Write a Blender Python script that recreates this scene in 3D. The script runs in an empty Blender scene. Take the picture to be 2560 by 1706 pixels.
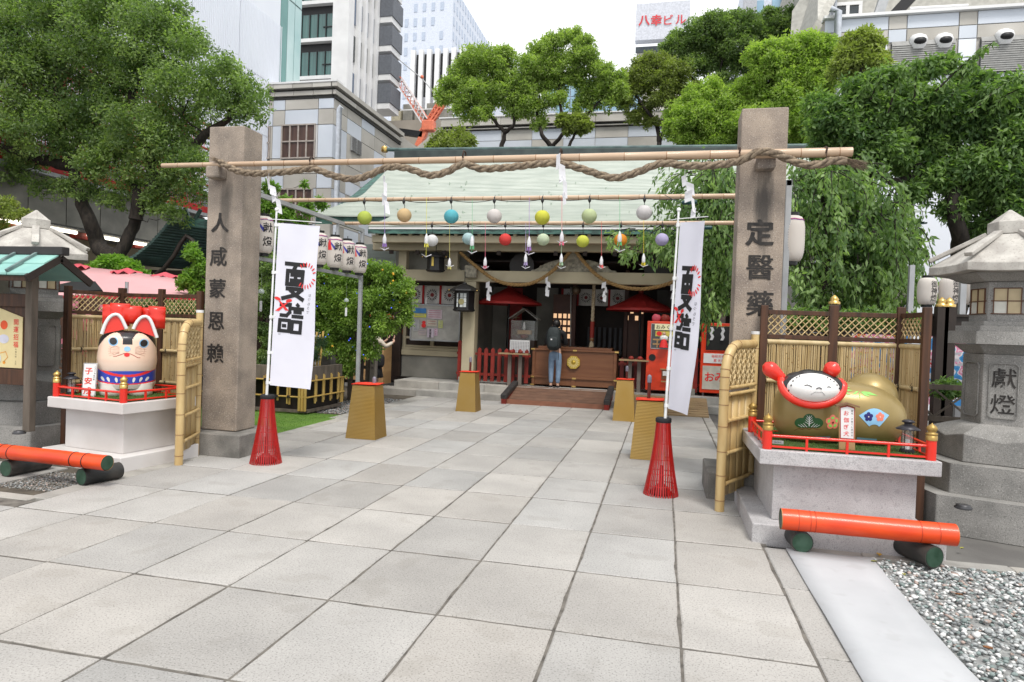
import bpy, bmesh, math, random
import numpy as np
from mathutils import Vector, Matrix
R_ = math.radians
rnd = random.Random(7)
SC = bpy.context.scene
COL = SC.collection
# ---------------------------------------------------------------- camera
FPX, YAW, PITCH, ROLL = 1667.0, R_(-12.8), R_(-0.97), R_(2.03)
def cam_axes():
    cy, sy = math.cos(YAW), math.sin(YAW); cp, sp = math.cos(PITCH), math.sin(PITCH); cr, sr = math.cos(ROLL), math.sin(ROLL)
    f = np.array([sy*cp, cy*cp, sp]); r0 = np.array([cy, -sy, 0.0]); u0 = np.cross(r0, f)
    return cr*r0+sr*u0, -sr*r0+cr*u0, f
AR, AU, AF = cam_axes()
EYE = np.array([0, 0, 1.6])
cd = bpy.data.cameras.new('camera'); cam = bpy.data.objects.new('camera', cd); COL.objects.link(cam)
cd.sensor_width = 36; cd.lens = 36*FPX/2560; cd.clip_start = 0.05; cd.clip_end = 2000
cam.matrix_world = Matrix(((AR[0], AU[0], -AF[0], 0), (AR[1], AU[1], -AF[1], 0), (AR[2], AU[2], -AF[2], 1.6), (0, 0, 0, 1)))
SC.camera = cam
# ---------------------------------------------------------------- light: bright overcast
SC.view_settings.view_transform = 'Standard'; SC.view_settings.look = 'None'
SC.view_settings.gamma = 1; SC.view_settings.use_curve_mapping = False
SC.view_settings.exposure = 0.98
SUN_EL, SUN_AZ = R_(60), R_(155)
W = bpy.data.worlds.new('World'); SC.world = W; W.use_nodes = True
nt = W.node_tree; nt.nodes.clear()
sky = nt.nodes.new('ShaderNodeTexSky'); sky.sky_type = 'NISHITA'; sky.sun_disc = False
sky.sun_elevation = SUN_EL; sky.sun_rotation = SUN_AZ; sky.air_density = 1; sky.dust_density = 3; sky.ozone_density = 1
bgs = nt.nodes.new('ShaderNodeBackground'); bgs.inputs[1].default_value = 0.055
bgc = nt.nodes.new('ShaderNodeBackground'); bgc.inputs[0].default_value = (0.97, 0.985, 1, 1); bgc.inputs[1].default_value = 0.76
nz = nt.nodes.new('ShaderNodeTexNoise'); nz.inputs['Scale'].default_value = 2.2; nz.inputs['Detail'].default_value = 5
mr = nt.nodes.new('ShaderNodeMapRange'); mr.inputs[1].default_value = 0.3; mr.inputs[2].default_value = 0.7; mr.inputs[3].default_value = 0.8; mr.inputs[4].default_value = 0.98
mx = nt.nodes.new('ShaderNodeMixShader'); wo = nt.nodes.new('ShaderNodeOutputWorld')
tcw = nt.nodes.new('ShaderNodeTexCoord')
L = nt.links.new
L(tcw.outputs['Generated'], nz.inputs['Vector']); L(nz.outputs[0], mr.inputs[0]); L(mr.outputs[0], mx.inputs[0]); L(sky.outputs[0], bgs.inputs[0])
L(bgs.outputs[0], mx.inputs[1]); L(bgc.outputs[0], mx.inputs[2]); L(mx.outputs[0], wo.inputs[0])
sd = bpy.data.lights.new('sun', 'SUN'); sd.energy = 1.5; sd.angle = R_(18); sd.color = (1, 0.96, 0.9)
so = bpy.data.objects.new('sun', sd); COL.objects.link(so)
# direction towards the sun: azimuth measured like the sky texture (clockwise from +Y)
sv = Vector((math.sin(SUN_AZ)*math.cos(SUN_EL), math.cos(SUN_AZ)*math.cos(SUN_EL), math.sin(SUN_EL)))
so.rotation_euler = sv.to_track_quat('Z', 'Y').to_euler(); so.location = (0, 0, 30)
SC.cycles.max_bounces = 6; SC.cycles.transparent_max_bounces = 6; SC.cycles.use_denoising = True

# ---------------------------------------------------------------- measured points of the place
def ray(px, py): return AF+AR*(px-1280)/FPX-AU*(py-853)/FPX
def gz(px, py, z=0.0):
    d = ray(px, py); return Vector(EYE+d*((z-1.6)/d[2]))
def aY(px, py, Y):
    d = ray(px, py); return Vector(EYE+d*(Y/d[1]))
def aX(px, py, X):
    d = ray(px, py); return Vector(EYE+d*(X/d[0]))
K = 2560/2353
def bY(x, y, Y): return aY(x*K, y*K, Y)
def depth(p): return float((np.array(p)-EYE) @ AF)

# ---------------------------------------------------------------- mesh builder
class MB:
    def __init__(s): s.v = []; s.f = []; s.mi = []; s.m = 0; s.sm = []; s.smooth = False
    def add(s, vs, fs, smooth=None):
        b = len(s.v); s.v += [tuple(v) for v in vs]
        for f in fs: s.f.append([b+i for i in f]); s.mi.append(s.m); s.sm.append(s.smooth if smooth is None else smooth)
        return s
    def box(s, x0, x1, y0, y1, z0, z1):
        return s.add([(x0,y0,z0),(x1,y0,z0),(x1,y1,z0),(x0,y1,z0),(x0,y0,z1),(x1,y0,z1),(x1,y1,z1),(x0,y1,z1)],
                     [(3,2,1,0),(4,5,6,7),(0,1,5,4),(1,2,6,5),(2,3,7,6),(3,0,4,7)])
    def frus(s, c, w0, d0, z0, w1, d1, z1, sh=(0, 0)):   # tapered box about c
        x, y = c; X, Y = x+sh[0], y+sh[1]
        return s.add([(x-w0,y-d0,z0),(x+w0,y-d0,z0),(x+w0,y+d0,z0),(x-w0,y+d0,z0),(X-w1,Y-d1,z1),(X+w1,Y-d1,z1),(X+w1,Y+d1,z1),(X-w1,Y+d1,z1)],
                     [(3,2,1,0),(4,5,6,7),(0,1,5,4),(1,2,6,5),(2,3,7,6),(3,0,4,7)])
    def bar(s, a, b, w, h, up=(0, 0, 1)):     # box-section bar from a to b
        a, b = Vector(a), Vector(b); d = (b-a).normalized(); up = Vector(up)
        if abs(d.dot(up)) > 0.98: up = Vector((0, 1, 0))
        r = d.cross(up).normalized(); u = r.cross(d).normalized(); vs = []
        for p in (a, b):
            for i, j in ((-1,-1),(1,-1),(1,1),(-1,1)): vs.append(p+r*(w/2*i)+u*(h/2*j))
        return s.add(vs, [(0,1,2,3),(7,6,5,4),(1,0,4,5),(2,1,5,6),(3,2,6,7),(0,3,7,4)])
    def tube(s, pts, r, n=8, cap=True, smooth=True):
        pts = [Vector(p) for p in pts]; N = len(pts)
        rr = r if isinstance(r, (list, tuple)) else [r]*N
        t0 = (pts[1]-pts[0]).normalized(); u = Vector((0, 0, 1)) if abs(t0.z) < 0.9 else Vector((1, 0, 0))
        vs = []
        for i, p in enumerate(pts):
            t = (pts[min(i+1, N-1)]-pts[max(i-1, 0)]).normalized()
            a = t.cross(u).normalized(); u = a.cross(t).normalized()
            for k in range(n):
                an = 2*math.pi*k/n; vs.append(p+(a*math.cos(an)+u*math.sin(an))*rr[i])
        fs = [(i*n+k, i*n+(k+1) % n, (i+1)*n+(k+1) % n, (i+1)*n+k) for i in range(N-1) for k in range(n)]
        s.add(vs, fs, smooth)
        if cap:
            s.add([vs[k] for k in range(n)][::-1], [tuple(range(n))], False)
            s.add([vs[(N-1)*n+k] for k in range(n)], [tuple(range(n))], False)
        return s
    def lathe(s, c, prof, n=16, smooth=True, rot=0.0, sx=1.0, sy=1.0, cap=True):   # prof [(r, z)], bottom to top
        vs = []
        for r, z in prof:
            for k in range(n):
                a = rot+2*math.pi*k/n; vs.append((c[0]+r*math.cos(a)*sx, c[1]+r*math.sin(a)*sy, c[2]+z))
        N = len(prof)
        s.add(vs, [(i*n+k, i*n+(k+1) % n, (i+1)*n+(k+1) % n, (i+1)*n+k) for i in range(N-1) for k in range(n)], smooth)
        if cap:
            s.add(vs[:n][::-1], [tuple(range(n))], False); s.add(vs[-n:], [tuple(range(n))], False)
        return s
    def ball(s, c, rx, ry=None, rz=None, n=16, m=10, fn=None, smooth=True):
        ry = ry or rx; rz = rz or rx; vs = []
        for i in range(m+1):
            ph = math.pi*i/m-math.pi/2
            for k in range(n):
                a = 2*math.pi*k/n; p = Vector((math.cos(ph)*math.cos(a), math.cos(ph)*math.sin(a), math.sin(ph)))
                if fn: p = fn(p)
                vs.append((c[0]+p[0]*rx, c[1]+p[1]*ry, c[2]+p[2]*rz))
        return s.add(vs, [(i*n+k, i*n+(k+1) % n, (i+1)*n+(k+1) % n, (i+1)*n+k) for i in range(m) for k in range(n)], smooth)
    def prism(s, poly, z0, z1, smooth=False):    # poly ccw in xy
        n = len(poly); vs = [(x, y, z0) for x, y in poly]+[(x, y, z1) for x, y in poly]
        return s.add(vs, [tuple(range(n))[::-1], tuple(range(n, 2*n))]+[(k, (k+1) % n, n+(k+1) % n, n+k) for k in range(n)], smooth)
    def plate(s, poly, f, t):                    # 2-D outline mapped by f(u, v, w) with thickness t
        n = len(poly); vs = [f(u, v, 0) for u, v in poly]+[f(u, v, t) for u, v in poly]
        return s.add(vs, [tuple(range(n))[::-1], tuple(range(n, 2*n))]+[(k, (k+1) % n, n+(k+1) % n, n+k) for k in range(n)], False)
    def grid(s, P, smooth=True, flip=False):     # P[i][j] points
        a, b = len(P), len(P[0]); vs = [p for row in P for p in row]
        fs = [(i*b+j, i*b+j+1, (i+1)*b+j+1, (i+1)*b+j) for i in range(a-1) for j in range(b-1)]
        if flip: fs = [f[::-1] for f in fs]
        return s.add(vs, fs, smooth)
    def mesh(s, name, off=(0, 0, 0)):
        me = bpy.data.meshes.new(name); o = Vector(off)
        me.from_pydata([tuple(Vector(v)-o) for v in s.v], [], s.f)
        me.polygons.foreach_set('material_index', s.mi); me.polygons.foreach_set('use_smooth', s.sm)
        me.validate(); me.update(); return me

def wpos(o):
    p = Vector((0, 0, 0))
    while o: p += o.location; o = o.parent
    return p
def put(name, mb, mat, parent=None, bevel=0, label=None, kind=None, seg=2, world=True, sub=0):
    """one mesh object; vertices given in world space"""
    off = wpos(parent) if (parent and world) else Vector((0, 0, 0))
    me = mb.mesh(name, off)
    for m in (mat if isinstance(mat, (list, tuple)) else [mat]): me.materials.append(m)
    o = bpy.data.objects.new(name, me); COL.objects.link(o)
    if parent: o.parent = parent
    if bevel:
        b = o.modifiers.new('bevel', 'BEVEL'); b.width = bevel; b.segments = seg; b.limit_method = 'ANGLE'; b.angle_limit = R_(40)
        b.harden_normals = False
    if sub:
        b = o.modifiers.new('sub', 'SUBSURF'); b.levels = sub; b.render_levels = sub
    if label: o['label'] = label
    if kind: o['kind'] = kind
    return o
def tag(o, label, cat, group=None):
    o['label'] = label; o['category'] = cat
    if group: o['group'] = group
    return o
def thing(name, loc, label, cat, group=None):
    o = bpy.data.objects.new(name, None); COL.objects.link(o); o.location = loc; o.empty_display_size = 0.1
    return tag(o, label, cat, group)
def kids(o): return [c for c in COL.objects if c.parent is o]
_kc = {}
def copy_tree(o, loc=None, rz=None, label=None, parent=None, group=None):
    c = o.copy(); COL.objects.link(c); c.parent = parent
    if loc is not None: c.location = loc
    if rz is not None: c.rotation_euler = (0, 0, rz)
    if label: c['label'] = label
    if group: c['group'] = group
    for ch in o.children: copy_tree(ch, parent=c)
    return c

# ---------------------------------------------------------------- materials
MATS = {}
def M(name, col, rough=0.6, metal=0.0, col2=None, scale=6.0, bump=0.0, bscale=60.0, rand=0.0, detail=4, stretch=None,
      spec=0.4, coat=0.0, speck=None, emit=None, alpha=None, trans=0.0, contrast=(0.35, 0.65), world=False, sheen=0, hue=0.0, stain=None):
    if name in MATS: return MATS[name]
    m = bpy.data.materials.new(name); m.use_nodes = True; nt = m.node_tree; P = nt.nodes['Principled BSDF']; l = nt.links.new
    P.inputs['Roughness'].default_value = rough; P.inputs['Metallic'].default_value = metal
    P.inputs['Specular IOR Level'].default_value = spec; P.inputs['Coat Weight'].default_value = coat; P.inputs['Coat Roughness'].default_value = 0.12
    if trans: P.inputs['Transmission Weight'].default_value = trans
    if alpha is not None: P.inputs['Alpha'].default_value = alpha
    c2 = col2 or tuple(c*0.78 for c in col)
    if world: g = nt.nodes.new('ShaderNodeNewGeometry'); vec = g.outputs['Position']
    else: g = nt.nodes.new('ShaderNodeTexCoord'); vec = g.outputs['Object']
    oi = None
    if rand or hue or True:
        oi = nt.nodes.new('ShaderNodeObjectInfo')
        cmb = nt.nodes.new('ShaderNodeVectorMath'); cmb.operation = 'MULTIPLY_ADD'; cmb.inputs[1].default_value = (1, 1, 1)
        sc = nt.nodes.new('ShaderNodeVectorMath'); sc.operation = 'SCALE'; sc.inputs['Scale'].default_value = 37.0
        cx = nt.nodes.new('ShaderNodeCombineXYZ'); l(oi.outputs['Random'], cx.inputs[0]); l(oi.outputs['Random'], cx.inputs[1])
        l(cx.outputs[0], sc.inputs[0]); l(vec, cmb.inputs[0]); l(sc.outputs[0], cmb.inputs[2]); vec = cmb.outputs[0]
    if stretch:
        mp = nt.nodes.new('ShaderNodeMapping'); mp.inputs['Scale'].default_value = stretch; l(vec, mp.inputs[0]); vec2 = mp.outputs[0]
    else: vec2 = vec
    n = nt.nodes.new('ShaderNodeTexNoise'); n.inputs['Scale'].default_value = scale; n.inputs['Detail'].default_value = detail; l(vec2, n.inputs['Vector'])
    r = nt.nodes.new('ShaderNodeValToRGB'); r.color_ramp.elements[0].position = contrast[0]; r.color_ramp.elements[1].position = contrast[1]
    r.color_ramp.elements[0].color = (*c2, 1); r.color_ramp.elements[1].color = (*col, 1); l(n.outputs[0], r.inputs[0]); out = r.outputs[0]
    if speck:   # (colour, scale, threshold, amount)
        for sp in (speck if isinstance(speck, list) else [speck]):
            sc_, ss, th, am = sp
            n2 = nt.nodes.new('ShaderNodeTexNoise'); n2.inputs['Scale'].default_value = ss; n2.inputs['Detail'].default_value = 1.5; l(vec, n2.inputs['Vector'])
            r2 = nt.nodes.new('ShaderNodeMapRange'); r2.inputs[1].default_value = th; r2.inputs[2].default_value = th+0.06; r2.inputs[4].default_value = am; l(n2.outputs[0], r2.inputs[0])
            mx = nt.nodes.new('ShaderNodeMix'); mx.data_type = 'RGBA'; l(r2.outputs[0], mx.inputs[0]); l(out, mx.inputs[6]); mx.inputs[7].default_value = (*sc_, 1); out = mx.outputs[2]
    if stain:   # (colour, (x, y, z) object-space centre, (sx, sy, sz) half sizes, amount)
        sc_, ce, hs, am = stain
        t2 = nt.nodes.new('ShaderNodeTexCoord'); v1 = nt.nodes.new('ShaderNodeVectorMath'); v1.operation = 'SUBTRACT'; v1.inputs[1].default_value = ce; l(t2.outputs['Object'], v1.inputs[0])
        v2 = nt.nodes.new('ShaderNodeVectorMath'); v2.operation = 'DIVIDE'; v2.inputs[1].default_value = hs; l(v1.outputs[0], v2.inputs[0])
        v3 = nt.nodes.new('ShaderNodeVectorMath'); v3.operation = 'LENGTH'; l(v2.outputs[0], v3.inputs[0])
        n3 = nt.nodes.new('ShaderNodeTexNoise'); n3.inputs['Scale'].default_value = 5; mp3 = nt.nodes.new('ShaderNodeMapping'); mp3.inputs['Scale'].default_value = (4, 4, 0.5); l(t2.outputs['Object'], mp3.inputs[0]); l(mp3.outputs[0], n3.inputs['Vector'])
        a1 = nt.nodes.new('ShaderNodeMath'); a1.operation = 'ADD'; l(v3.outputs['Value'], a1.inputs[0]); l(n3.outputs[0], a1.inputs[1])
        r3 = nt.nodes.new('ShaderNodeMapRange'); r3.inputs[1].default_value = 1.5; r3.inputs[2].default_value = 0.8; r3.inputs[3].default_value = 0; r3.inputs[4].default_value = am; l(a1.outputs[0], r3.inputs[0])
        mx = nt.nodes.new('ShaderNodeMix'); mx.data_type = 'RGBA'; l(r3.outputs[0], mx.inputs[0]); l(out, mx.inputs[6]); mx.inputs[7].default_value = (*sc_, 1); out = mx.outputs[2]
    if rand or hue:
        hs = nt.nodes.new('ShaderNodeHueSaturation'); l(out, hs.inputs['Color'])
        a = nt.nodes.new('ShaderNodeMapRange'); a.inputs[3].default_value = 1-rand; a.inputs[4].default_value = 1+rand; l(oi.outputs['Random'], a.inputs[0]); l(a.outputs[0], hs.inputs['Value'])
        if hue:
            fr = nt.nodes.new('ShaderNodeMath'); fr.operation = 'MULTIPLY'; fr.inputs[1].default_value = 7.31; l(oi.outputs['Random'], fr.inputs[0])
            fc = nt.nodes.new('ShaderNodeMath'); fc.operation = 'FRACT'; l(fr.outputs[0], fc.inputs[0])
            mx = nt.nodes.new('ShaderNodeMix'); mx.data_type = 'RGBA'; mx.blend_type = 'MULTIPLY'; mx.inputs[0].default_value = 1
            cr = nt.nodes.new('ShaderNodeValToRGB'); cr.color_ramp.elements[0].color = (1+hue, 1, 1-hue, 1); cr.color_ramp.elements[1].color = (1-hue*0.8, 1, 1+hue, 1); l(fc.outputs[0], cr.inputs[0])
            l(hs.outputs[0], mx.inputs[6]); l(cr.outputs[0], mx.inputs[7]); out = mx.outputs[2]
        else: out = hs.outputs[0]
    l(out, P.inputs['Base Color'])
    if bump:
        n3 = nt.nodes.new('ShaderNodeTexNoise'); n3.inputs['Scale'].default_value = bscale; n3.inputs['Detail'].default_value = 3; l(vec2 if stretch else vec, n3.inputs['Vector'])
        b = nt.nodes.new('ShaderNodeBump'); b.inputs['Strength'].default_value = 0.6; b.inputs['Distance'].default_value = bump; l(n3.outputs[0], b.inputs['Height']); l(b.outputs[0], P.inputs['Normal'])
    if emit: P.inputs['Emission Color'].default_value = (*emit[:3], 1); P.inputs['Emission Strength'].default_value = emit[3]
    MATS[name] = m; return m
def paper(name, col, tr=0.35, rough=0.7, bulb=None):
    m = M(name, col, rough, scale=3, col2=tuple(c*0.93 for c in col), spec=0.2)
    nt = m.node_tree; P = nt.nodes['Principled BSDF']; out = nt.nodes['Material Output']
    t = nt.nodes.new('ShaderNodeBsdfTranslucent'); t.inputs[0].default_value = (*col, 1)
    mx = nt.nodes.new('ShaderNodeMixShader'); mx.inputs[0].default_value = tr
    nt.links.new(P.outputs[0], mx.inputs[1]); nt.links.new(t.outputs[0], mx.inputs[2]); nt.links.new(mx.outputs[0], out.inputs[0]); return m
def leafmat(name, c0, c1, tr=0.35):
    if name in MATS: return MATS[name]
    m = bpy.data.materials.new(name); m.use_nodes = True; nt = m.node_tree; P = nt.nodes['Principled BSDF']; l = nt.links.new; out = nt.nodes['Material Output']
    P.inputs['Roughness'].default_value = 0.5; P.inputs['Specular IOR Level'].default_value = 0.35
    a = nt.nodes.new('ShaderNodeAttribute'); a.attribute_name = 'tint'
    r = nt.nodes.new('ShaderNodeValToRGB'); r.color_ramp.elements[0].color = (*c0, 1); r.color_ramp.elements[1].color = (*c1, 1); l(a.outputs['Fac'], r.inputs[0]); l(r.outputs[0], P.inputs['Base Color'])
    t = nt.nodes.new('ShaderNodeBsdfTranslucent'); mg = nt.nodes.new('ShaderNodeMix'); mg.data_type = 'RGBA'; mg.blend_type = 'MULTIPLY'; mg.inputs[0].default_value = 1; mg.inputs[7].default_value = (1.5, 1.7, 0.7, 1)
    l(r.outputs[0], mg.inputs[6]); l(mg.outputs[2], t.inputs[0])
    mx = nt.nodes.new('ShaderNodeMixShader'); mx.inputs[0].default_value = tr; l(P.outputs[0], mx.inputs[1]); l(t.outputs[0], mx.inputs[2]); l(mx.outputs[0], out.inputs[0])
    MATS[name] = m; return m

m_slab = M('paving_granite', (0.392, 0.378, 0.358), 0.75, col2=(0.315, 0.304, 0.289), scale=1.3, detail=6, rand=0.12, hue=0.022, bump=0.0016, bscale=95,
           speck=[((0.17, 0.165, 0.155), 95, 0.57, 0.6), ((0.50, 0.49, 0.47), 75, 0.60, 0.3), ((0.24, 0.225, 0.20), 3.3, 0.60, 0.22)], spec=0.3)
m_joint = M('joint_earth', (0.075, 0.068, 0.06), 0.95, col2=(0.17, 0.155, 0.135), scale=9, bump=0.006, bscale=50)
m_kerb = M('kerb_granite', (0.38, 0.365, 0.335), 0.8, col2=(0.26, 0.25, 0.23), scale=3, rand=0.08, hue=0.02, bump=0.003, bscale=70, speck=((0.2, 0.19, 0.18), 140, 0.6, 0.5))
m_plinth = M('plinth_granite', (0.26, 0.245, 0.225), 0.8, col2=(0.13, 0.125, 0.115), scale=4, bump=0.003, bscale=60, speck=((0.09, 0.09, 0.085), 120, 0.55, 0.6))
m_pillarL = M('pillar_granite_left', (0.345, 0.285, 0.23), 0.8, col2=(0.21, 0.175, 0.145), scale=3.5, bump=0.003, bscale=90, speck=[((0.12, 0.10, 0.09), 110, 0.58, 0.6), ((0.5, 0.45, 0.4), 80, 0.6, 0.5)], stretch=(1, 1, 1),
           stain=((0.05, 0.045, 0.04), (0.02, -0.2, 2.9), (0.10, 0.6, 0.62), 0.75))
m_pillarR = M('pillar_granite_right', (0.36, 0.295, 0.235), 0.8, col2=(0.22, 0.18, 0.15), scale=3.5, bump=0.003, bscale=90, speck=[((0.11, 0.09, 0.08), 110, 0.58, 0.65), ((0.5, 0.45, 0.4), 80, 0.6, 0.5)],
           stain=((0.04, 0.037, 0.035), (0.02, -0.2, 2.9), (0.11, 0.6, 0.55), 0.85))
m_lant = M('lantern_granite', (0.31, 0.30, 0.285), 0.8, col2=(0.19, 0.185, 0.175), scale=3, bump=0.003, bscale=70, speck=[((0.1, 0.1, 0.095), 130, 0.56, 0.6), ((0.45, 0.44, 0.42), 90, 0.62, 0.5)])
m_lantroof = M('lantern_roof_granite', (0.50, 0.48, 0.44), 0.85, col2=(0.33, 0.31, 0.285), scale=6, bump=0.003, bscale=60, speck=((0.24, 0.21, 0.19), 60, 0.6, 0.5))
m_pedR = M('pedestal_granite', (0.48, 0.47, 0.475), 0.55, col2=(0.40, 0.385, 0.39), scale=5, bump=0.001, bscale=100, speck=[((0.13, 0.13, 0.14), 170, 0.56, 0.6), ((0.20, 0.19, 0.20), 28, 0.60, 0.3)], spec=0.5)
m_pedL = M('pedestal_marble', (0.62, 0.60, 0.59), 0.5, col2=(0.53, 0.50, 0.48), scale=2, bump=0.001, bscale=60)
m_conc = M('concrete', (0.50, 0.48, 0.44), 0.85, col2=(0.38, 0.36, 0.325), scale=0.6, bump=0.004, bscale=12, rand=0.07, detail=6)
m_panelblue = M('blue_grey_panel', (0.58, 0.62, 0.68), 0.5, col2=(0.50, 0.54, 0.60), scale=0.5, rand=0.05)
m_white = M('white_paint', (0.72, 0.72, 0.72), 0.5, col2=(0.64, 0.64, 0.64), scale=1)
m_clad = M('white_cladding', (0.74, 0.77, 0.83), 0.45, col2=(0.68, 0.71, 0.78), scale=0.3, stretch=(1, 1, 0.2))
m_soil = M('soil', (0.10, 0.085, 0.065), 0.95, col2=(0.05, 0.042, 0.032), scale=7, bump=0.02, bscale=25)
m_asph = M('ground_grey', (0.16, 0.155, 0.145), 0.9, col2=(0.11, 0.105, 0.1), scale=2, bump=0.004, bscale=60)
m_turf = M('artificial_turf', (0.13, 0.24, 0.035), 0.9, col2=(0.085, 0.17, 0.025), scale=3, bump=0.012, bscale=220)
m_moss = M('tray_turf', (0.06, 0.11, 0.02), 0.9, col2=(0.03, 0.055, 0.012), scale=30, bump=0.01, bscale=180)
m_strip = M('white_mat', (0.46, 0.47, 0.485), 0.6, speck=((0.33, 0.33, 0.33), 7, 0.62, 0.25), col2=(0.41, 0.42, 0.435), scale=2.5, bump=0.001, bscale=30)
m_bam = M('pale_bamboo', (0.50, 0.365, 0.25), 0.42, col2=(0.42, 0.29, 0.19), scale=2, stretch=(1, 6, 6), spec=0.5, coat=0.2)
m_bamy = M('yellow_bamboo', (0.56, 0.42, 0.20), 0.45, col2=(0.43, 0.29, 0.12), scale=3, stretch=(4, 4, 0.7), rand=0.10, spec=0.5, coat=0.1)
m_bamt = M('thin_bamboo', (0.54, 0.42, 0.23), 0.55, col2=(0.38, 0.27, 0.12), scale=6, stretch=(5, 5, 0.6), rand=0.14)
m_node = M('bamboo_joint', (0.26, 0.13, 0.06), 0.7)
m_dwood = M('dark_stained_wood', (0.085, 0.035, 0.016), 0.55, col2=(0.04, 0.018, 0.01), scale=3, stretch=(8, 8, 0.6), bump=0.001, bscale=30)
m_blk = M('black_paint', (0.012, 0.012, 0.013), 0.45)
m_blackcord = M('black_cord', (0.02, 0.015, 0.012), 0.8)
m_rope = M('straw_rope', (0.30, 0.235, 0.165), 0.9, col2=(0.12, 0.09, 0.065), scale=30, bump=0.006, bscale=120)
m_ropen = M('golden_rope', (0.34, 0.21, 0.08), 0.9, col2=(0.2, 0.12, 0.05), scale=30, bump=0.004, bscale=90)
m_pap = paper('white_paper', (0.82, 0.82, 0.85), 0.3)
m_cloth = paper('banner_cloth', (0.80, 0.80, 0.90), 0.25)
m_ink = M('black_ink', (0.012, 0.012, 0.014), 0.6)
m_brush = M('carved_black_paint', (0.012, 0.011, 0.011), 0.7, col2=(0.035, 0.03, 0.027), scale=20)
m_redp = M('red_print', (0.75, 0.03, 0.03), 0.5)
m_red = M('vermilion_red', (0.72, 0.028, 0.012), 0.35, coat=0.4, col2=(0.6, 0.02, 0.01), scale=2)
m_orange = M('orange_vermilion', (0.72, 0.070, 0.008), 0.42, coat=0.2, col2=(0.58, 0.042, 0.008), scale=3, stretch=(1, 1, 3), bump=0.0006, bscale=20)
m_redlac = M('red_lacquer_split_bamboo', (0.42, 0.008, 0.008), 0.35, coat=0.2, rand=0.1, col2=(0.3, 0.008, 0.006))
m_dred = M('old_red_wood', (0.26, 0.022, 0.014), 0.6, col2=(0.16, 0.016, 0.01), scale=4)
m_gold = M('gold_paint', (0.36, 0.24, 0.08), 0.42, metal=0.55, col2=(0.34, 0.21, 0.05), scale=2, rand=0.05)
m_brass = M('brass', (0.62, 0.42, 0.14), 0.3, metal=0.9)
m_steel = M('galvanised_steel', (0.40, 0.41, 0.42), 0.5, metal=0.4, col2=(0.33, 0.34, 0.35), scale=5)
m_patina = M('copper_patina', (0.49, 0.525, 0.475), 0.7, col2=(0.40, 0.44, 0.395), scale=1.2, stretch=(1, 3, 3), detail=6, rand=0.03)
m_patina2 = M('copper_patina_blue', (0.26, 0.48, 0.43), 0.6, col2=(0.2, 0.4, 0.37), scale=3)
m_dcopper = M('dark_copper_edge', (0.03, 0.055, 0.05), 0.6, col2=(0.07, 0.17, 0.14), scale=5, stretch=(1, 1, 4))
m_cream = M('cream_paint', (0.44, 0.385, 0.265), 0.6, col2=(0.37, 0.32, 0.22), scale=1.5)
m_greywall = M('grey_plaster', (0.26, 0.25, 0.22), 0.8, col2=(0.18, 0.175, 0.155), scale=2)
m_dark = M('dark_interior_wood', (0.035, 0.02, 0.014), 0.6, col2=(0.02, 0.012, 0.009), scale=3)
m_brown = M('brown_lacquer_wood', (0.19, 0.080, 0.036), 0.45, col2=(0.15, 0.058, 0.026), scale=2, stretch=(0.5, 3, 6))
m_tan = M('tan_plywood', (0.42, 0.26, 0.12), 0.6, col2=(0.34, 0.2, 0.09), scale=2, stretch=(1, 1, 4))
m_mat = M('brown_mat', (0.16, 0.085, 0.055), 0.9, col2=(0.11, 0.06, 0.04), scale=4, bump=0.003, bscale=80)
m_deck = M('deck_wood', (0.34, 0.24, 0.13), 0.7, col2=(0.24, 0.165, 0.09), scale=4, stretch=(0.5, 5, 5), rand=0.12)
m_grywood = M('weathered_wood', (0.16, 0.13, 0.105), 0.85, col2=(0.09, 0.075, 0.06), scale=3, stretch=(3, 3, 0.6), bump=0.002, bscale=40)
m_glassd = M('dark_glass', (0.02, 0.03, 0.035), 0.08, spec=0.8)
m_glassb = M('blue_glass', (0.30, 0.46, 0.58), 0.12, col2=(0.2, 0.33, 0.43), scale=0.4, spec=0.8)
m_glassg = M('green_glass', (0.06, 0.15, 0.14), 0.1, col2=(0.035, 0.09, 0.085), scale=0.9, stretch=(6, 6, 0.3), spec=0.8)
m_glassl = M('pale_green_glass', (0.45, 0.60, 0.60), 0.12, col2=(0.28, 0.46, 0.46), scale=0.35, spec=0.8)
m_bark = M('dark_bark', (0.035, 0.028, 0.022), 0.9, col2=(0.015, 0.012, 0.01), scale=8, bump=0.03, bscale=14, stretch=(2, 2, 0.5))
m_face = M('painted_face_white', (0.80, 0.79, 0.77), 0.35, coat=0.3, col2=(0.76, 0.75, 0.73))
m_gdog = M('gold_dog_paint', (0.37, 0.28, 0.115), 0.42, metal=0.35, col2=(0.26, 0.19, 0.07), scale=1.5, coat=0.15)
m_skin = M('skin', (0.55, 0.34, 0.25), 0.55, spec=0.4)
m_hair = M('black_hair', (0.012, 0.009, 0.008), 0.45)
m_denim = M('light_blue_denim', (0.19, 0.27, 0.38), 0.85, col2=(0.14, 0.21, 0.31), scale=12, bump=0.002, bscale=120)
m_black = M('black_fabric', (0.015, 0.015, 0.018), 0.8)
m_pack = M('dark_green_fabric', (0.025, 0.033, 0.034), 0.7, col2=(0.016, 0.022, 0.024), scale=14)
m_pvc = M('white_plastic', (0.78, 0.79, 0.80), 0.35)

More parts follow.
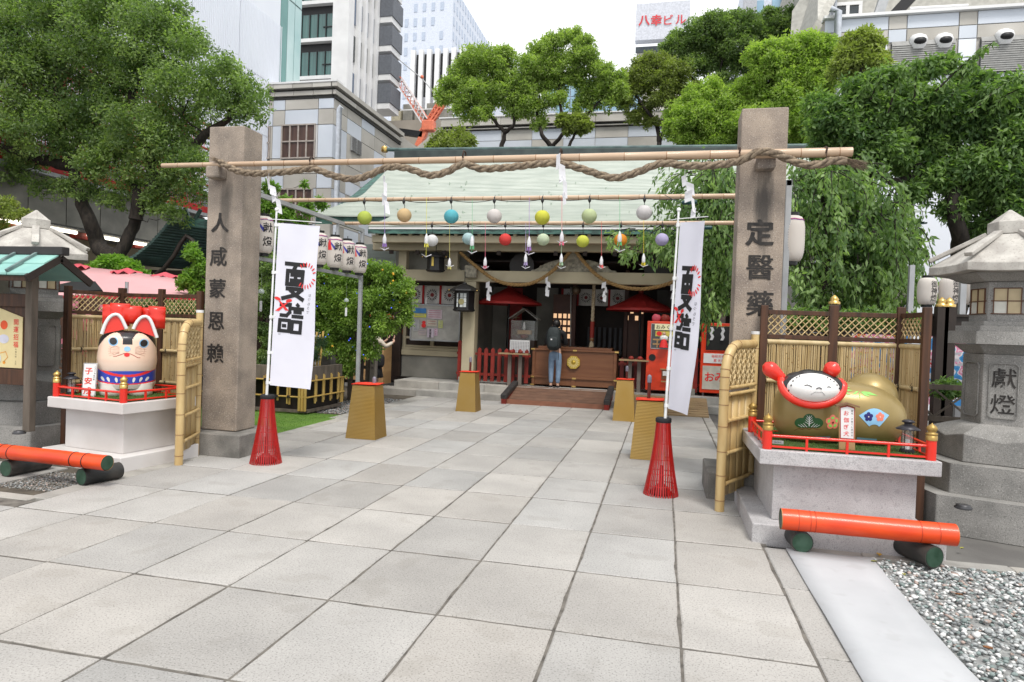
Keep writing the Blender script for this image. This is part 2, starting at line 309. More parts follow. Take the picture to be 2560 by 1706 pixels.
# ---------------------------------------------------------------- lettering
_tc = {}
def glyphs(body, off=0.0, res=3):
    k = (body, off)
    if k in _tc: return _tc[k]
    cu = bpy.data.curves.new('lettering', 'FONT'); cu.body = body; cu.size = 1; cu.align_x = 'CENTER'; cu.align_y = 'CENTER'; cu.resolution_u = res; cu.offset = off
    o = bpy.data.objects.new('lettering_source', cu); COL.objects.link(o)
    dg = bpy.context.evaluated_depsgraph_get(); me = bpy.data.meshes.new_from_object(o.evaluated_get(dg))
    v = np.empty(len(me.vertices)*3); me.vertices.foreach_get('co', v); v = v.reshape(-1, 3)
    f = [tuple(p.vertices) for p in me.polygons]
    bpy.data.objects.remove(o); bpy.data.curves.remove(cu); bpy.data.meshes.remove(me)
    if len(v):
        c = (v.min(0)+v.max(0))/2; v = v-c
    _tc[k] = (v, f); return _tc[k]
def write(mb, body, u, v, size, fn, off=0.0, flip=False, sx=1.0):
    """write body centred at (u, v) with height size; fn(u, v) -> point on the surface"""
    gv, gf = glyphs(body, off)
    s = -1 if flip else 1
    vs = [fn(u+s*p[0]*size*sx, v+p[1]*size) for p in gv]
    mb.add(vs, [f[::-1] if flip else f for f in gf], False)
def column(mb, text, u, v, size, step, fn, off=0.0, flip=False, sx=1.0):
    for i, ch in enumerate(text):
        if ch != ' ': write(mb, ch, u, v-i*step, size, fn, off, flip, sx)
def stroke(mb, pts, w, fn, closed=False):
    """thick flat polyline drawn as quads on fn(u, v)"""
    if closed: pts = pts+[pts[0]]
    for a, b in zip(pts[:-1], pts[1:]):
        dx, dy = b[0]-a[0], b[1]-a[1]; l = math.hypot(dx, dy) or 1; nx, ny = -dy/l*w/2, dx/l*w/2; ex, ey = dx/l*w*0.45, dy/l*w*0.45
        n = max(1, int(l/0.05)) if l > 0.05 else 1
        vs = []
        for i in range(n+1):
            t = i/n; x = a[0]-ex+(dx+2*ex)*t; y = a[1]-ey+(dy+2*ey)*t
            vs += [fn(x+nx, y+ny), fn(x-nx, y-ny)]
        mb.add(vs, [(2*i, 2*i+1, 2*i+3, 2*i+2) for i in range(n)], False)
def blob2(mb, u, v, a, b, fn, n=20, rot=0.0):
    ce = fn(u, v); vs = [ce]
    for k in range(n):
        t = 2*math.pi*k/n; x, y = a*math.cos(t), b*math.sin(t); vs.append(fn(u+x*math.cos(rot)-y*math.sin(rot), v+x*math.sin(rot)+y*math.cos(rot)))
    mb.add(vs, [(0, 1+k, 1+(k+1) % n) for k in range(n)], False)

# ---------------------------------------------------------------- foliage
def leafmesh(name, C, D, Nn, ln, wd, tint, mat, parent, label=None, kind=None):
    """C leaf bases, D directions, Nn normals (n,3); ln, wd (n,)"""
    n = len(C); D = D/np.linalg.norm(D, axis=1, keepdims=True); S = np.cross(D, Nn); S /= (np.linalg.norm(S, axis=1, keepdims=True)+1e-9)
    off = np.array(wpos(parent)) if parent else np.zeros(3)
    V = np.empty((n, 4, 3)); C = C-off
    V[:, 0] = C; V[:, 2] = C+D*ln[:, None]; mid = C+D*(ln*0.45)[:, None]; fold = np.cross(S, D)*(wd*0.18)[:, None]
    V[:, 1] = mid+S*(wd/2)[:, None]+fold; V[:, 3] = mid-S*(wd/2)[:, None]+fold
    me = bpy.data.meshes.new(name); me.vertices.add(n*4); me.vertices.foreach_set('co', V.ravel())
    i = np.arange(n)*4; F = np.stack([i, i+1, i+2, i, i+2, i+3], 1).ravel()
    me.loops.add(n*6); me.loops.foreach_set('vertex_index', F); me.polygons.add(n*2)
    me.polygons.foreach_set('loop_start', np.arange(n*2)*3); me.polygons.foreach_set('loop_total', np.full(n*2, 3))
    me.update(calc_edges=True)
    at = me.attributes.new('tint', 'FLOAT', 'POINT'); at.data.foreach_set('value', np.repeat(np.clip(tint, 0, 1), 4).astype(np.float32))
    me.materials.append(mat)
    o = bpy.data.objects.new(name, me); COL.objects.link(o)
    if parent: o.parent = parent
    if label: o['label'] = label
    if kind: o['kind'] = kind
    return o
def crown(blobs, n, leaf, seed, mat, parent, name='crown', sub=0.34, tintr=(0.15, 0.85), droop=0.0, width=0.45, ysq=1.0, fill=0.25, tips=0.0):
    rg = np.random.default_rng(seed); tot = sum(b[3]**2 for b in blobs); C = []; T = []; NN = []
    for (x, y, z, r) in blobs:
        nb = int(n*r*r/tot); k = max(6, int(4.2/(sub*sub*1.1)))
        u = rg.normal(size=(k, 3)); u /= np.linalg.norm(u, axis=1, keepdims=True)
        u[:, 2] = np.where(u[:, 2] < -0.55, -u[:, 2], u[:, 2])
        cc = u*(r*(0.50+0.58*rg.random((k, 1))**.7)); rs = r*sub*(0.45+1.0*rg.random(k)); ct = rg.uniform(tintr[0], tintr[1], k)
        wq = rs**2*(.4+rg.random(k)); idx = rg.choice(k, nb, p=wq/wq.sum()); d = rg.normal(size=(nb, 3)); d /= np.linalg.norm(d, axis=1, keepdims=True)
        rad = rs[idx]*(0.55+0.45*rg.random(nb)**0.5)
        p = cc[idx]+d*rad[:, None]*np.array([1, 1, 0.75])
        inner = rg.random(nb) < fill
        p[inner] *= rg.random((inner.sum(), 1))**0.4
        p[:, 1] *= ysq; p += rg.normal(size=(nb, 3))*r*0.055*(1+tips)
        C.append(p+np.array([x, y, z])); T.append(ct[idx]+rg.normal(size=nb)*0.12); NN.append(d)
    C = np.concatenate(C); T = np.concatenate(T); NN = np.concatenate(NN); n = len(C)
    D = rg.normal(size=(n, 3))*0.7+NN*0.7; D[:, 2] -= droop+0.15
    Nr = rg.normal(size=(n, 3))*0.55+NN*0.5; Nr[:, 2] += 0.7
    ln = leaf*(0.7+0.6*rg.random(n))
    return leafmesh(name, C, D, Nr, ln, ln*width, T, mat, parent)
def pxblobs(lst, Y, seed=0, spread=0.6, ext=()):
    rg = random.Random(seed); out = []
    for t in lst:
        x, y, r = t[:3]; p0 = bY(x, y, Y); rw = r*K/FPX*depth(p0); Y2 = Y+(rg.uniform(-1, 1)*spread*rw if len(t) < 4 else t[3])
        p = bY(x, y, Y2); out.append((p.x, p.y, p.z, rw))
    return out
def limb(mb, pts, r0, r1, seed=0, n=8, jit=0.06):
    rg = random.Random(seed); P = [Vector(p) for p in pts]; out = []
    for i in range(len(P)-1):
        for k in range(4):
            t = k/4; out.append(P[i].lerp(P[i+1], t)+Vector([rg.uniform(-1, 1)*jit*(P[i+1]-P[i]).length for _ in range(3)])*(0 if k == 0 else 1))
    out.append(P[-1]); N = len(out); mb.tube(out, [r0+(r1-r0)*i/(N-1) for i in range(N)], n); return out
def branches(mb, nodes, blobs, r0=0.05, r1=0.012, seed=0):
    for i, b in enumerate(blobs):
        c = Vector(b[:3]); a = min(nodes, key=lambda p: (p-c).length+max(0, p.z-c.z)*2)
        rg = random.Random(seed+i); mid = a.lerp(c, 0.5)+Vector((rg.uniform(-.2, .2)*b[3], rg.uniform(-.2, .2)*b[3], -0.15*b[3]))
        o = limb(mb, [a, mid, c], r0*b[3], r1*b[3], seed+i, 6, 0.08)
        for k in range(5):
            e = c+Vector((rg.uniform(-1, 1), rg.uniform(-1, 1), rg.uniform(-.2, 1))).normalized()*b[3]*0.8
            mb.tube([o[5], o[5].lerp(e, .5)+Vector((0, 0, rg.uniform(-.1, .1)*b[3])), e], [r0*b[3]*.45, r0*b[3]*.3, r1*b[3]*.4], 5)
# ================================================================ THE SETTING
b = MB(); b.box(-70, 60, -8, 160, -0.5, -0.035); put('ground', b, m_asph, kind='structure', label='grey ground around the shrine yard')
# paving: bed plus every slab as its own piece
b = MB(); b.box(-5.16, 0.84, 0.4, 14.42, -0.034, -0.007); b.box(-9.5, -5.17, 0.4, 4.62, -0.034, -0.007)
pav = put('pavement', b, m_joint, kind='structure', label='pale granite paving leading up to the shrine')
def slab_mesh(w, d, sd=0):
    s = MB(); h = 0.05; rr = random.Random(sd*97+int(w*1000)+int(d*1000)); P = []
    for (x0, y0), (x1, y1) in zip(((-1, -1), (1, -1), (1, 1), (-1, 1)), ((1, -1), (1, 1), (-1, 1), (-1, -1))):
        n = 6 if max(w, d) > .4 else 3
        for k in range(n):
            t = k/n+rr.uniform(-.03, .03)*(k > 0); j = rr.uniform(-.0028, .0012); x, y = (x0+(x1-x0)*t)*w/2, (y0+(y1-y0)*t)*d/2
            x += j*(abs(x0+x1) > 1)*(x0 if abs(x0+x1) > 1 else 0); y += j*(abs(y0+y1) > 1)*(y0 if abs(y0+y1) > 1 else 0); P.append((x, y, rr.uniform(.004, .009)+(.008 if rr.random() < .05 else 0)))
    N = len(P); sx_, sy_ = 1/(w/2), 1/(d/2)
    vs = [(x, y, -h) for x, y, c in P]+[(x, y, -c*.8) for x, y, c in P]+[(x-c*(1 if x > 0 else -1)*(abs(x)*sx_ > .95), y-c*(1 if y > 0 else -1)*(abs(y)*sy_ > .95), 0) for x, y, c in P]
    s.add(vs, [(i*N+k, i*N+(k+1) % N, (i+1)*N+(k+1) % N, (i+1)*N+k) for i in (0, 1) for k in range(N)]+[tuple(range(2*N, 3*N))])
    return s.mesh('paving_stone')
_sm = {}
def slab(x0, x1, y0, y1, mat=m_slab, parent=pav, name='paving_stone', z=0.0, gap=0.0065, gy=None):
    gy = gy if gy is not None else (0.0105 if parent is pav else gap); w, d = round(x1-x0-gap*2, 3), round(y1-y0-gy*2, 3); v = rnd.randrange(6); k = (w, d, mat.name, v)
    if k not in _sm: _sm[k] = slab_mesh(w, d, v); _sm[k].materials.append(mat)
    o = bpy.data.objects.new(name, _sm[k]); COL.objects.link(o); o.parent = parent
    o.location = ((x0+x1)/2+rnd.uniform(-1, 1)*0.002, (y0+y1)/2+rnd.uniform(-1, 1)*0.002, z+rnd.uniform(-1, 1)*0.0018)
    o.rotation_euler = (rnd.uniform(-1, 1)*0.0018, rnd.uniform(-1, 1)*0.0018, rnd.uniform(-1, 1)*0.002); return o
XS = [-0.515+0.661*i for i in range(-20, 3)]
YR = [0.78, 1.69]+[2.60+0.919*j for j in range(0, 14)]
for j in range(len(YR)-1):
    y0, y1 = YR[j], min(YR[j+1], 14.4)
    if y1-y0 < 0.2: continue
    for i in range(len(XS)-1):
        x0, x1 = XS[i], XS[i+1]
        if x1 < -5.1 and y1 > 4.75: continue
        if x1 < -9.4 or (y0 < 2.4 and (x0 < -4 or x0 > 2)): continue
        if x0 < -3.7 and y0 < 2.5: continue
        slab(x0, x1, y0, y1)
# narrow edging stones along both sides
ke = MB(); ke.box(0.86, 1.04, 0.8, 5.2, -0.2, -0.07); kerb = put('kerb', ke, m_joint, kind='structure', label='narrow granite edging stones along the paving')
for y0, y1 in ((1.7, 2.62), (2.62, 3.62), (3.62, 4.58), (4.58, 5.42)): slab(0.81, 1.0, y0, y1, m_slab, kerb, 'edging_stone', gap=0.005)
for k in range(9): slab(-5.345+0.0*k, -5.14, 4.7+k*0.62, 5.32+k*0.62, m_kerb, kerb, 'edging_stone', gap=0.004)
for k in range(6): slab(-5.345-0.14, -5.14, 10.3+k*0.7, 11.0+k*0.7, m_kerb, kerb, 'edging_stone', gap=0.004)
for k in range(7): slab(1.02+k*0.5, 1.02+(k+1)*0.5, 5.42, 5.56, m_kerb, kerb, 'edging_stone', gap=0.003)
for k in range(10): slab(0.815, 0.97, 7.5+k*0.68, 8.18+k*0.68, m_kerb, kerb, 'edging_stone', gap=0.004)
for k in range(4): slab(-9+k*0.75, -9+(k+1)*0.75, 4.79, 5.75, m_kerb, kerb, 'edging_stone', gap=0.005)
for k in range(5): slab(-9+k*0.75, -9+(k+1)*0.75, 4.62, 4.77, m_kerb, kerb, 'edging_stone', gap=0.004)
# dark wet foot of the left border
b = MB(); b.box(-9.5, -5.36, 4.79, 6.0, -0.034, -0.02); b.box(-9.5, -5.5, 10.8, 16, -0.034, -0.016); b.box(-9.5, -5.36, 6.0, 7.6, -0.034, -0.018)
put('soil', b, m_soil, kind='structure', label='bare dark soil beside the paving')
b = MB(); b.box(-12, -5.35, 7.62, 10.75, -0.034, -0.004); put('turf', b, m_turf, kind='structure', label='bright green artificial turf behind the left gate pillar')
# turf blades
rg = np.random.default_rng(3); n = 9000; X = rg.uniform(-7.2, -5.36, n); Y = rg.uniform(7.63, 10.7, n)
leafmesh('turf_blades', np.stack([X, Y, np.full(n, -0.004)], 1), np.stack([rg.normal(size=n)*.4, rg.normal(size=n)*.4, np.ones(n)], 1), rg.normal(size=(n, 3)), rg.uniform(.012, .022, n), np.full(n, .005), rg.random(n),
         leafmat('turf_blade', (0.08, 0.19, 0.02), (0.16, 0.30, 0.05)), None, 'short blades of the artificial turf', 'stuff')
# white rubber strip on the right
b = MB(); P = []
for i in range(25):
    t = i/24; y = 0.9+t*4.48; row = []
    for j in range(5):
        row.append((0.985+0.575*j/4+0.03*math.sin(t*7)*(j/4)-0.02*t, y, 0.006+0.003*math.sin(y*5+j)+(0.004 if j in (0, 4) else 0.0)))
    P.append(row)
b.grid(P, True, True); o = put('white_ground_mat', b, m_strip); o.modifiers.new('t', 'SOLIDIFY').thickness = 0.006
tag(o, 'long white mat laid on the ground between the paving and the gravel', 'mat')
# gravel: bed and real pebbles
b = MB(); b.box(1.5, 8, 0.5, 5.42, -0.034, -0.02); put('gravel_bed', b, M('gravel_bed', (0.30, 0.31, 0.30), 0.9, col2=(0.2, 0.2, 0.2), scale=30, bump=0.01, bscale=60), kind='structure')
ico = bmesh.new(); bmesh.ops.create_icosphere(ico, subdivisions=1, radius=1); IV = np.array([v.co[:] for v in ico.verts]); IF = np.array([[v.index for v in f.verts] for f in ico.faces]); ico.free()
def pebbles(name, X, Y, Z, S, mats, label, seed=1):
    rg = np.random.default_rng(seed); n = len(X); V = np.empty((n, 12, 3))
    sc = np.stack([S*rg.uniform(.7, 1.35, n), S*rg.uniform(.6, 1.1, n), S*rg.uniform(.35, .75, n)], 1)
    base = IV[None]*(1+rg.uniform(-.22, .22, (n, 12, 1)))*sc[:, None]
    a = rg.uniform(0, 6.28, n); t = rg.normal(size=n)*.35; ca, sa, ct, st = np.cos(a), np.sin(a), np.cos(t), np.sin(t)
    x, y, z = base[..., 0], base[..., 1], base[..., 2]
    y, z = y*ct[:, None]-z*st[:, None], y*st[:, None]+z*ct[:, None]; x, y = x*ca[:, None]-y*sa[:, None], x*sa[:, None]+y*ca[:, None]
    V[..., 0] = x+X[:, None]; V[..., 1] = y+Y[:, None]; V[..., 2] = z+Z[:, None]
    F = (IF[None]+np.arange(n)[:, None, None]*12).reshape(-1)
    me = bpy.data.meshes.new(name); me.vertices.add(n*12); me.vertices.foreach_set('co', V.ravel()); m = len(F)//3
    me.loops.add(len(F)); me.loops.foreach_set('vertex_index', F); me.polygons.add(m); me.polygons.foreach_set('loop_start', np.arange(m)*3); me.polygons.foreach_set('loop_total', np.full(m, 3))
    me.polygons.foreach_set('material_index', np.repeat(rg.choice(len(mats), n, p=[.34, .30, .22, .08, .06][:len(mats)]), 20).astype(np.int32)); me.polygons.foreach_set('use_smooth', np.ones(m, bool)); me.update(calc_edges=True)
    for q in mats: me.materials.append(q)
    o = bpy.data.objects.new(name, me); COL.objects.link(o); o['kind'] = 'stuff'; o['label'] = label; return o
PM = [M('pebble_grey', (0.38, 0.40, 0.40), .7, scale=40), M('pebble_white', (0.66, 0.66, 0.65), .7, scale=40), M('pebble_green', (0.22, 0.27, 0.26), .7, scale=40), M('pebble_dark', (0.19, 0.20, 0.205), .7, scale=40), M('pebble_pink', (0.42, 0.33, 0.29), .7, scale=40)]
rg = np.random.default_rng(5); n = 12500; X = rg.uniform(1.545, 4.3, n); Y = rg.uniform(2.3, 5.41, n); S = rg.uniform(.009, .019, n)*(1+0.5*(rg.random(n) < .04)); keep = X < 0.62*Y+1.05
pebbles('gravel', X[keep], Y[keep], rg.uniform(-.018, .006, n)[keep], S[keep], PM, 'grey, white and greenish gravel beside the white mat')
rg = np.random.default_rng(6); n = 2600; X = rg.uniform(-6.15, -5.38, n); Y = rg.uniform(4.95, 5.6, n)
pebbles('gravel', X, Y, rg.uniform(-.024, -.01, n), rg.uniform(.005, .012, n), [M('grit_dark', (0.16, 0.15, 0.13), .9), M('grit_grey', (0.28, 0.27, 0.25), .9), PM[3]][:3]+[PM[0], PM[4]], 'fine dark gravel around the left orange log', 3)
rg = np.random.default_rng(8); n = 3000; X = rg.uniform(-6.4, -5.5, n); Y = rg.uniform(10.9, 13.6, n)
pebbles('gravel', X, Y, rg.uniform(-.016, -.002, n), rg.uniform(.008, .02, n), [PM[3], PM[0], PM[4], MATS['grit_dark'], PM[1]], 'dark gravel and wood chips below the shrub', 4)
# fallen leaves
m_fl = [M('fallen_leaf_yellow', (0.55, 0.33, 0.04), .7, scale=30), M('fallen_leaf_brown', (0.22, 0.09, 0.03), .8, scale=30), M('fallen_leaf_olive', (0.25, 0.24, 0.06), .8, scale=30)]
for i, (px, py, c, dz) in enumerate([(2198, 1388, 0, 'yellow leaf lying on the gravel in front of the white mat end'), (2255, 1386, 1, 'brown leaf on the gravel left of the dark round foot of the log'), (2170, 1357, 1, 'brown leaf on the kerb stone behind the orange log'),
                                     (2260, 1438, 2, 'olive leaf lying on the gravel near the white mat'), (2398, 1488, 1, 'small brown leaf in the middle of the gravel'), (2470, 1622, 1, 'orange brown leaf near the front edge of the gravel'), (2185, 1405, 2, 'small olive leaf beside the yellow one on the gravel'), (2405, 1372, 2, 'olive leaf on the kerb stone by the stone lantern')]):
    p = gz(px, py, .012); a = rnd.uniform(0, 6); b = MB(); s_ = .032 if c == 0 else .022; rows = []
    for t in (0, .25, .5, .75, 1):
        w = s_*math.sin(math.pi*(0.08+0.84*t))*.6; q = p+Vector((math.cos(a), math.sin(a), 0))*s_*2*(t-.5); nn = Vector((-math.sin(a), math.cos(a), 0))
        rows.append([q-nn*w+Vector((0, 0, .008)), q+Vector((0, 0, .002*math.sin(t*9))), q+nn*w+Vector((0, 0, .01))])
    b.grid(rows); o = put('fallen_leaf', b, m_fl[c]); tag(o, dz, 'leaf', 'fallen leaves on the gravel')

# temple platform
def stone_step(name, x0, x1, y0, y1, z0, z1, n, label):
    e = MB(); e.box(x0+.02, x1-.02, y0+.02, y1, z0-.02, z1-.02); o = put(name, e, m_joint, kind='structure', label=label)
    w = (x1-x0)/n
    for k in range(n):
        q = MB(); q.box(x0+k*w+.003, x0+(k+1)*w-.003, y0, y0+.42, z0, z1); put('step_stone', q, m_kerb, o, bevel=.008)
    q = MB(); q.box(x0+.01, x1-.01, y0+.425, y1, z1-.04, z1-.002); put('floor_slab', q, m_kerb, o)
    return o
stone_step('lower_step', -6.6, 2.9, 14.55, 15.2, -.03, .13, 9, 'low granite step in front of the shrine')
stone_step('platform', -6.25, 2.7, 14.92, 19, .0, .30, 8, 'granite platform on which the shrine stands')

# ================================================================ GATE
def pillar(cx, x0, x1, y0, y1, mat, label, chars, fx, fz, fs, stubx):
    t = thing('stone_pillar', (cx, (y0+y1)/2, 0), label, 'pillar', 'stone gate pillars')
    b = MB(); b.frus((cx, (y0+y1)/2), (x1-x0)/2, (y1-y0)/2, .27, (x1-x0)/2-.004, (y1-y0)/2-.004, 3.9); put('shaft', b, mat, t, bevel=.012)
    b = MB(); b.box(cx-.43, cx+.43, y0-.2, y1+.2, -.03, .265); put('plinth', b, m_plinth, t, bevel=.015)
    b = MB(); b.box(stubx-.085, stubx+.085, y0-.17, y0-.001, 3.255, 3.395); put('bracket_stub', b, mat, t, bevel=.02)
    b = MB()
    fn = lambda u, v: (u, y0-.003, v)
    for k, dx, dz in ((0, 0, 0), (1, -.0045, .002), (2, .0045, -.002)):
        for ch, x, z in zip(chars, fx, fz): write(b, ch, x+dx, z+dz, fs, (lambda u, v, k=k: (u, y0-.003-.0006*k, v)), .018 if ch in "人定" else (.003 if ch in "醫藥" else .006))
    put('lettering', b, m_brush, t); return t
YF = 7.0
zL = [bY(500, y, YF) for y in (512, 590, 663, 738, 812)]
pillar(-5.16, -5.40, -4.92, 7.0, 7.38, m_pillarL, 'left granite gate pillar with the characters 人咸蒙恩賴', '人咸蒙恩賴', [p.x for p in (bY(506, 512, YF), bY(502, 590, YF), bY(500, 663, YF), bY(497, 738, YF), bY(495, 812, YF))], [p.z for p in zL], .24, -5.22)
zR = [bY(1746, y, 7.05) for y in (535, 615, 698)]
pillar(.90, .68, 1.13, 7.05, 7.42, m_pillarR, 'right granite gate pillar with the characters 定醫藥', '定醫藥', [p.x for p in zR], [p.z for p in zR], .27, .91)

def bamboo(name, A, B, r0, r1, nodes, label, cat='bamboo pole', group=None, mat=None):
    A, B = Vector(A), Vector(B); t = thing(name, A, label, cat, group); L_ = (B-A).length; b = MB(); pts, rr = [], []
    ks = sorted(nodes)
    st = sorted([0, 1]+[q for k in ks for q in (max(0, k-.006/L_), k, min(1, k+.006/L_))])
    for q in st:
        pts.append(A.lerp(B, q)); r = r0+(r1-r0)*q; rr.append(r*(1.045 if q in ks else 1.0))
    b.tube(pts, rr, 14); put('culm', b, mat or m_bam, t)
    b = MB(); d = (B-A).normalized()
    for k in ks:
        p = A.lerp(B, k); r = (r0+(r1-r0)*k)*1.05; b.tube([p-d*.003, p+d*.003], r, 14)
    put('node_rings', b, m_node, t)['kind'] = 'stuff'
    for e in (A-d*.0015, B+d*.0015):
        pass
    return t
bA, bB = bY(373, 381, 6.86), bY(1958, 350, 6.86)
top_pole = bamboo('bamboo_pole', bA, bB, .026, .046, [.03, .075, .12, .165, .215, .265, .32, .375, .43, .485, .54, .60, .66, .72, .775, .83, .885, .94, .985], 'thick top bamboo pole lying across both stone gate pillars', group='bamboo poles across the gate')
p2 = bamboo('bamboo_pole', (-5.55, 8.6, 3.335), (1.35, 8.6, 3.335), .026, .032, [i/27+.01 for i in range(27)], 'bamboo pole just behind the gate carrying the upper row of paper lanterns', group='bamboo poles across the gate')
p3 = bamboo('bamboo_pole', (-5.5, 10.3, 3.285), (1.4, 10.3, 3.285), .026, .031, [i/25+.013 for i in range(25)], 'farthest bamboo pole carrying the lower row of paper lanterns', group='bamboo poles across the gate')

# twisted rope, three strands
def rope(name, path, r, turns, mat, label, cat, tails=True, n=10, seg=None, taper=None):
    path = [Vector(p) for p in path]; t = thing(name, path[0], label, cat)
    # resample with Catmull-Rom
    P = []
    for i in range(len(path)-1):
        a, b_, c, d = path[max(i-1, 0)], path[i], path[i+1], path[min(i+2, len(path)-1)]
        for k in range(12):
            u = k/12; P.append(0.5*((2*b_)+(-a+c)*u+(2*a-5*b_+4*c-d)*u*u+(-a+3*b_-3*c+d)*u**3))
    P.append(path[-1]); acc = [0]
    for i in range(1, len(P)): acc.append(acc[-1]+(P[i]-P[i-1]).length)
    Lt = acc[-1]; N = int(Lt/(r*0.7))
    def at(s):
        s = min(max(s, 0), Lt-1e-5); i = np.searchsorted(acc, s, side='right')-1; i = min(i, len(P)-2); return P[i].lerp(P[i+1], (s-acc[i])/max(acc[i+1]-acc[i], 1e-6))
    for k in range(3):
        pts = []; rr = []
        for j in range(N+1):
            s = Lt*j/N; p = at(s); d = (at(s+.01)-at(s-.01)).normalized(); a = d.cross(Vector((0, 0, 1))).normalized(); u = a.cross(d)
            an = 2*math.pi*(turns*j/N+k/3); R1 = r*.52*(taper(j/N) if taper else 1); pts.append(p+(a*math.cos(an)+u*math.sin(an))*R1); rr.append(R1*1.06)
        q = MB(); q.tube(pts, rr, n); put('rope_strand', q, mat, t)
    # loose fibres
    q = MB(); rr_ = random.Random(4)
    for i in range(int(Lt*70)):
        s = rr_.uniform(0, Lt); p = at(s); v = Vector((rr_.uniform(-1, 1), rr_.uniform(-1, 1), rr_.uniform(-1, .6))).normalized(); e = p+v*r*1.05; d = Vector((rr_.uniform(-1, 1), rr_.uniform(-.3, .3), rr_.uniform(-.6, .3)))*.02
        q.add([e, e+Vector((.0012, 0, .0012)), e+d+v*.008], [(0, 1, 2)], False)
    put('loose_fibres', q, mat, t, kind='stuff'); return t, at, Lt
YG = 6.84
rp = [(505, 372), (545, 393), (590, 399), (650, 396), (712, 388), (728, 390), (765, 404), (812, 412), (850, 402), (890, 385), (935, 387), (985, 403), (1025, 396), (1066, 377), (1105, 388), (1180, 384), (1240, 377), (1288, 376), (1335, 388), (1385, 404), (1417, 409), (1465, 396), (1520, 376), (1580, 381), (1640, 380), (1700, 370), (1740, 353), (1775, 355), (1812, 366), (1850, 379), (1885, 378), (1915, 369), (1945, 371)]
rpw = [bY(x, y, YG-.0) for x, y in rp]
for i, p in enumerate(rpw):
    if i in (26, 27): p.y -= .05
srope, ratf, rL = rope('straw_rope', rpw, .039, 20, m_rope, 'thick twisted straw rope looped under the top bamboo pole', 'rope')
q = MB(); rq = random.Random(9)
for e0, d0, nn in ((rpw[-1], Vector((1, 0, -.25)), 170), (rpw[0], Vector((-1, -.3, .45)), 60)):
    for i in range(nn):
        a = Vector((rq.uniform(-1, 1), rq.uniform(-1, 1), rq.uniform(-1, 1)))*.022; ln_ = rq.uniform(.1, .2) if d0.x > 0 else rq.uniform(.06, .13)
        dd = (d0+Vector((rq.uniform(-1, 1), rq.uniform(-1, 1), rq.uniform(-1, 1)))*.22).normalized()
        q.tube([e0+a, e0+a+dd*ln_*.5+Vector((0, 0, -.003)), e0+a+dd*ln_+Vector((0, 0, -.02*rq.random()))], [.0022, .0018, .0008], 3, False, False)
put('rope_tuft', q, m_rope, srope, kind='stuff')
m_cord2 = M('brown_cord', (0.06, 0.035, 0.025), .8)
for i, (x, y, yy) in enumerate([(715, 368, 395), (1066, 357, 383), (1288, 352, 382), (1698, 350, 372), (1896, 349, 374)]):
    p = bY(x, y, 6.86); r = .047 if x > 900 else .037; q = MB(); ring = [(p.x+.004*math.sin(a*3), p.y+r*math.cos(a), p.z+r*math.sin(a)) for a in [2*math.pi*k/14 for k in range(15)]]
    q.tube(ring, .005, 5); q.tube([(p.x+.006, p.y-r, p.z-.01), (p.x+.004, p.y-r*.9, p.z-r-.02), (p.x+.01, p.y-.03, p.z-r-.09)], .004, 5)
    q.tube([(x_[0]+.009, x_[1], x_[2]) for x_ in ring], .004, 5)
    put('binding_cord', q, m_cord2, srope)

# zigzag paper streamers
def streamer(top, segs, label, cat='paper streamer', w=.075, tilt=0.0, cord=.06, seed=0, group='white zigzag paper streamers on the gate rope'):
    t = thing('paper_streamer', top, label, cat, group); q = MB(); q.tube([top, top-Vector((0, 0, cord))], .0018, 4); put('string', q, m_pap, t)
    rr = random.Random(seed); p = top-Vector((0, 0, cord)); q = MB(); x, z, y = p.x, p.z, p.y
    for k, (dx, h, ww) in enumerate(segs):
        sd_ = 1 if k % 2 else -1; c0, c1 = rr.uniform(.5, .95), rr.uniform(-.02, .02); rows = []
        for j in range(4):
            v = j/3; xx = x+(-.25*ww if sd_ < 0 else .25*ww)+dx*v*.5; rows.append([(xx+ww*(u-.5)*c0, y+.018*sd_*(u-.5)+c1*v+.008*math.sin(v*3), z-h*v-sd_*ww*.30*(u-.5)) for u in (0, .5, 1)])
        q.grid(rows, False); x += dx+sd_*ww*.05; z -= h*.72; y += .006*sd_
    o = put('paper', q, m_pap, t); o.modifiers.new('t', 'SOLIDIFY').thickness = .0012; return t
streamer(bY(618, 398, 6.8), [(.03, .12, .06), (.05, .11, .085), (.03, .10, .08), (.05, .16, .065)], 'white zigzag paper streamer hanging beside the left stone pillar', seed=1)
streamer(bY(884, 392, 6.8), [(.0, .10, .03), (.02, .15, .06), (.0, .13, .07), (.05, .14, .055)], 'white zigzag paper streamer hanging in front of the green roof, left of the middle one', seed=2)
streamer(bY(1287, 352, 6.77), [(.0, .15, .07), (.03, .17, .10), (.01, .06, .05), (.02, .17, .08), (.04, .12, .05)], 'longest white paper streamer hanging from the middle of the rope', seed=3, cord=.01)
streamer(bY(1574, 390, 6.8), [(.03, .10, .05), (.03, .11, .09), (.01, .10, .085), (.04, .14, .06), (-.01, .09, .05)], 'white zigzag paper streamer hanging just left of the right stone pillar', seed=5)

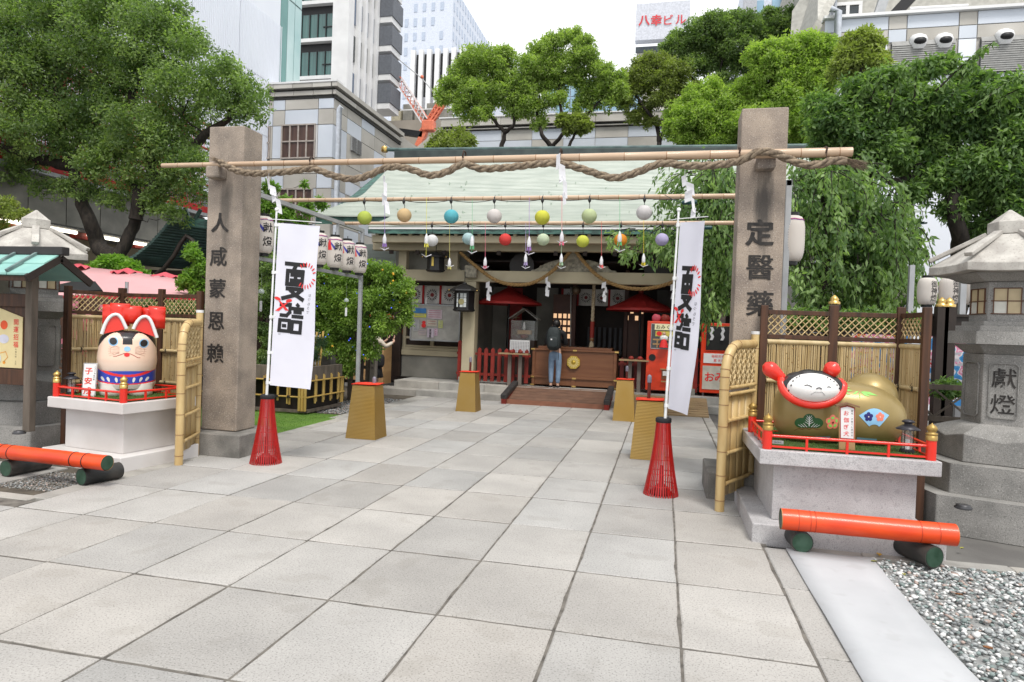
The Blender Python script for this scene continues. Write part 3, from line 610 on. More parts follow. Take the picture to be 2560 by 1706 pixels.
# ---------------------------------------------------------------- paper lanterns on cables
def lantern_ball(p, col, label, r=.098, tilt=0.0):
    t = thing('paper_lantern', p, label, 'paper lantern', 'round paper lanterns over the path')
    m = paper('lantern_paper_%d' % len(MATS), col, .45); MATS['lp%d' % len(MATS)] = m
    q = MB(); N = 34; prof = []
    for i in range(N+1):
        a = math.pi*(.07+.86*i/N)-math.pi/2; prof.append((r*math.cos(a)*(1+.022*(1 if i % 2 else -1)), r*math.sin(a)*.96))
    q.lathe((0, 0, 0), prof, 22, cap=False); o = put('shade', q, m, t, world=False); o.rotation_euler = (tilt, tilt*.7, 0)
    o.modifiers.new('t', 'SOLIDIFY').thickness = .0012
    q = MB()
    for k in range(8):
        a = 2*math.pi*k/8; q.tube([(r*.86*math.cos(b_)*math.cos(a), r*.86*math.cos(b_)*math.sin(a), r*.93*math.sin(b_)) for b_ in [-1.3+.65*j for j in range(5)]], .0016, 3)
    put('wire_frame', q, m_blk, t, world=False)
    q = MB(); q.tube([(0, 0, r*.5), (0, 0, r*.95), (.002, 0, r*1.45)], .004, 5); q.lathe((0, 0, r*.1), [(.012, -.02), (.022, 0), (.022, .02), (.01, .05)], 8); put('socket', q, m_blk, t, world=False); return t
UP = [(838, 501, (.62, .72, .16), 'yellow-green'), (929, 495, (.80, .62, .36), 'peach-coloured'), (1037, 498, (.18, .62, .70), 'turquoise'), (1136, 497, (.80, .76, .74), 'off-white'), (1246, 500, (.78, .78, .12), 'bright yellow'), (1354, 497, (.66, .74, .46), 'pale lime'), (1480, 489, (.82, .80, .80), 'pinkish white')]
LO = [(993, 553, (.84, .84, .84), 'pure white'), (1076, 549, (.55, .72, .74), 'pale blue'), (1161, 551, (.80, .10, .09), 'red'), (1248, 551, (.70, .78, .60), 'pale green'), (1339, 555, (.74, .78, .14), 'lemon yellow'), (1426, 552, (.85, .38, .05), 'orange'), (1521, 551, (.60, .55, .76), 'lilac')]
for row, Y_, zc, nm in ((UP, 8.55, 3.29, 'upper'), (LO, 10.25, 3.235, 'lower')):
    cable = thing('light_cable', (row[0][0]*0-5, Y_, zc), 'black light cable under the %s bamboo pole with sockets' % ('nearer' if nm == 'upper' else 'farther'), 'cable')
    pts = []; ps = [bY(x, y, Y_) for x, y, c, l_ in row]; xs = [ps[0].x-.75]+[p.x for p in ps]+[ps[-1].x+.55]
    for i in range(len(xs)-1):
        sag = rnd.uniform(.01, .035)
        for k in range(8):
            u = k/8; pts.append((xs[i]+(xs[i+1]-xs[i])*u, Y_-.03, zc+.012-sag*4*u*(1-u)))
    pts.append((xs[-1], Y_-.03, zc+.01)); q = MB(); q.tube(pts, .005, 5); put('cord', q, m_blk, cable)
    q = MB()
    for x in xs[1:-1]: q.lathe((x, Y_-.03, zc), [(.006, -.04), (.018, -.02), (.022, 0), (.01, .02), (.006, .05)], 7); q.tube([(x, Y_-.03, zc+.05), (x, Y_+.03, zc+.085)], .003, 4)
    put('cable_clips', q, m_blk, cable)
    for (x, y, c, l_), p in zip(row, ps):
        lantern_ball(p, c, '%s round paper lantern hanging in the %s row over the path' % (l_, nm), tilt=rnd.uniform(-.2, .2))
        q = MB(); q.tube([(p.x, Y_-.03, zc-.02), (p.x+.004, Y_, p.z+.12)], .004, 5); put('drop_cord', q, m_blk, cable)
for (x, y, Y_, l_) in ((1584, 466, 8.5, 'dark green cable connector tube on the nearer bamboo pole by the right pillar'), (1622, 524, 10.2, 'dark green cable connector tube on the farther bamboo pole behind the banner')):
    p = bY(x, y, Y_); q = MB(); q.tube([(p.x-.09, p.y, p.z), (p.x-.07, p.y, p.z), (p.x+.07, p.y, p.z+.005), (p.x+.09, p.y, p.z+.006)], [.022, .028, .028, .02], 12); q.tube([(p.x-.09, p.y, p.z), (p.x-.2, p.y, p.z+.04), (p.x-.3, p.y, p.z+.1)], .004, 5)
    o = put('cable_connector', q, M('dark_green_plastic', (.01, .05, .055), .4)); tag(o, l_, 'connector')

# strings with an arrow-like paper feather and a folded crane
def crane(mb, p, s=.034, rz=0.0):
    c, s_ = math.cos(rz), math.sin(rz); T = lambda x, y, z: (p[0]+(x*c-y*s_)*s, p[1]+(x*s_+y*c)*s, p[2]+z*s)
    mb.add([T(-.5, 0, 0), T(.5, 0, 0), T(0, -.25, .1), T(0, .25, .1), T(0, 0, -.35), T(-1.5, -.9, .9), T(1.4, .8, .85), T(-1.5, .9, .9), T(1.9, 0, .9), T(2.1, 0, .7), T(-1.9, 0, 1.0)],
           [(0, 2, 4), (0, 4, 3), (1, 4, 2), (1, 3, 4), (0, 3, 2), (1, 2, 3), (2, 0, 5), (0, 2, 5), (3, 0, 7), (2, 3, 5), (3, 2, 7), (1, 2, 8), (1, 8, 3), (8, 9, 1), (0, 10, 2), (0, 3, 10)], False)
CR = [(884, 465, 545, 575, 8.55, 'purple', (.35, .2, .6)), (980, 463, 545, 590, 8.55, 'yellow', (.75, .7, .1)), (1033, 520, 600, 614, 10.2, 'yellow-purple', (.7, .65, .2)), (1085, 463, 550, 582, 8.55, 'green', (.15, .5, .25)), (1115, 520, 598, 617, 10.2, 'pink', (.85, .2, .3)), (1216, 463, 552, 585, 8.5, 'violet', (.4, .2, .6)),
      (1208, 520, 590, 617, 10.2, 'lavender', (.5, .4, .7)), (1291, 463, 540, 560, 8.55, 'rose-red', (.85, .15, .25)), (1290, 520, 590, 617, 10.2, 'green-and-white', (.4, .6, .4)), (1382, 520, 596, 617, 10.2, 'coral red', (.85, .15, .15)), (1424, 463, 540, 578, 8.55, 'emerald green', (.1, .5, .2)), (1479, 514, 590, 613, 10.2, 'golden yellow', (.8, .65, .05))]
for i, (x, y0, y1, y2, Y_, l_, c) in enumerate(CR):
    a, f_, e = bY(x, y0, Y_-.04), bY(x, y1, Y_-.04), bY(x-1, y2, Y_-.04); t = thing('crane_string', a, '%s cord with paper feather and white folded crane, %s' % (l_, ['first from the left', 'second from the left', 'third from the left', 'left of the pale blue lantern', 'left of the red lantern', 'right of the red lantern', 'beside the violet one', 'in the middle, upper part', 'in the middle, lower part', 'right of the lemon lantern', 'in front of the orange lantern', 'rightmost'][i]), 'paper crane', 'cords with folded paper cranes')
    m = M('cord_%d' % i, c, .6); q = MB(); q.tube([a+Vector((0, 0, .05)), f_, e], .0028, 5); put('cord', q, m, t)
    q = MB(); q.lathe((f_.x, f_.y, f_.z-.09), [(.022, 0), (.028, .02), (.026, .075), (.012, .12), (.003, .14)], 7, cap=False); put('paper_feather', q, m_pap, t)
    q = MB()
    for k in range(5):
        an = k*1.3; q.add([(f_.x+.012*math.cos(an), f_.y+.012*math.sin(an), f_.z-.06), (f_.x+.025*math.cos(an), f_.y+.02*math.sin(an), f_.z-.065), (f_.x+.034*math.cos(an+.2), f_.y+.03*math.sin(an), f_.z-.14), (f_.x+.018*math.cos(an), f_.y+.02*math.sin(an), f_.z-.13)], [(0, 1, 2, 3)])
    put('coloured_tassel', q, m, t)
    q = MB(); crane(q, e, .036, rnd.uniform(-.6, .6)); put('folded_crane', q, m_pap, t)

# ---------------------------------------------------------------- banners in red basket stands
def basket(c, label):
    t = thing('basket_stand', (c[0], c[1], 0), label, 'banner stand', 'red split-bamboo cones holding the banners'); N = 44
    q0 = None
    for k in range(N):
        a = 2*math.pi*k/N; r = lambda z: .066+(.172-.066)*((.75-z)/.75)**1.45
        if q0 is None:
            q = MB(); vs = []; zs = [0, .12, .25, .4, .55, .75]
            for z in zs:
                for dx, dy in ((0, -.0058), (.004, -.0058), (.004, .0058), (0, .0058)): vs.append((r(z)+dx, dy*(.6 + .5*(1-z/.75)), z))
            q.add(vs, [(i*4+j, i*4+(j+1) % 4, i*4+4+(j+1) % 4, i*4+4+j) for i in range(5) for j in range(4)]+[(3, 2, 1, 0), (20, 21, 22, 23)]); q0 = q.mesh('slat'); q0.materials.append(m_redlac)
        o = bpy.data.objects.new('slat', q0); COL.objects.link(o); o.parent = t; o.rotation_euler = (0, 0, a+rnd.uniform(-.012, .012))
    for z in (.10, .22, .36, .52):
        q = MB(); rr = .066+(.172-.066)*((.75-z)/.75)**1.45; q.tube([(rr*math.cos(a), rr*math.sin(a), z+.003*math.sin(a*9)) for a in [2*math.pi*k/32 for k in range(33)]], .004, 5, False); put('hoop', q, m_redlac, t, world=False)
    q = MB(); q.lathe((0, 0, 0), [(.074, .725), (.079, .735), (.079, .765), (.070, .772), (.05, .77)], 20); put('top_collar', q, m_black, t, world=False)
    q = MB(); q.lathe((0, 0, 0), [(.10, .005), (.12, .02), (.05, .09), (.02, .12), (.016, .75)], 14); put('weighted_foot', q, M('dull_red_weight', (.22, .01, .01), .6), t, world=False)
    return t
def banner(base, topz, wdt, zt, zb, ang, label, seed, lean=0.0, curl=.0):
    x0, y0 = base; d = Vector((math.cos(ang), math.sin(ang), 0)); nrm = Vector((math.sin(ang), -math.cos(ang), 0))
    t = thing('banner_flag', (x0, y0, .05), label, 'banner', 'white festival banners at the gate'); X = lambda z: x0+lean*(z-.75)/2
    q = MB(); q.tube([(X(.3), y0, .3), (X(1.6), y0, 1.6)], .015, 10); q.tube([(X(1.55), y0, 1.55), (X(topz), y0, topz)], .011, 10); q.ball((X(topz+.02), y0, topz+.02), .022, n=10, m=8); put('pole', q, m_pvc, t)
    P0 = Vector((X(zt+.04), y0, zt+.04)); q = MB(); q.tube([P0-d*.10, P0, P0+d*(wdt+.04)-Vector((0, 0, .03))], .005, 6); put('crossbar', q, m_pvc, t)
    def F(u, v, w=0.0):   # u 0..1 across, v 0..1 downwards
        z = zt-(zt-zb)*v; off = .022*math.sin(u*5+v*6+seed)+.018*math.sin(u*2.2+v*2.5+seed*2)*v+curl*math.sin(u*2.2)*v; sh = -.03*v*v*u-.012*math.sin(v*4+seed)*u
        p = Vector((X(z), y0, z-.028*u+.004*math.sin(v*9)))+d*(.03+(wdt+sh-curl*.5*v)*u)+nrm*(.0+off*u); return p+nrm*w
    q = MB(); q.grid([[F(j/10, i/40) for j in range(11)] for i in range(41)]); o = put('cloth', q, m_cloth, t)
    for z in (zt-.02, zt-.55, zt-1.05, zt-1.45, zb+.03):
        if z > zb-.1:
            q = MB(); pp = Vector((X(z), y0, z)); q.lathe((pp.x, pp.y, pp.z-.02), [(.019, 0), (.019, .035)], 10); q.bar(pp, pp+d*.05, .004, .03); put('clip', q, m_pvc, t)
    hgt = zt-zb; fn = lambda u, v: F(u, v, .004)
    # lettering, seen from its back: mirrored strokes. page coordinates: u 0..1, v 0..1
    S = lambda px, py: ((px-400)/252.0, (py-120)/930.0)
    q = MB(); r_ = MB()
    def st(pts, w): stroke2(q, [S(*p) for p in pts], w)
    def stroke2(mb, pts, w):
        asp = wdt/hgt
        for a, b_ in zip(pts[:-1], pts[1:]):
            A = Vector((a[0]*wdt, a[1]*hgt)); B = Vector((b_[0]*wdt, b_[1]*hgt)); dd = B-A; l_ = dd.length; n_ = Vector((-dd.y, dd.x))/l_*w/2; e = dd/l_*w*.42; k = max(1, int(l_/.03)); vs = []
            for i in range(k+1):
                c = A-e+(dd+2*e)*(i/k)
                for s in (1, -1): pt = c+n_*s; vs.append(fn(pt.x/wdt, pt.y/hgt))
            mb.add(vs, [(2*i, 2*i+1, 2*i+3, 2*i+2) for i in range(k)], False)
    W1 = .045
    for c in ([(462, 348), (578, 350)], [(520, 352), (505, 385)], [(472, 388), (565, 388), (562, 462), (470, 462), (472, 388)], [(497, 408), (548, 408)], [(520, 408), (520, 440)], [(495, 440), (548, 440)], [(473, 487), (565, 487), (530, 518), (450, 543)], [(495, 497), (525, 520), (572, 543)]): st(c, W1)
    for c in ([(442, 580), (495, 580)], [(497, 575), (497, 620), (478, 640), (445, 640)], [(440, 668), (498, 668), (496, 730), (438, 730), (440, 668)], [(462, 700), (472, 700)], [(543, 575), (548, 580)], [(515, 597), (578, 597)], [(528, 617), (565, 617)], [(518, 642), (576, 642)], [(518, 672), (570, 672), (568, 733), (516, 733), (518, 672)]): st(c, W1*.9)
    put('black_lettering', q, m_ink, t)
    fr = lambda u, v: F(u, v, .0055)
    q = MB()
    for k in range(20):
        a = 2*math.pi*k/20; cx, cy = 585, 408; x1, y1 = cx+math.cos(a)*58, cy+math.sin(a)*64; u, v = S(x1, y1)
        if u < .98 and not (x1 < 560 and abs(y1-408) > 45): blob2(q, u, v, .066*.5/wdt*.5, .0145, (lambda aa: (lambda U, V: fr(U, V)))(a), 8, 0) if False else None
        L1 = 14; A = S(cx+math.cos(a)*46, cy+math.sin(a)*50); B = S(cx+math.cos(a)*68, cy+math.sin(a)*76)
        if B[0] < 1 and x1 > 540:
            dx, dy = (B[0]-A[0])*wdt, (B[1]-A[1])*hgt; l_ = math.hypot(dx, dy); nx, ny = -dy/l_*.0075, dx/l_*.0075; vs = []
            for t_, w_ in ((0, .3), (.25, .9), (.6, 1), (.9, .7), (1, .2)):
                for s in (1, -1): vs.append(fr(A[0]+(B[0]-A[0])*t_+s*nx*w_/wdt, A[1]+(B[1]-A[1])*t_+s*ny*w_/hgt))
            q.add(vs, [(2*i, 2*i+1, 2*i+3, 2*i+2) for i in range(4)], False)
    for (cx, cy, rt) in ((420, 548, .5), (488, 555, -.5)):
        u, v = S(cx, cy); blob2(q, u, v, .075, .010, fr, 14, rt*.12)
    for A, B in (((432, 560), (480, 612)), ((478, 566), (420, 618))):
        A, B = S(*A), S(*B); dx, dy = B[0]-A[0], B[1]-A[1]; nx, ny = .045, .0
        q.add([fr(A[0]-nx*.5, A[1]), fr(A[0]+nx*.5, A[1]), fr(B[0]+nx, B[1]), fr(B[0]-nx, B[1])], [(0, 1, 2, 3)], False)
    put('red_emblem', q, m_redp, t)
    q = MB(); gf = lambda u, v: fn(u/wdt, v/hgt)
    for i, ch in enumerate('なつもうで'):
        u, v = S(618-i*2, 515+i*24); gv, gff = glyphs(ch); q.add([fn(u-p[0]*.038/wdt, v-p[1]*.038/hgt) for p in gv], gff, False)
    gv, gff = glyphs('TM'); u, v = S(442, 752); q.add([fn(u-p[0]*.022/wdt, v-p[1]*.022/hgt) for p in gv], gff, False)
    put('small_lettering', q, M('grey_ink', (.12, .12, .14), .6), t); return t
basket((-4.33, 6.72), 'red split-bamboo cone stand in front of the left stone pillar')
basket((.03, 6.86), 'red split-bamboo cone stand near the right stone pillar')
banner((-4.33, 6.70), 2.83, .50, 2.70, .88, R_(4), 'white banner with mirrored black characters in the left red cone stand', 1.0, lean=.055)
banner((.045, 6.84), 2.83, .36, 2.72, .87, R_(-48), 'white banner turned edge-on in the right red cone stand', 2.3, lean=.05, curl=.03)

# ---------------------------------------------------------------- tapered gold boxes
def goldbox(cx, cy, hx, hy, label, post, lampz):
    t = thing('gold_box_lamp', (cx, cy, 0), label, 'path light', 'tapered gold boxes along the path')
    q = MB(); N = 40; H = .745
    for i in range(N):
        z0, z1 = H*i/N, H*(i+1)/N; s0, s1 = 1-.26*z0/H, 1-.26*z1/H; m_ = .003
        q.frus((0, 0), hx*s0-m_, hy*s0-m_, z0, hx*s0, hy*s0, z0+(z1-z0)*.3); q.frus((0, 0), hx*s0, hy*s0, z0+(z1-z0)*.3, hx*s1-m_, hy*s1-m_, z1)
    put('ribbed_body', q, m_gold, t, world=False)
    q = MB(); w, d = hx*.74+.012, hy*.74+.012; q.grid([[(x, y, H+.012+.006*math.sin(x*30+y*20)*(abs(x) > w*.8)) for x in (-w, -w*.5, 0, w*.5, w)] for y in (-d, -d*.5, 0, d*.5, d)], True, True)
    o = put('red_felt_top', q, M('red_felt', (.75, .045, .015), .85), t, world=False); o.modifiers.new('t', 'SOLIDIFY').thickness = .012
    q = MB(); q.lathe((post[0], post[1], H), [(.022, .02), (.022, lampz-.10)], 10); put('post', q, M('post_brown', (.10, .018, .012), .5), t, world=False)
    q = MB(); q.lathe((post[0], post[1], H+lampz-.10), [(.028, 0), (.028, .07), (.024, .088), (.012, .10), (.002, .103)], 12); put('lamp_cap', q, M('grey_lilac_cap', (.20, .19, .24), .4), t, world=False); return t
goldbox(-4.07, 8.78, .225, .2, 'gold tapered box at the left, nearest of the left pair', (.05, .1), .11)
goldbox(-3.64, 12.42, .2, .2, 'gold tapered box at the left edge, farther one in front of the shrine steps', (0, .03), .30)
goldbox(-.66, 12.5, .2, .2, 'gold tapered box at the right, farther one before the offering box', (.02, .03), .26)
goldbox(-.14, 8.85, .225, .2, 'gold tapered box at the right, nearest one partly behind the banner', (-.02, .03), .33)
# ================================================================ PEDESTALS, DOGS, SCREENS, STONE LANTERNS
def frame(ox, oy, ang):
    c, s = math.cos(ang), math.sin(ang)
    return lambda x, y, z=0.0: Vector((ox+x*c-y*s, oy+x*s+y*c, z))
def lbox(mb, T, x0, x1, y0, y1, z0, z1):
    vs = [T(x, y, z) for z in (z0, z1) for x, y in ((x0, y0), (x1, y0), (x1, y1), (x0, y1))]
    return mb.add(vs, [(3,2,1,0),(4,5,6,7),(0,1,5,4),(1,2,6,5),(2,3,7,6),(3,0,4,7)])
def pedestal(T, w, d, ztop, bext, mat, label, moss):
    """T: frame whose origin is the front right (or left) slab corner, x across, y back"""
    t = thing('stone_pedestal', T(w/2, d/2, 0), label, 'pedestal', 'pedestals of the dog statues')
    q = MB(); lbox(q, T, 0, w, 0, d, ztop-.115, ztop); put('top_slab', q, mat, t, bevel=.008)
    q = MB(); lbox(q, T, .125, w-.125, .12, d-.12, .15, ztop-.116); put('body', q, mat, t, bevel=.006)
    q = MB(); lbox(q, T, bext, w-bext, bext, d-bext, -.03, .149); put('base_slab', q, mat, t, bevel=.01)
    q = MB(); lbox(q, T, .07, w-.07, .07, d-.05, ztop+.001, ztop+.018); put('turf_pad', q, m_moss, t)
    rg = np.random.default_rng(4); n = 2500; P = np.array([T(.07+(w-.14)*a, .07+(d-.12)*b_, ztop+.016)[:] for a, b_ in rg.random((n, 2))])
    leafmesh('turf_blades', P, np.stack([rg.normal(size=n)*.5, rg.normal(size=n)*.5, np.ones(n)], 1), rg.normal(size=(n, 3)), rg.uniform(.012, .03, n), np.full(n, .004), rg.random(n), leafmat('moss_blade', (0.05, 0.10, 0.015), (0.14, 0.22, 0.04)), t, kind='stuff')
    return t
def railing(T, w, d, z, label, fin_mat, backs, h=.15, pr=.036):
    t = thing('red_railing', T(w/2, d/2, z), label, 'railing', 'red railings round the dog statues')
    cs = [(.06, .06), (w-.06, .06), (w-.06, d-.10), (.06, d-.10)]
    for x, y in cs:
        q = MB(); p = T(x, y, z); q.lathe(p, [(pr, 0), (pr, h)], 14); put('corner_post', q, m_red, t)
        q = MB(); q.lathe(p, [(pr*1.12, h), (pr*1.12, h+.035), (pr*.95, h+.037), (pr*1.12, h+.042), (pr*1.12, h+.055), (pr*.7, h+.06), (pr*.9, h+.072), (pr*1.08, h+.09), (pr*.8, h+.108), (pr*.25, h+.122), (.001, h+.132)], 16); put('finial', q, fin_mat, t)
    for i in range(4):
        (x0, y0), (x1, y1) = cs[i], cs[(i+1) % 4]; a, b_ = T(x0, y0), T(x1, y1)
        for k, (zz, r) in enumerate(((.105, .012), (.058, .009), (.022, .009))):
            q = MB(); q.tube([a+Vector((0, 0, z+zz)), b_+Vector((0, 0, z+zz))], r, 8) if k == 0 else q.bar(a+Vector((0, 0, z+zz)), b_+Vector((0, 0, z+zz)), .014, .014)
            if not (k == 1): put('rail', q, m_red, t)
        n = 4 if (b_-a).length > .9 else 3
        for k in range(1, n):
            p = a.lerp(b_, k/n); q = MB(); q.box(p.x-.009, p.x+.009, p.y-.009, p.y+.009, z+.0, z+.098); put('baluster', q, m_red, t)
    return t
# --- right pedestal with the lying dog
TR = frame(.775, 5.56, R_(0)); pedestal(TR, 1.29, 1.36, .725, -.04, m_pedR, 'speckled grey granite pedestal with pinkish weathering under the gold dog', 1)
railing(TR, 1.29, 1.1, .726, 'low red railing with dull brass finials around the gold dog', m_gold, 1)
# --- left pedestal, seen over its corner
TLo = frame(-5.38, 5.77, R_(-8)); TL = lambda x, y, z=0.0: TLo(x-1.12, y, z)
pedestal(TL, 1.12, .95, .70, -.03, m_pedL, 'pale marble pedestal under the round white-faced dog', 1)
railing(TL, 1.12, .95, .701, 'low red railing with shiny brass finials around the white-faced dog', m_brass, 1)

def rampmat(name, c_lo, c_hi, z0, z1, rough=.35, coat=.3):
    m = bpy.data.materials.new(name); m.use_nodes = True; nt = m.node_tree; P = nt.nodes['Principled BSDF']; l = nt.links.new
    P.inputs['Roughness'].default_value = rough; P.inputs['Coat Weight'].default_value = coat
    tc = nt.nodes.new('ShaderNodeTexCoord'); sx = nt.nodes.new('ShaderNodeSeparateXYZ'); l(tc.outputs['Object'], sx.inputs[0])
    mr = nt.nodes.new('ShaderNodeMapRange'); mr.inputs[1].default_value = z0; mr.inputs[2].default_value = z1; l(sx.outputs[2], mr.inputs[0])
    mx = nt.nodes.new('ShaderNodeMix'); mx.data_type = 'RGBA'; mx.inputs[6].default_value = (*c_lo, 1); mx.inputs[7].default_value = (*c_hi, 1); l(mr.outputs[0], mx.inputs[0]); l(mx.outputs[2], P.inputs['Base Color']); return m
m_peach = rampmat('peach_airbrushed_paint', (.72, .66, .58), (.78, .57, .44), .22, .42)
m_blue = M('bright_blue_paint', (.02, .055, .42), .35, coat=.3); m_lblue = M('pale_blue_paint', (.30, .58, .85), .4); m_bodyw = M('ivory_paint', (.74, .69, .63), .4, coat=.2)
m_caps = M('black_satin_paint', (.022, .02, .022), .35, coat=.2)
# local frame of the white-faced dog
DX, DY = -5.885, 6.37; TD = frame(DX, DY, R_(42)); sc = .00087; ZB = .715
dog = thing('dog_statue', (DX, DY, ZB), 'round white-faced papier-mache style dog with red ears, black cap and blue bib', 'dog statue')
Hp = [(0, 1.437), (.10, 1.435), (.19, 1.42), (.245, 1.39), (.272, 1.35), (.282, 1.28), (.290, 1.2), (.296, 1.12), (.290, 1.05), (.274, .99), (.24, .945), (.15, .915), (.0, .90)]
def hr(z):
    for (r0, z0), (r1, z1) in zip(Hp[:-1], Hp[1:]):
        if z1 <= z <= z0: return r0+(r1-r0)*(z0-z)/(z0-z1)
    return 0.0
def zy(y): return ZB+(1310-y)*sc
def lathe_paint(name, zf, rf, za, zb_, n, m, mats, pick, yo=0.0, ysc=.93, parent=dog):
    q = MB(); vs = []
    for i in range(m+1):
        z = za+(zb_-za)*i/m; r = max(rf(z), .002)
        for k in range(n): a = 2*math.pi*k/n; vs.append(TD(r*math.sin(a), yo-r*ysc*math.cos(a), z))
    q.v = [tuple(v) for v in vs]
    for i in range(m):
        z = za+(zb_-za)*(i+.5)/m; r = rf(z)
        for k in range(n):
            a = 2*math.pi*(k+.5)/n; q.f.append([i*n+k, i*n+(k+1) % n, (i+1)*n+(k+1) % n, (i+1)*n+k]); q.mi.append(pick(r*math.sin(a), math.cos(a), z)); q.sm.append(True)
    return put(name, q, mats, parent)
def hrs(z):   # smoothed head radius
    return sum(hr(min(1.437, max(.90, z+d)))*w for d, w in ((-.02, .2), (-.01, .2), (0, .2), (.01, .2), (.02, .2))) if .93 < z < 1.41 else hr(z)
def pick_head(u, c, z):
    y = 1310-(z-ZB)/sc; dx = abs(u/sc)
    if c < -.05: return 1
    f = 650 if dx < 52 else (505+((120-dx)/68)**2*90 if dx < 120 else 505+((dx-120)/210)**2*200)
    return 1 if y < f else 0
lathe_paint('head', None, hrs, .902, 1.436, 150, 90, [m_peach, m_caps], pick_head)
def br(z):
    t = (z-.715)/.33
    return .245+.04*min(1, max(0, t)*2.5)
def pick_body(u, c, z):
    y = 1310-(z-ZB)/sc; e = 1040-90*(abs(u)/.28)**2.2; b_ = 1160-30*(abs(u)/.28)**2
    if c < 0.0: e = 760
    if y < b_ and y > e: return 2 if (b_-y < 16 or y-e < 22) else 1
    if y <= e: return 2 if e-y < 10 else 1
    return 0
lathe_paint('body', None, br, .80, 1.02, 130, 60, [m_bodyw, m_blue, m_redp], pick_body, yo=.03, ysc=1.0)
for sx_ in (-1, 1):
    for sy_ in (-.10, .16):
        q = MB(); c = TD(sx_*.135, sy_, .715); q.lathe(c, [(.10, 0), (.122, .02), (.125, .06), (.12, .10), (.118, .14)], 22); put('paw', q, m_bodyw, dog)
q = MB(); q.ball(TD(0, .16, 1.0), .24, .24, .20, 24, 14); put('back', q, m_blue, dog)
fh = lambda u, z, e=.0025: (lambda r: TD(u, -r*.93*math.sqrt(max(0, 1-(u/r)**2))-e, z))(max(hrs(z), .05))
cx = 657
for sg, ex, ey in ((-1, 500, 612), (1, 838, 632)):
    for nm, a, mt, e in (('eye_ring', 54, m_lblue, .002), ('pupil', 41, m_caps, .004)):
        q = MB(); blob2(q, (ex-cx)*sc, zy(ey), a*sc, a*1.12*sc, lambda u, z: fh(u, z, e), 24, -.3*sg); put(nm, q, mt, dog)
q = MB(); blob2(q, (655-cx)*sc, zy(705), 36*sc, 32*sc, lambda u, z: fh(u, z, .004), 20); put('nose', q, m_lblue, dog)
q = MB(); blob2(q, (653-cx)*sc, zy(778), 31*sc, 25*sc, lambda u, z: fh(u, z, .004), 16); put('tongue', q, m_redp, dog)
def tline(mb, pts, r, f=fh, e=.002): mb.tube([f((x-cx)*sc, zy(y), e) for x, y in pts], r, 5)
m_mouth = M('dark_red_line', (.45, .03, .02), .5); m_whisk = M('brown_whisker_line', (.42, .16, .10), .6)
q = MB(); tline(q, [(505, 800), (540, 797), (580, 780), (620, 762), (653, 755), (690, 765), (735, 790), (775, 815), (800, 815)], .0028); put('mouth', q, m_mouth, dog)
for s in (-1, 1):
    for k in range(6):
        y0 = 685+k*16; x0, x1 = (cx-s*85, cx-s*(215-abs(k-2.5)*8)); q = MB(); tline(q, [(x0, y0+(3-k)*2), ((x0+x1)/2, y0+(k-2.5)*4), (x1, y0+(k-2.5)*12)], .0011); put('whisker', q, m_whisk, dog)
    q = MB(); tline(q, [(cx-s*100, 680), (cx-s*150, 675), (cx-s*190, 705), (cx-s*185, 755), (cx-s*140, 775), (cx-s*90, 750)], .0011); put('whisker', q, m_whisk, dog)
# ears: white arch with red inside
for s, pts in ((-1, [(372, 530), (395, 430), (440, 310), (520, 262), (575, 300), (615, 400), (640, 455)]), (1, [(715, 455), (735, 400), (775, 315), (850, 275), (905, 320), (945, 440), (985, 560)])):
    ys = -.16
    pts = [tuple((1-u)*a_+u*b_ for a_, b_ in zip(A__, B__)) for A__, B__ in zip(pts[:-1], pts[1:]) for u in (0, .5)]+[pts[-1]]
    for _ in range(2): pts = [pts[0]]+[((pts[i-1][0]+2*pts[i][0]+pts[i+1][0])/4, (pts[i-1][1]+2*pts[i][1]+pts[i+1][1])/4-1) for i in range(1, len(pts)-1)]+[pts[-1]]
    W3 = [TD((x-cx)*sc, ys+.05*((1310-y)*sc-.6), zy(y)) for x, y in pts]; q = MB(); q.tube(W3, .018, 10); put('ear_rim', q, m_white, dog)
    q = MB(); pl = [((x-cx)*sc, zy(y)) for x, y in pts]; q.plate(pl[::-1] if s else pl, lambda u, v, w: TD(u, ys+.01+w+.05*(v-ZB-.6), v), .03); put('ear', q, m_red, dog)
q = MB()
for x0, x1, ya, yb, dz in ((368, 590, 150, 405, 0), (798, 997, 170, 430, 0)):
    P = []
    for i in range(9):
        a = math.pi*(i/8)-math.pi/2; P.append([TD((x-cx)*sc, .05-.06*abs(math.cos(a))**.45-.02-.012*math.sin(i*2.2), zy((ya+yb)/2)+math.sin(a)*(yb-ya)/2*sc) for x in (x0, (x0+x1)/2, x1)])
    q.grid(P); q.grid([[p+Vector((.05, .05, 0)) for p in r] for r in P], flip=True)
o = put('ribbon_loop', q, m_red, dog); o.modifiers.new('t', 'SOLIDIFY').thickness = .02
q = MB(); c = TD((688-cx)*sc, .03, zy(275)); P = [[TD((x-cx)*sc, .02-.075*abs(math.cos(math.pi*(i/8)-math.pi/2))**.45, zy(275)+math.sin(math.pi*(i/8)-math.pi/2)*.105) for x in (583, 690, 803)] for i in range(9)]; q.grid(P)
o = put('ribbon_knot', q, m_red, dog); o.modifiers.new('t', 'SOLIDIFY').thickness = .03
fb = lambda u, z: (lambda r: TD(u, .03-r*math.sqrt(max(0, 1-(u/r)**2))-.003, z))(br(z))
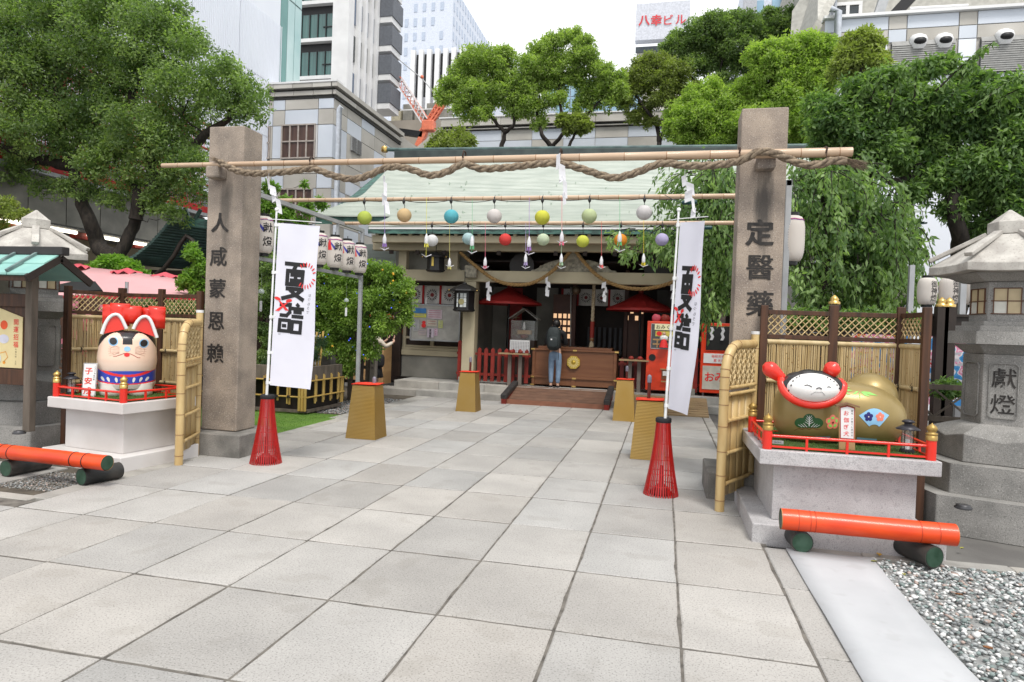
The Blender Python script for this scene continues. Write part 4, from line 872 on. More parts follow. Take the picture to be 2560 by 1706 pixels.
for x, r in ((395, .6), (458, .4), (545, .2), (640, 0), (735, -.2), (812, -.4), (882, -.6)):
    q = MB(); y = 1085-abs(x-640)*.05; pts = []; U, V = (x-cx)*sc, zy(y+20)
    for k in range(16):
        a = 2*math.pi*k/16; h = math.cos(a); w = 21*(1-.45*(1-h)/2)*math.sin(a) if h > -.9 else 0; x_ = w; y_ = h*38; pts.append((U+(x_*math.cos(r)-y_*math.sin(r))*sc*.9, V+(x_*math.sin(r)+y_*math.cos(r))*sc*.9))
    ce = fb(U, V); q.add([ce]+[fb(*p) for p in pts], [(0, 1+k, 1+(k+1) % 16) for k in range(16)], False); put('bib_drop', q, m_white, dog)

# sign tablet beside it
sp = aY(190+160*.1914, 740+1290*.1914, 6.0); TS = frame(sp.x, sp.y, R_(28))
t = thing('sign_tablet', (sp.x, sp.y, .705), 'white tablet with red characters 子安戌 leaning beside the white-faced dog', 'sign')
q = MB(); q.add([TS(x*.066, y_+dy, z) for dy in (0, .012) for (x, z, y_) in ((-1, .71, 0), (1, .71, 0), (1, 1.075, .05), (-1, 1.075, .05))], [(0, 1, 2, 3), (7, 6, 5, 4), (0, 4, 5, 1), (1, 5, 6, 2), (2, 6, 7, 3), (3, 7, 4, 0)]); put('board', q, m_white, t)
fS = lambda u, v: TS(u, (v-.71)*.137-.002, v)
q = MB(); column(q, '子安戌', -.012, .99, .078, .105, fS, .02); put('red_lettering', q, M('orange_red_print', (.72, .05, .02), .5), t)
q = MB(); column(q, 'こやすいぬ', .048, 1.04, .016, .019, fS, .006); column(q, '狛犬像', .042, .94, .017, .02, fS, .004); put('small_lettering', q, m_ink, t)
q = MB(); stroke(q, [(-.062, .715), (-.062, 1.07), (.062, 1.07), (.062, .715)], .003, fS, True); put('border_line', q, m_ink, t)

def garden_lantern(p, h, label):
    t = thing('candle_lantern', p, label, 'lantern', 'small black candle lanterns on the pedestals'); s = h/.29
    q = MB(); q.lathe((0, 0, 0), [(.055*s, 0), (.058*s, .012*s), (.05*s, .03*s)], 18); put('base', q, m_black, t, world=False)
    q = MB(); q.lathe((0, 0, 0), [(.042*s, .03*s), (.042*s, .19*s)], 18, cap=False); put('glass', q, M('lamp_glass', (.7, .72, .72), .05, alpha=.25, spec=.8), t, world=False)
    for k in range(4): a = math.pi/4+k*math.pi/2; q = MB(); q.tube([(.047*s*math.cos(a), .047*s*math.sin(a), .02*s), (.047*s*math.cos(a), .047*s*math.sin(a), .2*s)], .003*s, 5); put('bar', q, m_black, t, world=False)
    q = MB(); q.lathe((0, 0, 0), [(.092*s, .195*s), (.094*s, .2*s), (.06*s, .222*s), (.046*s, .232*s), (.03*s, .235*s), (.03*s, .25*s), (.045*s, .255*s), (.052*s, .262*s), (.035*s, .275*s), (.01*s, .28*s)], 22); put('cap', q, M('dark_grey_metal', (.035, .033, .04), .4, metal=.3), t, world=False)
    q = MB(); q.lathe((0, 0, 0), [(.018*s, .03*s), (.018*s, .11*s)], 10); put('candle', q, m_white, t, world=False); return t
p = aY(1880+1960*.204, 880+1215*.204, 5.85); garden_lantern((1.90, 5.80, .745), .27, 'black candle lantern on the right pedestal behind the gold dog')
garden_lantern(TL(.12, .18, .72), .25, 'black candle lantern on the left pedestal behind the small white tablet')

# --- the gold lying dog
s2 = 480/2353
gd = thing('dog_statue', (1.45, 6.15, .74), 'large gold lying dog with a white human-like face and red ears', 'dog statue')
q = MB()
def sq(p, e=.75):   # rounder box
    return Vector([math.copysign(abs(c)**e, c) for c in p])
q.ball((1.235, 6.15, .985), .285, .26, .275, 28, 18, lambda p: sq(p, .78)); q.ball((1.56, 6.20, .985), .40, .27, .27, 28, 18, lambda p: sq(p, .85)); q.ball((1.70, 6.24, .96), .325, .29, .27, 28, 18)
q.ball((1.22, 6.08, 1.13), .20, .16, .16, 20, 12)
b_ = put('body', q, m_gdog, gd); md = b_.modifiers.new('r', 'REMESH'); md.mode = 'VOXEL'; md.voxel_size = .016; md.use_smooth_shade = True
md = b_.modifiers.new('s', 'SMOOTH'); md.factor = .6; md.iterations = 14
q = MB(); q.ball((1.80, 6.46, 1.13), .22, .2, .20, 26, 16); put('tail', q, m_gdog, gd)
FX, FY, FZ = 1.208, 5.92, 1.205
q = MB(); q.ball((FX, FY, FZ), .215, .16, .130, 36, 22); put('face', q, m_face, gd)
ff = lambda u, v: Vector((FX+u, FY-.16*math.sqrt(max(0, 1-(u/.215)**2-(v/.130)**2))-.002, FZ+v))
fx = lambda x, y: ((x-690)*.000618, (430-y)*.00070)
q = MB(); n = 40; P = []
for i in range(n+1):
    a = math.pi*(-.10+1.2*i/n); sca = .02*abs(math.sin(a*6)); rad = 1.02+.06*abs(math.sin((a-.5)*5.2)); P.append([(FX-.228*math.cos(a)*rad, FY-.035, FZ+.124*math.sin(a)*rad+.0), (FX-.226*math.cos(a)*(rad+.05), FY+.02, FZ+.140*math.sin(a)*(rad+.03)), (FX-.20*math.cos(a)*rad, FY+.10, FZ+.13*math.sin(a)*rad), (FX-.1*math.cos(a), FY+.14, FZ+.1*math.sin(a))])
q.grid(P, True); P2 = [[(p[0][0], p[0][1], p[0][2]), (FX-.204*math.cos(math.pi*(-.10+1.2*i/n)), FY-.055, FZ+.110*math.sin(math.pi*(-.10+1.2*i/n)))] for i, p in enumerate(P)]; q.grid(P2, True, True)
put('hair', q, m_caps, gd)
m_dog_grey = M('grey_face_line', (.12, .12, .13), .5)
for nm, pts, r in (('eye', [(555, 388), (585, 380), (615, 388), (640, 400)], .004), ('eye', [(830, 396), (850, 388), (875, 396)], .004), ('nose', [(695, 418), (710, 410), (727, 404), (745, 410), (760, 420)], .0055), ('mouth', [(630, 488), (655, 475), (685, 455), (720, 458), (760, 452), (785, 470), (810, 495)], .0012), ('brow', [(560, 335), (600, 325), (660, 330)], .001), ('brow', [(800, 330), (850, 328), (880, 340)], .001)):
    q = MB(); q.tube([ff(*fx(x, y)) for x, y in pts], r, 6); put(nm, q, m_dog_grey, gd)
for x, y in ((505, 288), (470, 308), (422, 348), (397, 400), (376, 462), (855, 292), (890, 310), (935, 333), (975, 372), (1010, 410)):
    q = MB(); u, v = fx(x, y); u = max(-.203, min(.203, u)); q.ball(ff(u*.97, v*.97), .006, .003, .009, 8, 6); put('hair_dot', q, m_caps, gd)
q = MB(); col_ = []
for i in range(41):
    a = math.pi*(1.0+1.0*i/40); col_.append((FX+.236*math.cos(a), FY+.0-.075*abs(math.sin(a)), FZ+.035+.165*math.sin(a)))
a0, a1 = Vector(col_[0]), Vector(col_[-1]); col_ = [(a0.x+.03, a0.y+.13, a0.z+.02), (a0.x+.006, a0.y+.06, a0.z+.02)]+col_+[(a1.x-.006, a1.y+.06, a1.z+.02), (a1.x-.03, a1.y+.13, a1.z+.02)]
q.tube(col_, .036, 14); put('collar', q, m_red, gd)
for s, A, B in ((-1, aY(1880+370*s2, 880+330*s2, 6.0), aY(1880+170*s2, 880+170*s2, 6.0)), (1, aY(1880+900*s2, 880+315*s2, 5.98), aY(1880+1020*s2, 880+165*s2, 5.92))):
    q = MB(); d = (B-A); pts = [A.lerp(B, k/8*1.12) for k in range(9)]; q.tube(pts, [.042, .046, .052, .058, .063, .066, .063, .05, .022], 16); put('ear', q, m_red, gd)
def decal(name, polys, mat, e=.003):
    """flat shapes projected onto the body along +Y"""
    bm = bmesh.new()
    for poly in polys:
        vs = [bm.verts.new((x-1.45, 5.60-6.15, z-.74)) for x, z in poly]; bm.faces.new(vs)
    bmesh.ops.triangulate(bm, faces=bm.faces[:])
    for _ in range(7):
        le = [e_ for e_ in bm.edges if e_.calc_length() > .022]
        if not le: break
        bmesh.ops.subdivide_edges(bm, edges=le, cuts=1); bmesh.ops.triangulate(bm, faces=bm.faces[:])
    me = bpy.data.meshes.new(name); bm.to_mesh(me); bm.free(); me.materials.append(mat); o = bpy.data.objects.new(name, me); COL.objects.link(o); o.parent = gd
    w = o.modifiers.new('w', 'SHRINKWRAP'); w.target = b_; w.wrap_method = 'PROJECT'; w.use_project_x = w.use_project_z = False; w.use_project_y = True; w.use_positive_direction = True; w.use_negative_direction = True; w.offset = e; w.wrap_mode = 'ABOVE_SURFACE'
    return o
gp = lambda x, y: (lambda p: (p.x, p.z))(aY(1880+x*s2, 880+y*s2, 5.93))
def circ(x, y, a, b__=None, n=18, rot=0): return [gp(x+a*math.cos(t_)*math.cos(rot)-(b__ or a)*math.sin(t_)*math.sin(rot), y+a*math.cos(t_)*math.sin(rot)+(b__ or a)*math.sin(t_)*math.cos(rot)) for t_ in [2*math.pi*k/n for k in range(n)]]
def seg(p0, p1, w):
    dx, dy = p1[0]-p0[0], p1[1]-p0[1]; l_ = math.hypot(dx, dy); nx, ny = -dy/l_*w/2, dx/l_*w/2; return [gp(p0[0]+nx, p0[1]+ny), gp(p1[0]+nx*.5, p1[1]+ny*.5), gp(p1[0]-nx*.5, p1[1]-ny*.5), gp(p0[0]-nx, p0[1]-ny)]
m_dgreen = M('dark_green_paint', (.015, .08, .02), .45); m_salmon = M('salmon_paint', (.85, .24, .16), .45); m_navy = M('navy_paint', (.02, .02, .16), .45); m_lgreen = M('light_green_paint', (.24, .62, .12), .45); m_rootb = M('brown_paint', (.16, .05, .015), .5)
decal('pine_emblem', [circ(690, 830, 78), circ(600, 865, 82, 62), circ(780, 865, 82, 62), [gp(560, 870), gp(820, 870), gp(770, 925), gp(610, 925)]], m_dgreen)
decal('pine_needles', [seg((690, 905), (690, 775), 9)]+[seg((690, 880-k*22), (690+s*(52-k*7), 850-k*26), 6) for k in range(4) for s in (-1, 1)]+[seg((690+s*(25+k*28), 915), (690+s*(70+k*30), 868+k*10), 6) for k in range(3) for s in (-1, 1)], m_white, .0045)
decal('pine_root', [seg((520, 962), (570, 935), 7), seg((570, 935), (610, 945), 9), seg((610, 945), (650, 920), 9), seg((650, 920), (690, 945), 9), seg((690, 945), (735, 920), 9), seg((735, 920), (775, 945), 9), seg((775, 945), (845, 942), 7)], m_rootb, .0045)
fl = lambda x, y, R1, r1, off=-.5: [circ(x+R1*math.cos(a), y+R1*math.sin(a), r1) for a in [2*math.pi*k/5+off*math.pi for k in range(5)]]+[circ(x, y, R1*.8)]
decal('pink_flower', fl(980, 858, 52, 40), m_salmon)
decal('green_petals', [circ(980+52*math.cos(a), 858+52*math.sin(a), 23, 16, 14, a+1.57) for a in [2*math.pi*k/5-.5*math.pi for k in range(5)]], m_lgreen, .0045)
decal('flower_centre', [circ(982, 862, 13)], M('maroon_paint', (.2, .01, .01), .5), .006)
fan = [gp(1310, 780)]+[gp(1500+198*math.cos(a), 905+208*math.sin(a)*1.0) for a in [math.pi*(1.19+.62*k/10) for k in range(11)]]+[gp(1700, 785), gp(1575, 918)]+[gp(1500+68*math.cos(a), 935+42*math.sin(a)) for a in [math.pi*(1.9-.8*k/6) for k in range(7)]]+[gp(1440, 915)]
decal('blue_fan', [fan], m_lblue)
decal('navy_plum_flower', fl(1430, 797, 34, 24), m_navy, .0045); decal('salmon_plum_flower', fl(1577, 802, 34, 24), m_salmon, .0045)
decal('white_stamens', [circ(1430, 797, 8), circ(1577, 802, 8)], m_white, .006)
decal('bamboo_leaf_outline', [[gp(x, y), gp(x+ (x2-x)*.45+8, y+(y2-y)*.45-15), gp(x2, y2), gp(x+(x2-x)*.45-8, y+(y2-y)*.45+15)] for x, y, x2, y2 in ((1105, 455, 1250, 455), (1105, 470, 1265, 490), (1110, 480, 1230, 535), (1345, 500, 1340, 590), (1360, 500, 1470, 560), (1375, 495, 1575, 550), (1340, 495, 1250, 530))], m_lgreen)
decal('blue_book', [[gp(712, 1040), gp(965, 1040), gp(962, 1078), gp(705, 1078)], [gp(1308, 1055), gp(1565, 1082), gp(1565, 1112), gp(1303, 1100)]], m_lblue)
# tablet in front of the gold dog
p0 = aY(1880+1165*s2, 880+1180*s2, 5.72); TS2 = frame(p0.x, p0.y, R_(0)); zt_ = 1.085
t = thing('sign_tablet', (p0.x, p0.y, .745), 'small roofed wooden tablet with red characters お伽ぎ犬 before the gold dog', 'sign')
lean_ = .03
def pl2(x, z, w=0.0): return TS2(x-lean_*(z-.745), w+.02*(z-.745), z)
q = MB(); q.plate([(-.058, .745), (.058, .745), (.060, zt_), (0, zt_+.02), (-.060, zt_)], lambda u, v, w: pl2(u, v, w), .014); put('board', q, m_tan, t)
q = MB(); q.plate([(-.052, .83), (.052, .83), (.054, zt_-.004), (0, zt_+.012), (-.054, zt_-.004)], lambda u, v, w: pl2(u, v, -w-.001), .002); put('red_panel', q, M('red_brown_edge', (.33, .03, .02), .5), t)
q = MB(); q.plate([(-.046, .837), (.046, .837), (.048, zt_-.012), (0, zt_+.002), (-.048, zt_-.012)], lambda u, v, w: pl2(u, v, -w-.0035), .001); put('white_panel', q, m_white, t)
for s in (-1, 1): q = MB(); q.bar(pl2(0, zt_+.028, .0), pl2(s*.085, zt_+.004, .0), .05, .012); put('roof_board', q, m_dwood if 0 else M('brown_roof_board', (.20, .11, .06), .7), t)
f3 = lambda u, v: pl2(u, v, -.006)
q = MB(); column(q, 'お伽ぎ犬', -.008, 1.035, .042, .054, f3, .008); put('red_lettering', q, m_redp, t)
q = MB(); column(q, '祖先・子育てと見守る', .034, 1.055, .0165, .0215, f3, .003); put('small_lettering', q, m_ink, t)
q = MB(); q.box(.885, .97, 5.70, 5.705, .757, .785); o = put('name_plate', q, m_steel); tag(o, 'small metal name plate on the pedestal at the left end of the gold dog', 'plate'); q = MB(); write(q, '株式会社', .927, .771, .014, lambda u, v: (u, 5.6995, v)); put('lettering', q, m_ink, o, world=True)

# ---------------------------------------------------------------- bamboo screens
cane = MB(); cane.tube([(0, 0, 0), (0, 0, 1)], .0088, 6, True); CANE = cane.mesh('cane'); CANE.materials.append(m_bamt)
nodem = MB(); nodem.tube([(0, 0, -.003), (0, 0, .003)], .0105, 6, True); CNODE = nodem.mesh('cane_joint'); CNODE.materials.append(M('cane_joint', (.36, .22, .08), .6))
def screen(path, label, ztop=1.93, zb=.05, zpan=1.575, parent=None, endp=1.0):
    path = [Vector((x, y, 0)) for x, y in path]; t = thing('bamboo_screen', path[0], label, 'screen', 'bamboo screens behind the dog statues')
    for i, p in enumerate(path):
        q = MB(); h = ztop+(.02 if i in (1, 2) else 0); w = .042 if i in (1,) else .034; q.box(p.x-w, p.x+w, p.y-.03, p.y+.03, 0, h); put('post', q, m_dwood, t, bevel=.004)
    knots = MB()
    for a, b__ in zip(path[:-1], path[1:]):
        d = (b__-a).normalized(); n = Vector((d.y, -d.x, 0)); L_ = (b__-a).length-.07; A, B = a+d*.035, b__-d*.035
        up = lambda v, z, o=0.0: v+Vector((0, 0, z))+n*o
        for z, hh in ((ztop-.065, .045), (1.625, .04)): q = MB(); q.bar(up(A, z), up(B, z), .035, hh); put('rail', q, m_dwood, t, bevel=.003)
        z0, z1 = 1.647, ztop-.09; hh = z1-z0; k = int(L_/.062)+3; st_ = L_/(k-3)
        for s in (1, -1):
            for j in range(-3, k+3):
                x0 = j*st_; x1 = x0+s*hh*.95; za, zb_ = z0, z1
                lo, hi = 0.0, 1.0
                for lim0, lim1 in ((0, L_),):
                    ts = sorted([(lim0-x0)/(x1-x0), (lim1-x0)/(x1-x0)]); lo, hi = max(lo, ts[0]), min(hi, ts[1])
                if hi-lo < .12: continue
                P0 = up(A+d*(x0+(x1-x0)*lo), z0+hh*lo, .006*s); P1 = up(A+d*(x0+(x1-x0)*hi), z0+hh*hi, .006*s); q = MB(); q.tube([P0, P1], .0062, 5); put('lattice_lath', q, m_bamt, t)
        for zz, r in ((zpan, .026), (1.19, .021), (.80, .021), (.40, .02)):
            q = MB(); o_ = .022 if zz != zpan else .0; P = [up(A, zz, o_), up(B, zz, o_)]; q.tube(P, r, 10)
            put('cross_pole', q, M('straw_bamboo', (.55, .44, .25), .5, col2=(.45, .34, .17), scale=5, stretch=(3, 3, .8), rand=.05), t)
            if zz != zpan:
                for s in (.18, .82):
                    c = up(A.lerp(B, s), zz, o_)
                    for e in ((.02, .03), (-.025, .028), (.03, -.03), (-.015, -.04), (.0, .05)): knots.tube([c+n*r*1.1, c+n*(r+.018)+d*e[0]*.6+Vector((0, 0, e[1]*.6)), c+n*(r+.01)+d*e[0]+Vector((0, 0, e[1]))], .0022, 4)
                    knots.tube([c+n*(r+.001)+Vector((0, 0, -r)), c+n*(r+.004), c+n*(r+.001)+Vector((0, 0, r))], .004, 5)
        m_ = int(L_/.0185)
        for j in range(m_):
            x = (j+.5)*L_/m_; o = bpy.data.objects.new('cane', CANE); COL.objects.link(o); o.parent = t; hgt = zpan-.01-zb; p = A+d*x+n*rnd.uniform(-.002, .002); o.location = p-t.location+Vector((0, 0, zb)); o.scale = (1, 1, hgt); o.rotation_euler = (rnd.uniform(-.003, .003), rnd.uniform(-.004, .004), rnd.uniform(0, 6))
        nn = MB()
        for j in range(m_*4):
            x = (rnd.randrange(m_)+.5)*L_/m_; p = A+d*x; zz = rnd.uniform(zb+.05, zpan-.05); nn.tube([p+Vector((0, 0, zz-.003)), p+Vector((0, 0, zz+.003))], .0112, 6)
        put('cane_joints', nn, CNODE.materials[0], t, kind='stuff')
    put('knots', knots, m_blackcord, t, kind='stuff'); return t
screen([(.96, 6.98), (1.62, 7.10), (2.22, 7.10), (2.28, 6.62)], 'bamboo cane screen with dark posts behind the gold dog')
screen([(-6.80, 6.45), (-6.64, 7.08), (-6.08, 7.10), (-5.47, 7.02)], 'bamboo cane screen with dark posts behind the white-faced dog')

def sleeve(Fp, Bp, hF, hB, label, boards=4):
    """arched bamboo sleeve fence from the front foot Fp to the tall back post Bp"""
    F, B = Vector((*Fp, 0)), Vector((*Bp, 0)); d = (B-F).normalized(); L_ = (B-F).length; n = Vector((d.y, -d.x, 0)); t = thing('sleeve_fence', F, label, 'bamboo fence', 'arched bamboo sleeve fences')
    up = lambda x, z, o=0.0: F+d*x+Vector((0, 0, z))+n*o
    arc = [up(0, 0), up(0, .5), up(0, 1.0), up(0, hF-.34)]+[up(.38*L_*(1-math.cos(a)), hF-.34+.30*math.sin(a)) for a in [math.pi/2*k/7 for k in range(1, 8)]]+[up(L_-.03, hF-.03)]
    q = MB(); q.tube(arc, .043, 14); put('arched_culm', q, m_bamy, t)
    rings = []
    for z in (.10, .33, .55, .78, .98, 1.12): c = up(0, z); rings.append((c, Vector((0, 0, 1))))
    for k in (3, 4, 6, 8, 10): rings.append((arc[k], (arc[k+1]-arc[k-1]).normalized()))
    for c, dd in rings:
        q = MB(); q.tube([c-dd*.003, c+dd*.003], .0455, 14); put('joint_ring', q, m_node, t)
    q = MB(); q.tube([up(L_, 0), up(L_, hB-.03)], .040, 12); put('tall_post', q, m_bamy, t)
    q = MB(); q.tube([up(L_, hB-.03), up(L_, hB)], .042, 12); put('post_cap', q, m_white, t)
    for z in (.2, .45, .7, .95, 1.15, 1.35, 1.5):
        q = MB(); q.tube([up(L_, z-.003), up(L_, z+.003)], .042, 12); put('joint_ring', q, m_node, t)
    x0, x1 = .04, L_-.04
    for z in (1.135, 1.075, .83, .53, .25):
        if z < hF-.4: q = MB(); q.tube([up(x0, z, .028), up((x0+x1)/2, z+.006, .03), up(x1, z+.014, .028)], .019, 8); put('cross_pole', q, m_bamy, t)
    nb = boards; w = (x1-x0)/nb
    for k in range(nb):
        a, b__ = x0+k*w+.003, x0+(k+1)*w-.003; q = MB(); P = [[up(a+(b__-a)*j/4, z, .010*math.sin(math.pi*j/4)) for j in range(5)] for z in (.13, .6, 1.06)]; q.grid(P, True); o = put('split_bamboo_board', q, m_bamy, t); o.modifiers.new('t', 'SOLIDIFY').thickness = .006
    # woven upper part
    zA, zB = 1.155, hF-.075; cols = max(4, int((x1-x0)/.052)); rows = 7; dx = (x1-x0)/cols; dz = (zB-zA)/rows
    for i in range(cols+1):
        for j in range(rows):
            x = x0+dx*(i+(.5 if j % 2 else 0)); z = zA+dz*(j+.5)
            lim = hF-.34+.30*math.sin(math.acos(max(-1, min(1, 1-x/(.38*L_))))) if x < .38*L_ else hF-.04
            if z+dz*.6 > lim-.02 or x > x1: continue
            for s in (1, -1):
                q = MB(); a, c, e = up(max(x0-.01, x-dx*.62), z-s*dz*.75, .006), up(x, z, .022 if (s > 0) == (i % 2 == 0) else .008), up(min(x1+.01, x+dx*.62), z+s*dz*.75, .006); q.tube([a, c, e], [.006, .0105, .006], 6); put('woven_strip', q, m_bamt, t)
    return t
sleeve((.56, 6.40), (.885, 6.98), 1.575, 1.67, 'arched bamboo sleeve fence beside the pedestal of the gold dog', 4)
sleeve((-5.10, 6.27), (-5.30, 6.80), 1.585, 1.70, 'arched bamboo sleeve fence between the marble pedestal and the left stone pillar', 3)
# ---------------------------------------------------------------- orange logs
def logbar(A, B, r, feet, label, bands, rf=.08, ang=0.0):
    A, B = Vector(A), Vector(B); d = (B-A).normalized(); t = thing('orange_log_barrier', A, label, 'barrier', 'orange bamboo log barriers')
    q = MB(); n = 10; q.tube([A.lerp(B, k/n) for k in range(n+1)], [r*(1+.012*math.sin(k*2.1)) for k in range(n+1)], 24, cap=False); put('bar', q, m_orange, t)
    m_gend = M('dark_green_end', (.01, .04, .02), .5, col2=(.03, .07, .045), scale=14)
    for e, s in ((A, -1), (B, 1)):
        q = MB(); q.tube([e-d*.01*s, e+d*.002*s], r*.93, 24); put('green_end_cap', q, m_gend, t)
        q = MB(); q.tube([e-d*.003*s, e+d*.003*s], r*1.003, 24, cap=False); put('end_rim', q, M('tan_rim', (.35, .2, .08), .6), t)
    if ang:
        for k in (.10, .17, .20, .80, .90): p = A.lerp(B, k); q = MB(); q.tube([p-d*.0025, p+d*.0025], r*1.013, 24); put('worn_ring', q, M('worn_dark_orange', (.42, .035, .008), .6), t)
    for k in bands: q = MB(); p = A.lerp(B, k); pd = d*.0045; q.tube([p-pd, p+pd], r*1.035, 24); put('black_band', q, m_blk, t)
    for C, D in feet:
        C, D = Vector(C), Vector(D); dd = (D-C).normalized(); q = MB(); q.tube([C, D], rf, 20); put('foot_log', q, M('black_worn_log', (.018, .02, .02), .5, col2=(.05, .045, .04), scale=6), t)
        q = MB(); q.tube([C-dd*.003, C+dd*.001], rf*.9, 20); put('green_end_cap', q, m_gend, t); q = MB(); q.tube([D-dd*.001, D+dd*.003], rf*.9, 20); put('green_end_cap', q, m_gend, t)
    return t
A_, B_ = gz(1952, 1297, .245), gz(2388, 1338, .245)
f1 = gz(2006, 1357, .085); f2 = gz(2336, 1394, .085)
logbar(A_, B_, .078, [((f1.x, f1.y, .085), (f1.x-.03, f1.y+.34, .085)), ((f2.x, f2.y, .085), (f2.x-.16, f2.y+.34, .085))], 'orange bamboo log barrier in front of the gold dog pedestal, beside the gravel', [], .08, 1)
q = MB()
A_, B_ = gz(-90, 1118, .235), gz(268, 1158, .235); f1 = gz(14, 1172, .08); f2 = gz(203, 1193, .08)
logbar(A_, B_, .070, [((f1.x, f1.y, .08), (f1.x+.03, f1.y+.42, .08)), ((f2.x, f2.y, .08), (f2.x+.08, f2.y+.36, .08))], 'orange bamboo log barrier with black bands in front of the marble pedestal', [.30, .36, .79, .87])

# ---------------------------------------------------------------- stone lanterns
def stone_lantern(cx, cy, rot, label, chars=None):
    t = thing('stone_lantern', (cx, cy, 0), label, 'stone lantern', 'tall hexagonal stone lanterns')
    R3, R2, R1_ = .92, .74, .56
    def hexl(prof, nm, mat=m_lant, bev=.01, n=6, cap=True): q = MB(); q.lathe((cx, cy, 0), prof, n, False, rot, cap=cap); return put(nm, q, mat, t, bevel=bev)
    hexl([(R3, -.03), (R3, .30)], 'bottom_step'); hexl([(R2, .302), (R2, .56)], 'middle_step')
    q = MB(); n = 6; rings = [(.78, .562), (.78, .74)]
    # top step with raised corners
    vs = []; R0 = []
    for r, z in ((R1_, .562), (R1_, .76)):
        for k in range(24):
            a = rot+2*math.pi*k/24; kk = k % 4; rr = r*math.cos(math.pi/6)/math.cos(((k % 4)/4-.5)*math.pi/3); vs.append((cx+rr*math.cos(a), cy+rr*math.sin(a), z+(.055*abs((k % 4)/4-.5)*2 if z > .6 else 0)))
    for r, z in ((.40, .87), (.29, .90)):
        for k in range(24):
            a = rot+2*math.pi*k/24; rr = r*math.cos(math.pi/6)/math.cos(((k % 4)/4-.5)*math.pi/3); vs.append((cx+rr*math.cos(a), cy+rr*math.sin(a), z))
    q.add(vs, [(i*24+k, i*24+(k+1) % 24, (i+1)*24+(k+1) % 24, (i+1)*24+k) for i in range(3) for k in range(24)]+[tuple(range(23, -1, -1)), tuple(range(72, 96))]); put('curved_step', q, m_lant, t, bevel=.008)
    RS = .31; hexl([(RS, .88), (RS, 1.53)], 'shaft', bev=.006)
    ap = RS*math.cos(math.pi/6)
    for k in range(6):
        a = rot+math.pi/6+k*math.pi/3; nrm = Vector((math.cos(a), math.sin(a), 0)); tg = Vector((-math.sin(a), math.cos(a), 0)); c = Vector((cx, cy, 0))+nrm*ap
        o = [(-.11, .98), (-.085, .955), (.085, .955), (.11, .98), (.11, 1.43), (.085, 1.455), (-.085, 1.455), (-.11, 1.43)]
        i_ = [(u*.93, 1.205+(v-1.205)*.975) for u, v in o]; q = MB(); g = lambda u, v, w: c+tg*u+nrm*w+Vector((0, 0, v)); nn = len(o)
        vs = [g(u, v, .002) for u, v in o]+[g(u, v, .013) for u, v in o]+[g(u, v, .013) for u, v in i_]+[g(u, v, .002) for u, v in i_]
        q.add(vs, [(a_*nn+j, a_*nn+(j+1) % nn, (a_+1)*nn+(j+1) % nn, (a_+1)*nn+j) for a_ in range(3) for j in range(nn)]); put('panel_frame', q, m_lant, t)
        if chars and abs((a % (2*math.pi))-chars[1]) < .3:
            q = MB(); fn = lambda u, v: g(u, v, .005); column(q, chars[0], .0, 1.32, .19, .235, fn, .006); put('lettering', q, m_brush, t)
        # light window
        for zz0, zz1, ww, nm in ((1.90, 2.13, .10, 'window'),):
            c2 = Vector((cx, cy, 0))+nrm*(.28*math.cos(math.pi/6)); g2 = lambda u, v, w: c2+tg*u+nrm*w+Vector((0, 0, v))
            for (ua, ub, va, vb, m_) in ((-ww, 0, zz0, 2.015, 0), (0, ww, zz0, 2.015, 1), (-ww, 0, 2.015, zz1, 1), (0, ww, 2.015, zz1, 1)):
                q = MB(); q.add([g2(u, v, .004) for u, v in ((ua+.004, va+.004), (ub-.004, va+.004), (ub-.004, vb-.004), (ua+.004, vb-.004))], [(0, 1, 2, 3)]); put('pane', q, M('yellowed_pane', (.52, .42, .26), .5) if m_ else M('white_pane', (.62, .61, .55), .5), t)
            for p0_, p1_ in (((-ww, zz0), (-ww, zz1)), ((ww, zz0), (ww, zz1)), ((-ww-.02, zz0), (ww+.02, zz0)), ((-ww, zz1), (ww, zz1)), ((0, zz0), (0, zz1)), ((-ww-.02, 2.015), (ww+.02, 2.015))):
                q = MB(); q.bar(g2(*p0_, .008), g2(*p1_, .008), .008, .010, nrm); put('window_bar', q, M('rusty_bronze', (.12, .05, .025), .6), t)
    hexl([(.30, 1.532), (.40, 1.62)], 'shelf_underside'); hexl([(.44, 1.622), (.44, 1.74)], 'shelf'); hexl([(.385, 1.742), (.385, 1.79)], 'shelf_step'); hexl([(.335, 1.792), (.335, 1.83)], 'shelf_step', bev=.006)
    hexl([(.28, 1.832), (.28, 2.19)], 'fire_box', bev=.006)
    hexl([(.34, 2.192), (.50, 2.26)], 'eaves_underside')
    # roof with raised hips and upturned corners
    vs = []; N = 24
    for r, z, up in ((.40, 2.262, 0), (.62, 2.262, .012), (.62, 2.335, .015), (.42, 2.465, .01), (.20, 2.625, 0), (.13, 2.64, 0)):
        for k in range(N):
            a = rot+2*math.pi*k/N; f_ = (k % 4)/4; rr = r*math.cos(math.pi/6)/math.cos((f_-.5)*math.pi/3); vs.append((cx+rr*math.cos(a), cy+rr*math.sin(a), z+up*(2*abs(f_-.5))**3))
    q = MB(); q.add(vs, [(i*N+k, i*N+(k+1) % N, (i+1)*N+(k+1) % N, (i+1)*N+k) for i in range(5) for k in range(N)]+[tuple(range(N-1, -1, -1)), tuple(range(5*N, 6*N))]); put('roof', q, m_lantroof, t, bevel=.006)
    for k in range(6):
        a = rot+k*math.pi/3; e = Vector((math.cos(a), math.sin(a), 0)); q = MB(); c = Vector((cx, cy, 0)); q.bar(c+e*.17+Vector((0, 0, 2.648)), c+e*.62+Vector((0, 0, 2.41)), .075, .04); put('roof_rib', q, m_lantroof, t, bevel=.008)
